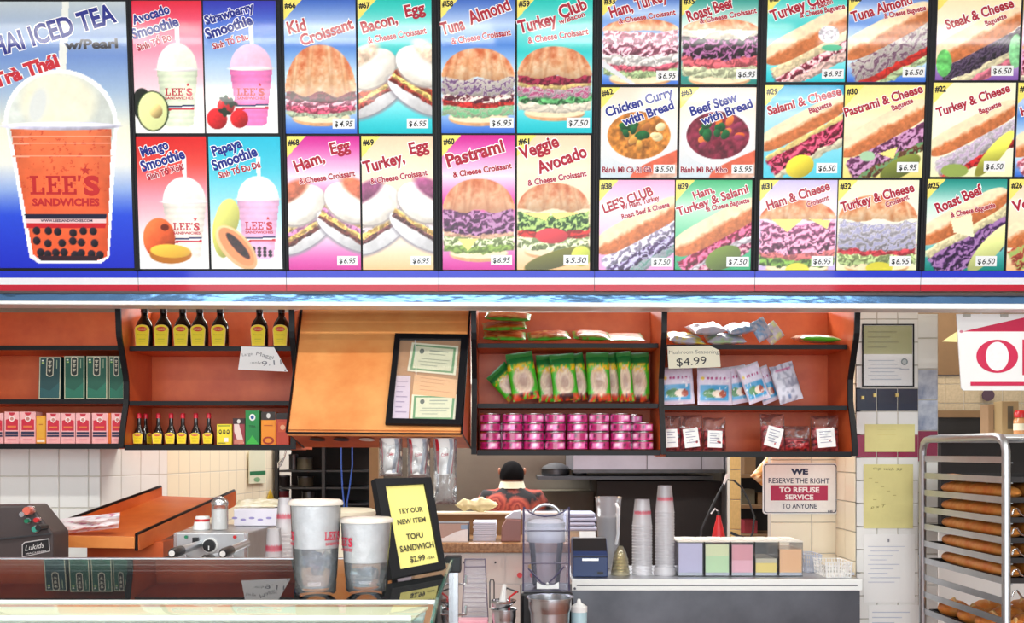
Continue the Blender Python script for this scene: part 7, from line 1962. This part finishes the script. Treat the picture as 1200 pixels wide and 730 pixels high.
def pillar_sheet(name, pts, m, label, cat, draw, lift=0.0, frame=False):
    t = thing(name, label, cat, P(sum(p[0] for p in pts) / 4, max(p[1] for p in pts), YPf - lift))
    Yq = YPf - lift - .002; f = lambda a, b: P(a, b, Yq)
    MB().prism([f(*p) for p in pts], (0, .001, 0)).build('sheet', m, t)
    p = Print(f, (0, -1, 0)); draw(p); p.build('writing', t)
    if frame:
        x0, y0, x1, y1 = pts[0][0], pts[0][1], pts[2][0], pts[2][1]; k = 1.3
        for a in ((x0 - k, y0 - k, x1 + k, y0), (x0 - k, y1, x1 + k, y1 + k), (x0 - k, y0, x0, y1), (x1, y0, x1 + k, y1)):
            MB().box(X(a[0], Yq), X(a[2], Yq), Yq - .006, Yq + .002, Z(a[3], Yq), Z(a[1], Yq)).build('frame_strip', MATS['black_frame'], t)
        MB().box(X(x0, Yq), X(x1, Yq), Yq - .0045, Yq - .0035, Z(y1, Yq), Z(y0, Yq)).build('glass', MATS['frame_glass'], t)
    return t


rq = lambda a, b, c, d: [(a, b), (c, b), (c, d), (a, d)]
pillar_sheet('framed_permit', rq(1011.5, 381, 1069.5, 452), MATS['white_paper'], 'black framed permit at the top of the tiled pillar', 'picture frame', lambda p: (
    p.rect(1012, 381.5, 1069, 415, (176, 176, 120)), [p.rect(1017, 388 + k * 6, 1017 + (34, 26, 36, 22)[k], 389.6 + k * 6, (150, 150, 100)) for k in range(4)], [p.rect(1017 + 3 * (k % 2), 422 + k * 4.4, 1048 + 4 * (k % 3), 423 + k * 4.4, (190, 196, 206)) for k in range(6)], p.ell(1059.5, 424, 4, 4, (120, 136, 140)), p.ell(1059.5, 424, 2.6, 2.6, (190, 200, 200)), p.rect(1054, 432, 1065, 433, (170, 176, 186))), frame=True)
pillar_sheet('yellow_note', rq(1013.5, 497, 1072, 529.5), MATS['yellow_paper'], 'plain pale yellow note over the magenta tile band of the pillar', 'note', lambda p: [p.rect(1028, 503 + k * 6, 1050, 503.5 + k * 6, (220, 208, 130)) for k in range(3)])
pillar_sheet('yellow_note', rq(1012, 544, 1070, 619), MATS['yellow_paper'], 'tall pale yellow note with faint handwriting below the magenta tiles', 'note', lambda p: (
    p.text('cup with 99', 1023, 550, 1057, 552, 3.6, (120, 110, 60), bold=-.005, shear=.3), [p.rect(1018 + (k * 7) % 30, 560 + k * 5, 1022 + (k * 7) % 30, 560.7 + k * 5, (190, 178, 110)) for k in range(6)], p.text('p x T', 1020, 596, 1038, 594, 3.4, (150, 140, 80), bold=-.005, shear=.3)))
pillar_sheet('white_notice', rq(1012, 626, 1072, 706), MATS['white_paper'], 'white handwritten sheet taped below the tall yellow note', 'note', lambda p: [p.rect(1017 + (k % 2) * 3, 640 + k * 5.2, 1060 - (k * 7) % 22, 640.8 + k * 5.2, (196, 200, 216)) for k in range(9)] + [p.rect(1040, 631, 1042, 635, (130, 130, 140))])
pillar_sheet('white_notice', rq(1018, 709, 1080, 760), MATS['white_paper'], 'lowest white sheet on the pillar, cut by the frame edge', 'note', lambda p: [p.rect(1022, 717 + k * 6, 1066 - (k * 9) % 20, 718 + k * 6, (190, 196, 214)) for k in range(4)])
for i, (px, py) in enumerate(((1011, 466), (1025, 463), (1051, 463))):
    MB().obox(P(px, py, YPf - .004), (.006, 0, 0), (0, .004, 0), (0, 0, .0075)).build('brass_clip', mat('brass', (206, 180, 110), .35, .6), None, ['brass clip on the navy tile by the pillar corner', 'brass clip on the middle navy tile', 'brass clip on the navy tile farthest from the corner'][i], 'clip')

# ================================================================== bread rack
xr0 = 1.737; YN1, YF1 = 3.45, 4.15; zt_ = 1.555
RX = xr0 + .46
t = thing('bread_rack', 'aluminium sheet pan rack loaded with trays of baguettes', 'rack', (xr0 + .23, 3.8, 0))
for xx in (xr0, RX):
    pth = [(xx, YN1, .12), (xx, YN1, zt_ - .05), (xx, YN1 + .012, zt_ - .02), (xx, YN1 + .04, zt_ - .004), (xx, YN1 + .08, zt_), (xx, YF1 - .08, zt_), (xx, YF1 - .04, zt_ - .004), (xx, YF1 - .012, zt_ - .02), (xx, YF1, zt_ - .05), (xx, YF1, .12)]
    MB().tube(pth, .0155, 8).build('upright_hoop', MATS['aluminium'], t, smooth=50)
for yy in (YN1, YF1): MB().tube([(xr0, yy, .14), (RX, yy, .14)], .014, 8).build('cross_bar', MATS['aluminium'], t)
MB().tube([(xr0, YF1 - .08, zt_ - .003), (RX, YF1 - .08, zt_ - .003)], .012, 8).build('cross_bar', MATS['aluminium'], t)
for xx in (xr0, RX):
    for yy in (YN1 + .02, YF1 - .02): MB().lathe([(.001, -.02), (.045, -.02), (.045, .02), (.001, .02)], (xx, yy, .06), 16).build('caster_wheel', MATS['black_plastic'], t)
RZ = [1.4855 - .0714 * i for i in range(14)]
for i, z in enumerate(RZ):
    for xx, sg in ((xr0, 1), (RX, -1)):
        mb = MB(); mb.box(xx - .002, xx + .002, YN1 + .012, YF1 - .012, z - .024, z)
        mb.box(xx + .002 * sg, xx + .03 * sg, YN1 + .012, YF1 - .012, z - .024, z - .0215)
        mb.build('tray_rail', MATS['aluminium'], t)
CRUST = mat('bread_crust', (226, 112, 32), .5, noise=(14, .5), col2=(246, 180, 96), bump=(30, .4))
PANM = mat('pan_dark', (36, 32, 32), .5)
lf0 = None


def loaf_mb(L_, r):
    mb = MB(); n = 26; sg = 12; vs = []; fs = []
    for i in range(n + 1):
        f = i / n; q = math.sqrt(max(0, 1 - abs(2 * f - 1) ** 4)) * .999 + .001
        sc_ = 1 + .05 * math.sin(f * 34)
        for j in range(sg):
            a = 2 * math.pi * j / sg; zz = math.sin(a)
            vs.append((r * q * math.cos(a), (f - .5) * L_, r * .62 + (r * .8 * zz if zz > 0 else r * .6 * zz) * q * (sc_ + (.12 * max(0, math.sin(f * 34 + math.cos(a) * 2)) if zz > .3 else 0))))
    for i in range(n):
        for j in range(sg): fs.append((i * sg + j, i * sg + (j + 1) % sg, (i + 1) * sg + (j + 1) % sg, (i + 1) * sg + j))
    mb.add(vs, fs); return mb


def slash_mb(L_, r):
    mb = MB()
    for k in range(4):
        y = -L_ * .32 + k * L_ * .21
        mb.tube([(-r * .3, y - .035, r * 1.31), (0, y, r * 1.39), (r * .3, y + .035, r * 1.31)], .0055, 5, taper=[.3, 1, .3])
    return mb


trays = [(2, 3), (3, 3), (4, 3), (5, 3), (6, 3)]
LV = {2: 'uppermost full tray', 3: 'second tray', 4: 'third tray', 5: 'fourth tray', 6: 'fifth tray'}
for lvl in (1, 2, 3, 4, 5, 6, 9):
    z = RZ[lvl] - .0205
    lbt = {1: 'thin dark sheet pan with scraps at the top of the rack', 9: 'sheet pan of pastries low in the bread rack'}.get(lvl, f'dark perforated pan of baguettes, the {LV.get(lvl)} from the top')
    tr = thing('baking_pan', lbt, 'tray', (xr0 + .23, 3.8, z), 'baking pans in the bread rack')
    x0, x1, y0, y1 = xr0 + .018, RX - .018, YN1 + .018, YF1 - .022
    mb = MB(); mb.box(x0, x1, y0, y1, z, z + .003)
    mb.build('pan_floor', PANM, tr)
    for a in ((x0, x0 + .003, y0, y1), (x1 - .003, x1, y0, y1), (x0 + .0035, x1 - .0035, y0, y0 + .003), (x0 + .0035, x1 - .0035, y1 - .003, y1)):
        MB().box(a[0], a[1], a[2], a[3], z + .0032, z + .019).build('pan_lip', PANM if lvl != 9 else MATS['steel_dark'], tr)
    if lvl in (1, 9): continue
    for k in range(4):
        xx = x0 + .05 + k * .106; yc = (y0 + y1) / 2
        lb = f'golden baguette on the {LV[lvl]}, ' + ['lying nearest the rack side facing the pillar', 'second from the rack side facing the pillar', 'third from the rack side facing the pillar', 'lying along the far side'][k]
        loc = (xx, yc, z + .0045 + .001)
        if lf0 is None:
            lf = thing('baguette', lb, 'bread', (0, 0, 0), 'baguettes in the bread rack')
            loaf_mb(.612, .040).build('loaf', CRUST, lf, smooth=70); slash_mb(.612, .040).build('scored_crust', mat('score_pale', (244, 196, 128), .6), lf, smooth=70)
            lf0 = lf; lf.location = loc
        else: copy_thing(lf0, loc, random.uniform(-.01, .01), lb)
z = RZ[9] - .0205
pid = 0
cro0 = None
for a in range(4):
    for b_ in range(3):
        lb = f'golden brown roll on the low pan, ' + ['front', 'second', 'third', 'rear'][a] + ' rank, ' + ['pillar side', 'middle', 'far side'][b_]
        loc = (xr0 + .085 + b_ * .14, YN1 + .1 + a * .165, z + .0045)
        if cro0 is None:
            cro0 = thing('bread_roll', lb, 'bread', (0, 0, 0), 'rolls on the low pan')
            mb = MB(); mb.lathe([(.03, 0), (.05, .006), (.062, .025), (.056, .045), (.035, .06), (.012, .066), (0, .067)], (0, 0, 0), 18, sx=.95, sy=1.15)
            mb.build('roll_crust', CRUST, cro0, smooth=70); MB().tube([(-.02, -.04, .054), (0, 0, .069), (.015, .045, .052)], .008, 6, taper=[.4, 1, .4]).build('split_seam', MATS['score_pale'], cro0, smooth=70)
            cro0.location = loc
        else: copy_thing(cro0, loc, random.uniform(-.5, .5), lb)
# scraps on the top pan
MB().lathe([(.0, 0), (.03, .004), (.028, .012), (0, .016)], (xr0 + .06, 4.0, RZ[1] - .0163), 14, sy=3).build('bread_crust_piece', CRUST, None, 'small flat bread end lying on the top pan', 'bread', smooth=60)
# wire clips on the near end of the rack
for i, py in enumerate((599, 622, 646, 670, 695)):
    Yc = 3.43; z = Z(py, Yc)
    o = MB().tube([P(1186, py + 4, Yc), P(1188, py - 2, Yc), P(1192, py - 3, Yc), P(1197, py + 4, Yc), P(1206, py + 8, Yc)], .0035, 6).build('wire_clip', MATS['steel'], None, f'bright wire clip at the near end of the rack, {ORD[i]} from the top', 'clip', 'wire clips on the bread rack', smooth=60)

# ---- back corner beyond the rack
t = thing('corner_counter', 'white topped counter in the back corner carrying taped boxes', 'counter', (X(1190, 5.0), 5.1, 0))
z = Z(509, 5.0)
MB().box(X(1104, 5.0), X(1330, 5.0), 5.0, 5.5, z - .04, z).build('white_top', MATS['white_plastic'], t)
MB().box(X(1106, 5.0), X(1328, 5.0), 5.03, 5.48, 1.1, z - .041).build('counter_body', MATS['kitchen_dark'], t)
MB().box(X(1106, 5.0), X(1328, 5.0), 5.06, 5.45, 0, 1.099).build('white_front', MATS['white_plastic'], t)
t = thing('dark_oven', 'dark oven opening under a brown ledge behind the bread rack', 'oven', (X(1130, 5.6), 5.7, Z(505, 5.6)))
MB().box(X(1099, 5.6), X(1163, 5.6), 5.6, 5.85, z + .002, Z(489, 5.6)).build('oven_front', MATS['kitchen_dark'], t)  # dark block added to stand in for the dark opening
MB().box(X(1099, 5.58), X(1163, 5.58), 5.58, 5.85, Z(489, 5.58), Z(481, 5.58)).build('brown_ledge', MATS['plaster_brown'], t)
MB().box(X(1101, 5.6), X(1161, 5.6), 5.62, 5.84, 0, z).build('oven_base', MATS['kitchen_dark'], t)
for i, (a, b_, py, m, lb) in enumerate(((1158, 1177, 474, 'plaster_brown', 'taupe cardboard box on the corner counter, partly behind the other'), (1174, 1194, 470, 'kitchen_olive', 'olive-brown cardboard box beside the red-capped jar'))):
    Yb = 5.2 - i * .08
    t = thing('cardboard_box', lb, 'box', P((a + b_) / 2, 508, Yb))
    MB().box(X(a, Yb), X(b_, Yb), Yb, Yb + .09, z + .0012, Z(py, Yb)).build('carton', mat(f'card_{i}', (150, 120, 90) if i == 0 else (160, 136, 96), .8), t, bevel=.003)
    MB().box(X(a, Yb) + .03, X(b_, Yb) - .03, Yb - .001, Yb - .0002, z + .03, Z(py + 6, Yb)).build('box_mark', MATS['kitchen_olive'], t)
c = Vector((X(1196, 5.05), 5.05, z + .0012)); t = thing('spice_jar', 'clear jar with a red lid and orange contents at the picture edge', 'jar', c)
MB().lathe([(.032, 0), (.034, .01), (.034, .07), (.026, .085)], c, 20).build('jar_body', mat('jar_orange', (214, 150, 96), .3, coat=.5), t, smooth=50)
MB().lathe([(.0345, .02), (.0345, .055)], c, 20, cap=False).build('jar_label', MATS['cream_paper'], t)
MB().lathe([(.03, .086), (.031, .11), (.024, .122), (0, .124)], c, 20).build('red_lid', MATS['red_plastic'], t, smooth=50)
MB().tube([P(1158, 463, 5.87), P(1158, 463, 5.84)], .035, 20).build('wall_button', mat('plum', (66, 40, 56), .5), None, 'round dark plum disc on the old tiles under the open sign', 'fitting')

# ---- open sign
YO = 3.79
fmo = lambda a, b: P(a, b, YO)
t = thing('open_sign', 'white hanging sign with big red serif letters under the valance', 'sign', P(1200, 457, YO))
so = [(1121, 367.8), (1320, 367.8), (1320, 457.5), (1129, 457.5), (1126.5, 455)]
MB().prism([fmo(*p) for p in so[::-1]], (0, .006, 0)).build('sign_board', MATS['white_plastic'], t)
RD = (206, 28, 76)
p = Print(fmo, (0, -1, 0))
p.poly([(1128, 388.5), (1222, 363.5 + 3.5), (1290, 388.5)], RD)
p.ell(1126.5, 388.5, 2.2, 1.6, (206, 120, 140), 10)
p.ell(1168.5, 417.5, 24.5, 19.5, RD, 40); p.ell(1168.5, 417.5, 13.5, 17, (242, 242, 242), 40)
for px, s_ in ((1198, 'P'), (1240, 'E'), (1280, 'N')): p.text(s_, px, 436, px + 26, 436, 37, RD, bold=.07)
p.rect(1137, 447.5, 1312, 452, RD)
p.build('lettering', t)
for px in (1133, 1177): MB().obox(P(px, 369.5, YO - .003), (.014, 0, 0), (0, .003, 0), (0, 0, .006)).build('tape_tab', mat('tape_grey', (170, 170, 160), .5), t)
MB().tube([P(1150, 369, YO + .013), P(1150, 350, YO + .013)], .002, 5).build('hanging_wire', MATS['steel'], t)
paper('yellow_card', [(1104, 400), (1128, 401), (1128, 384)], 3.797, mat('card_cream', (250, 232, 160), .6), 'corner of a pale yellow card sticking out behind the open sign', 'card')  # flat pale yellow triangle
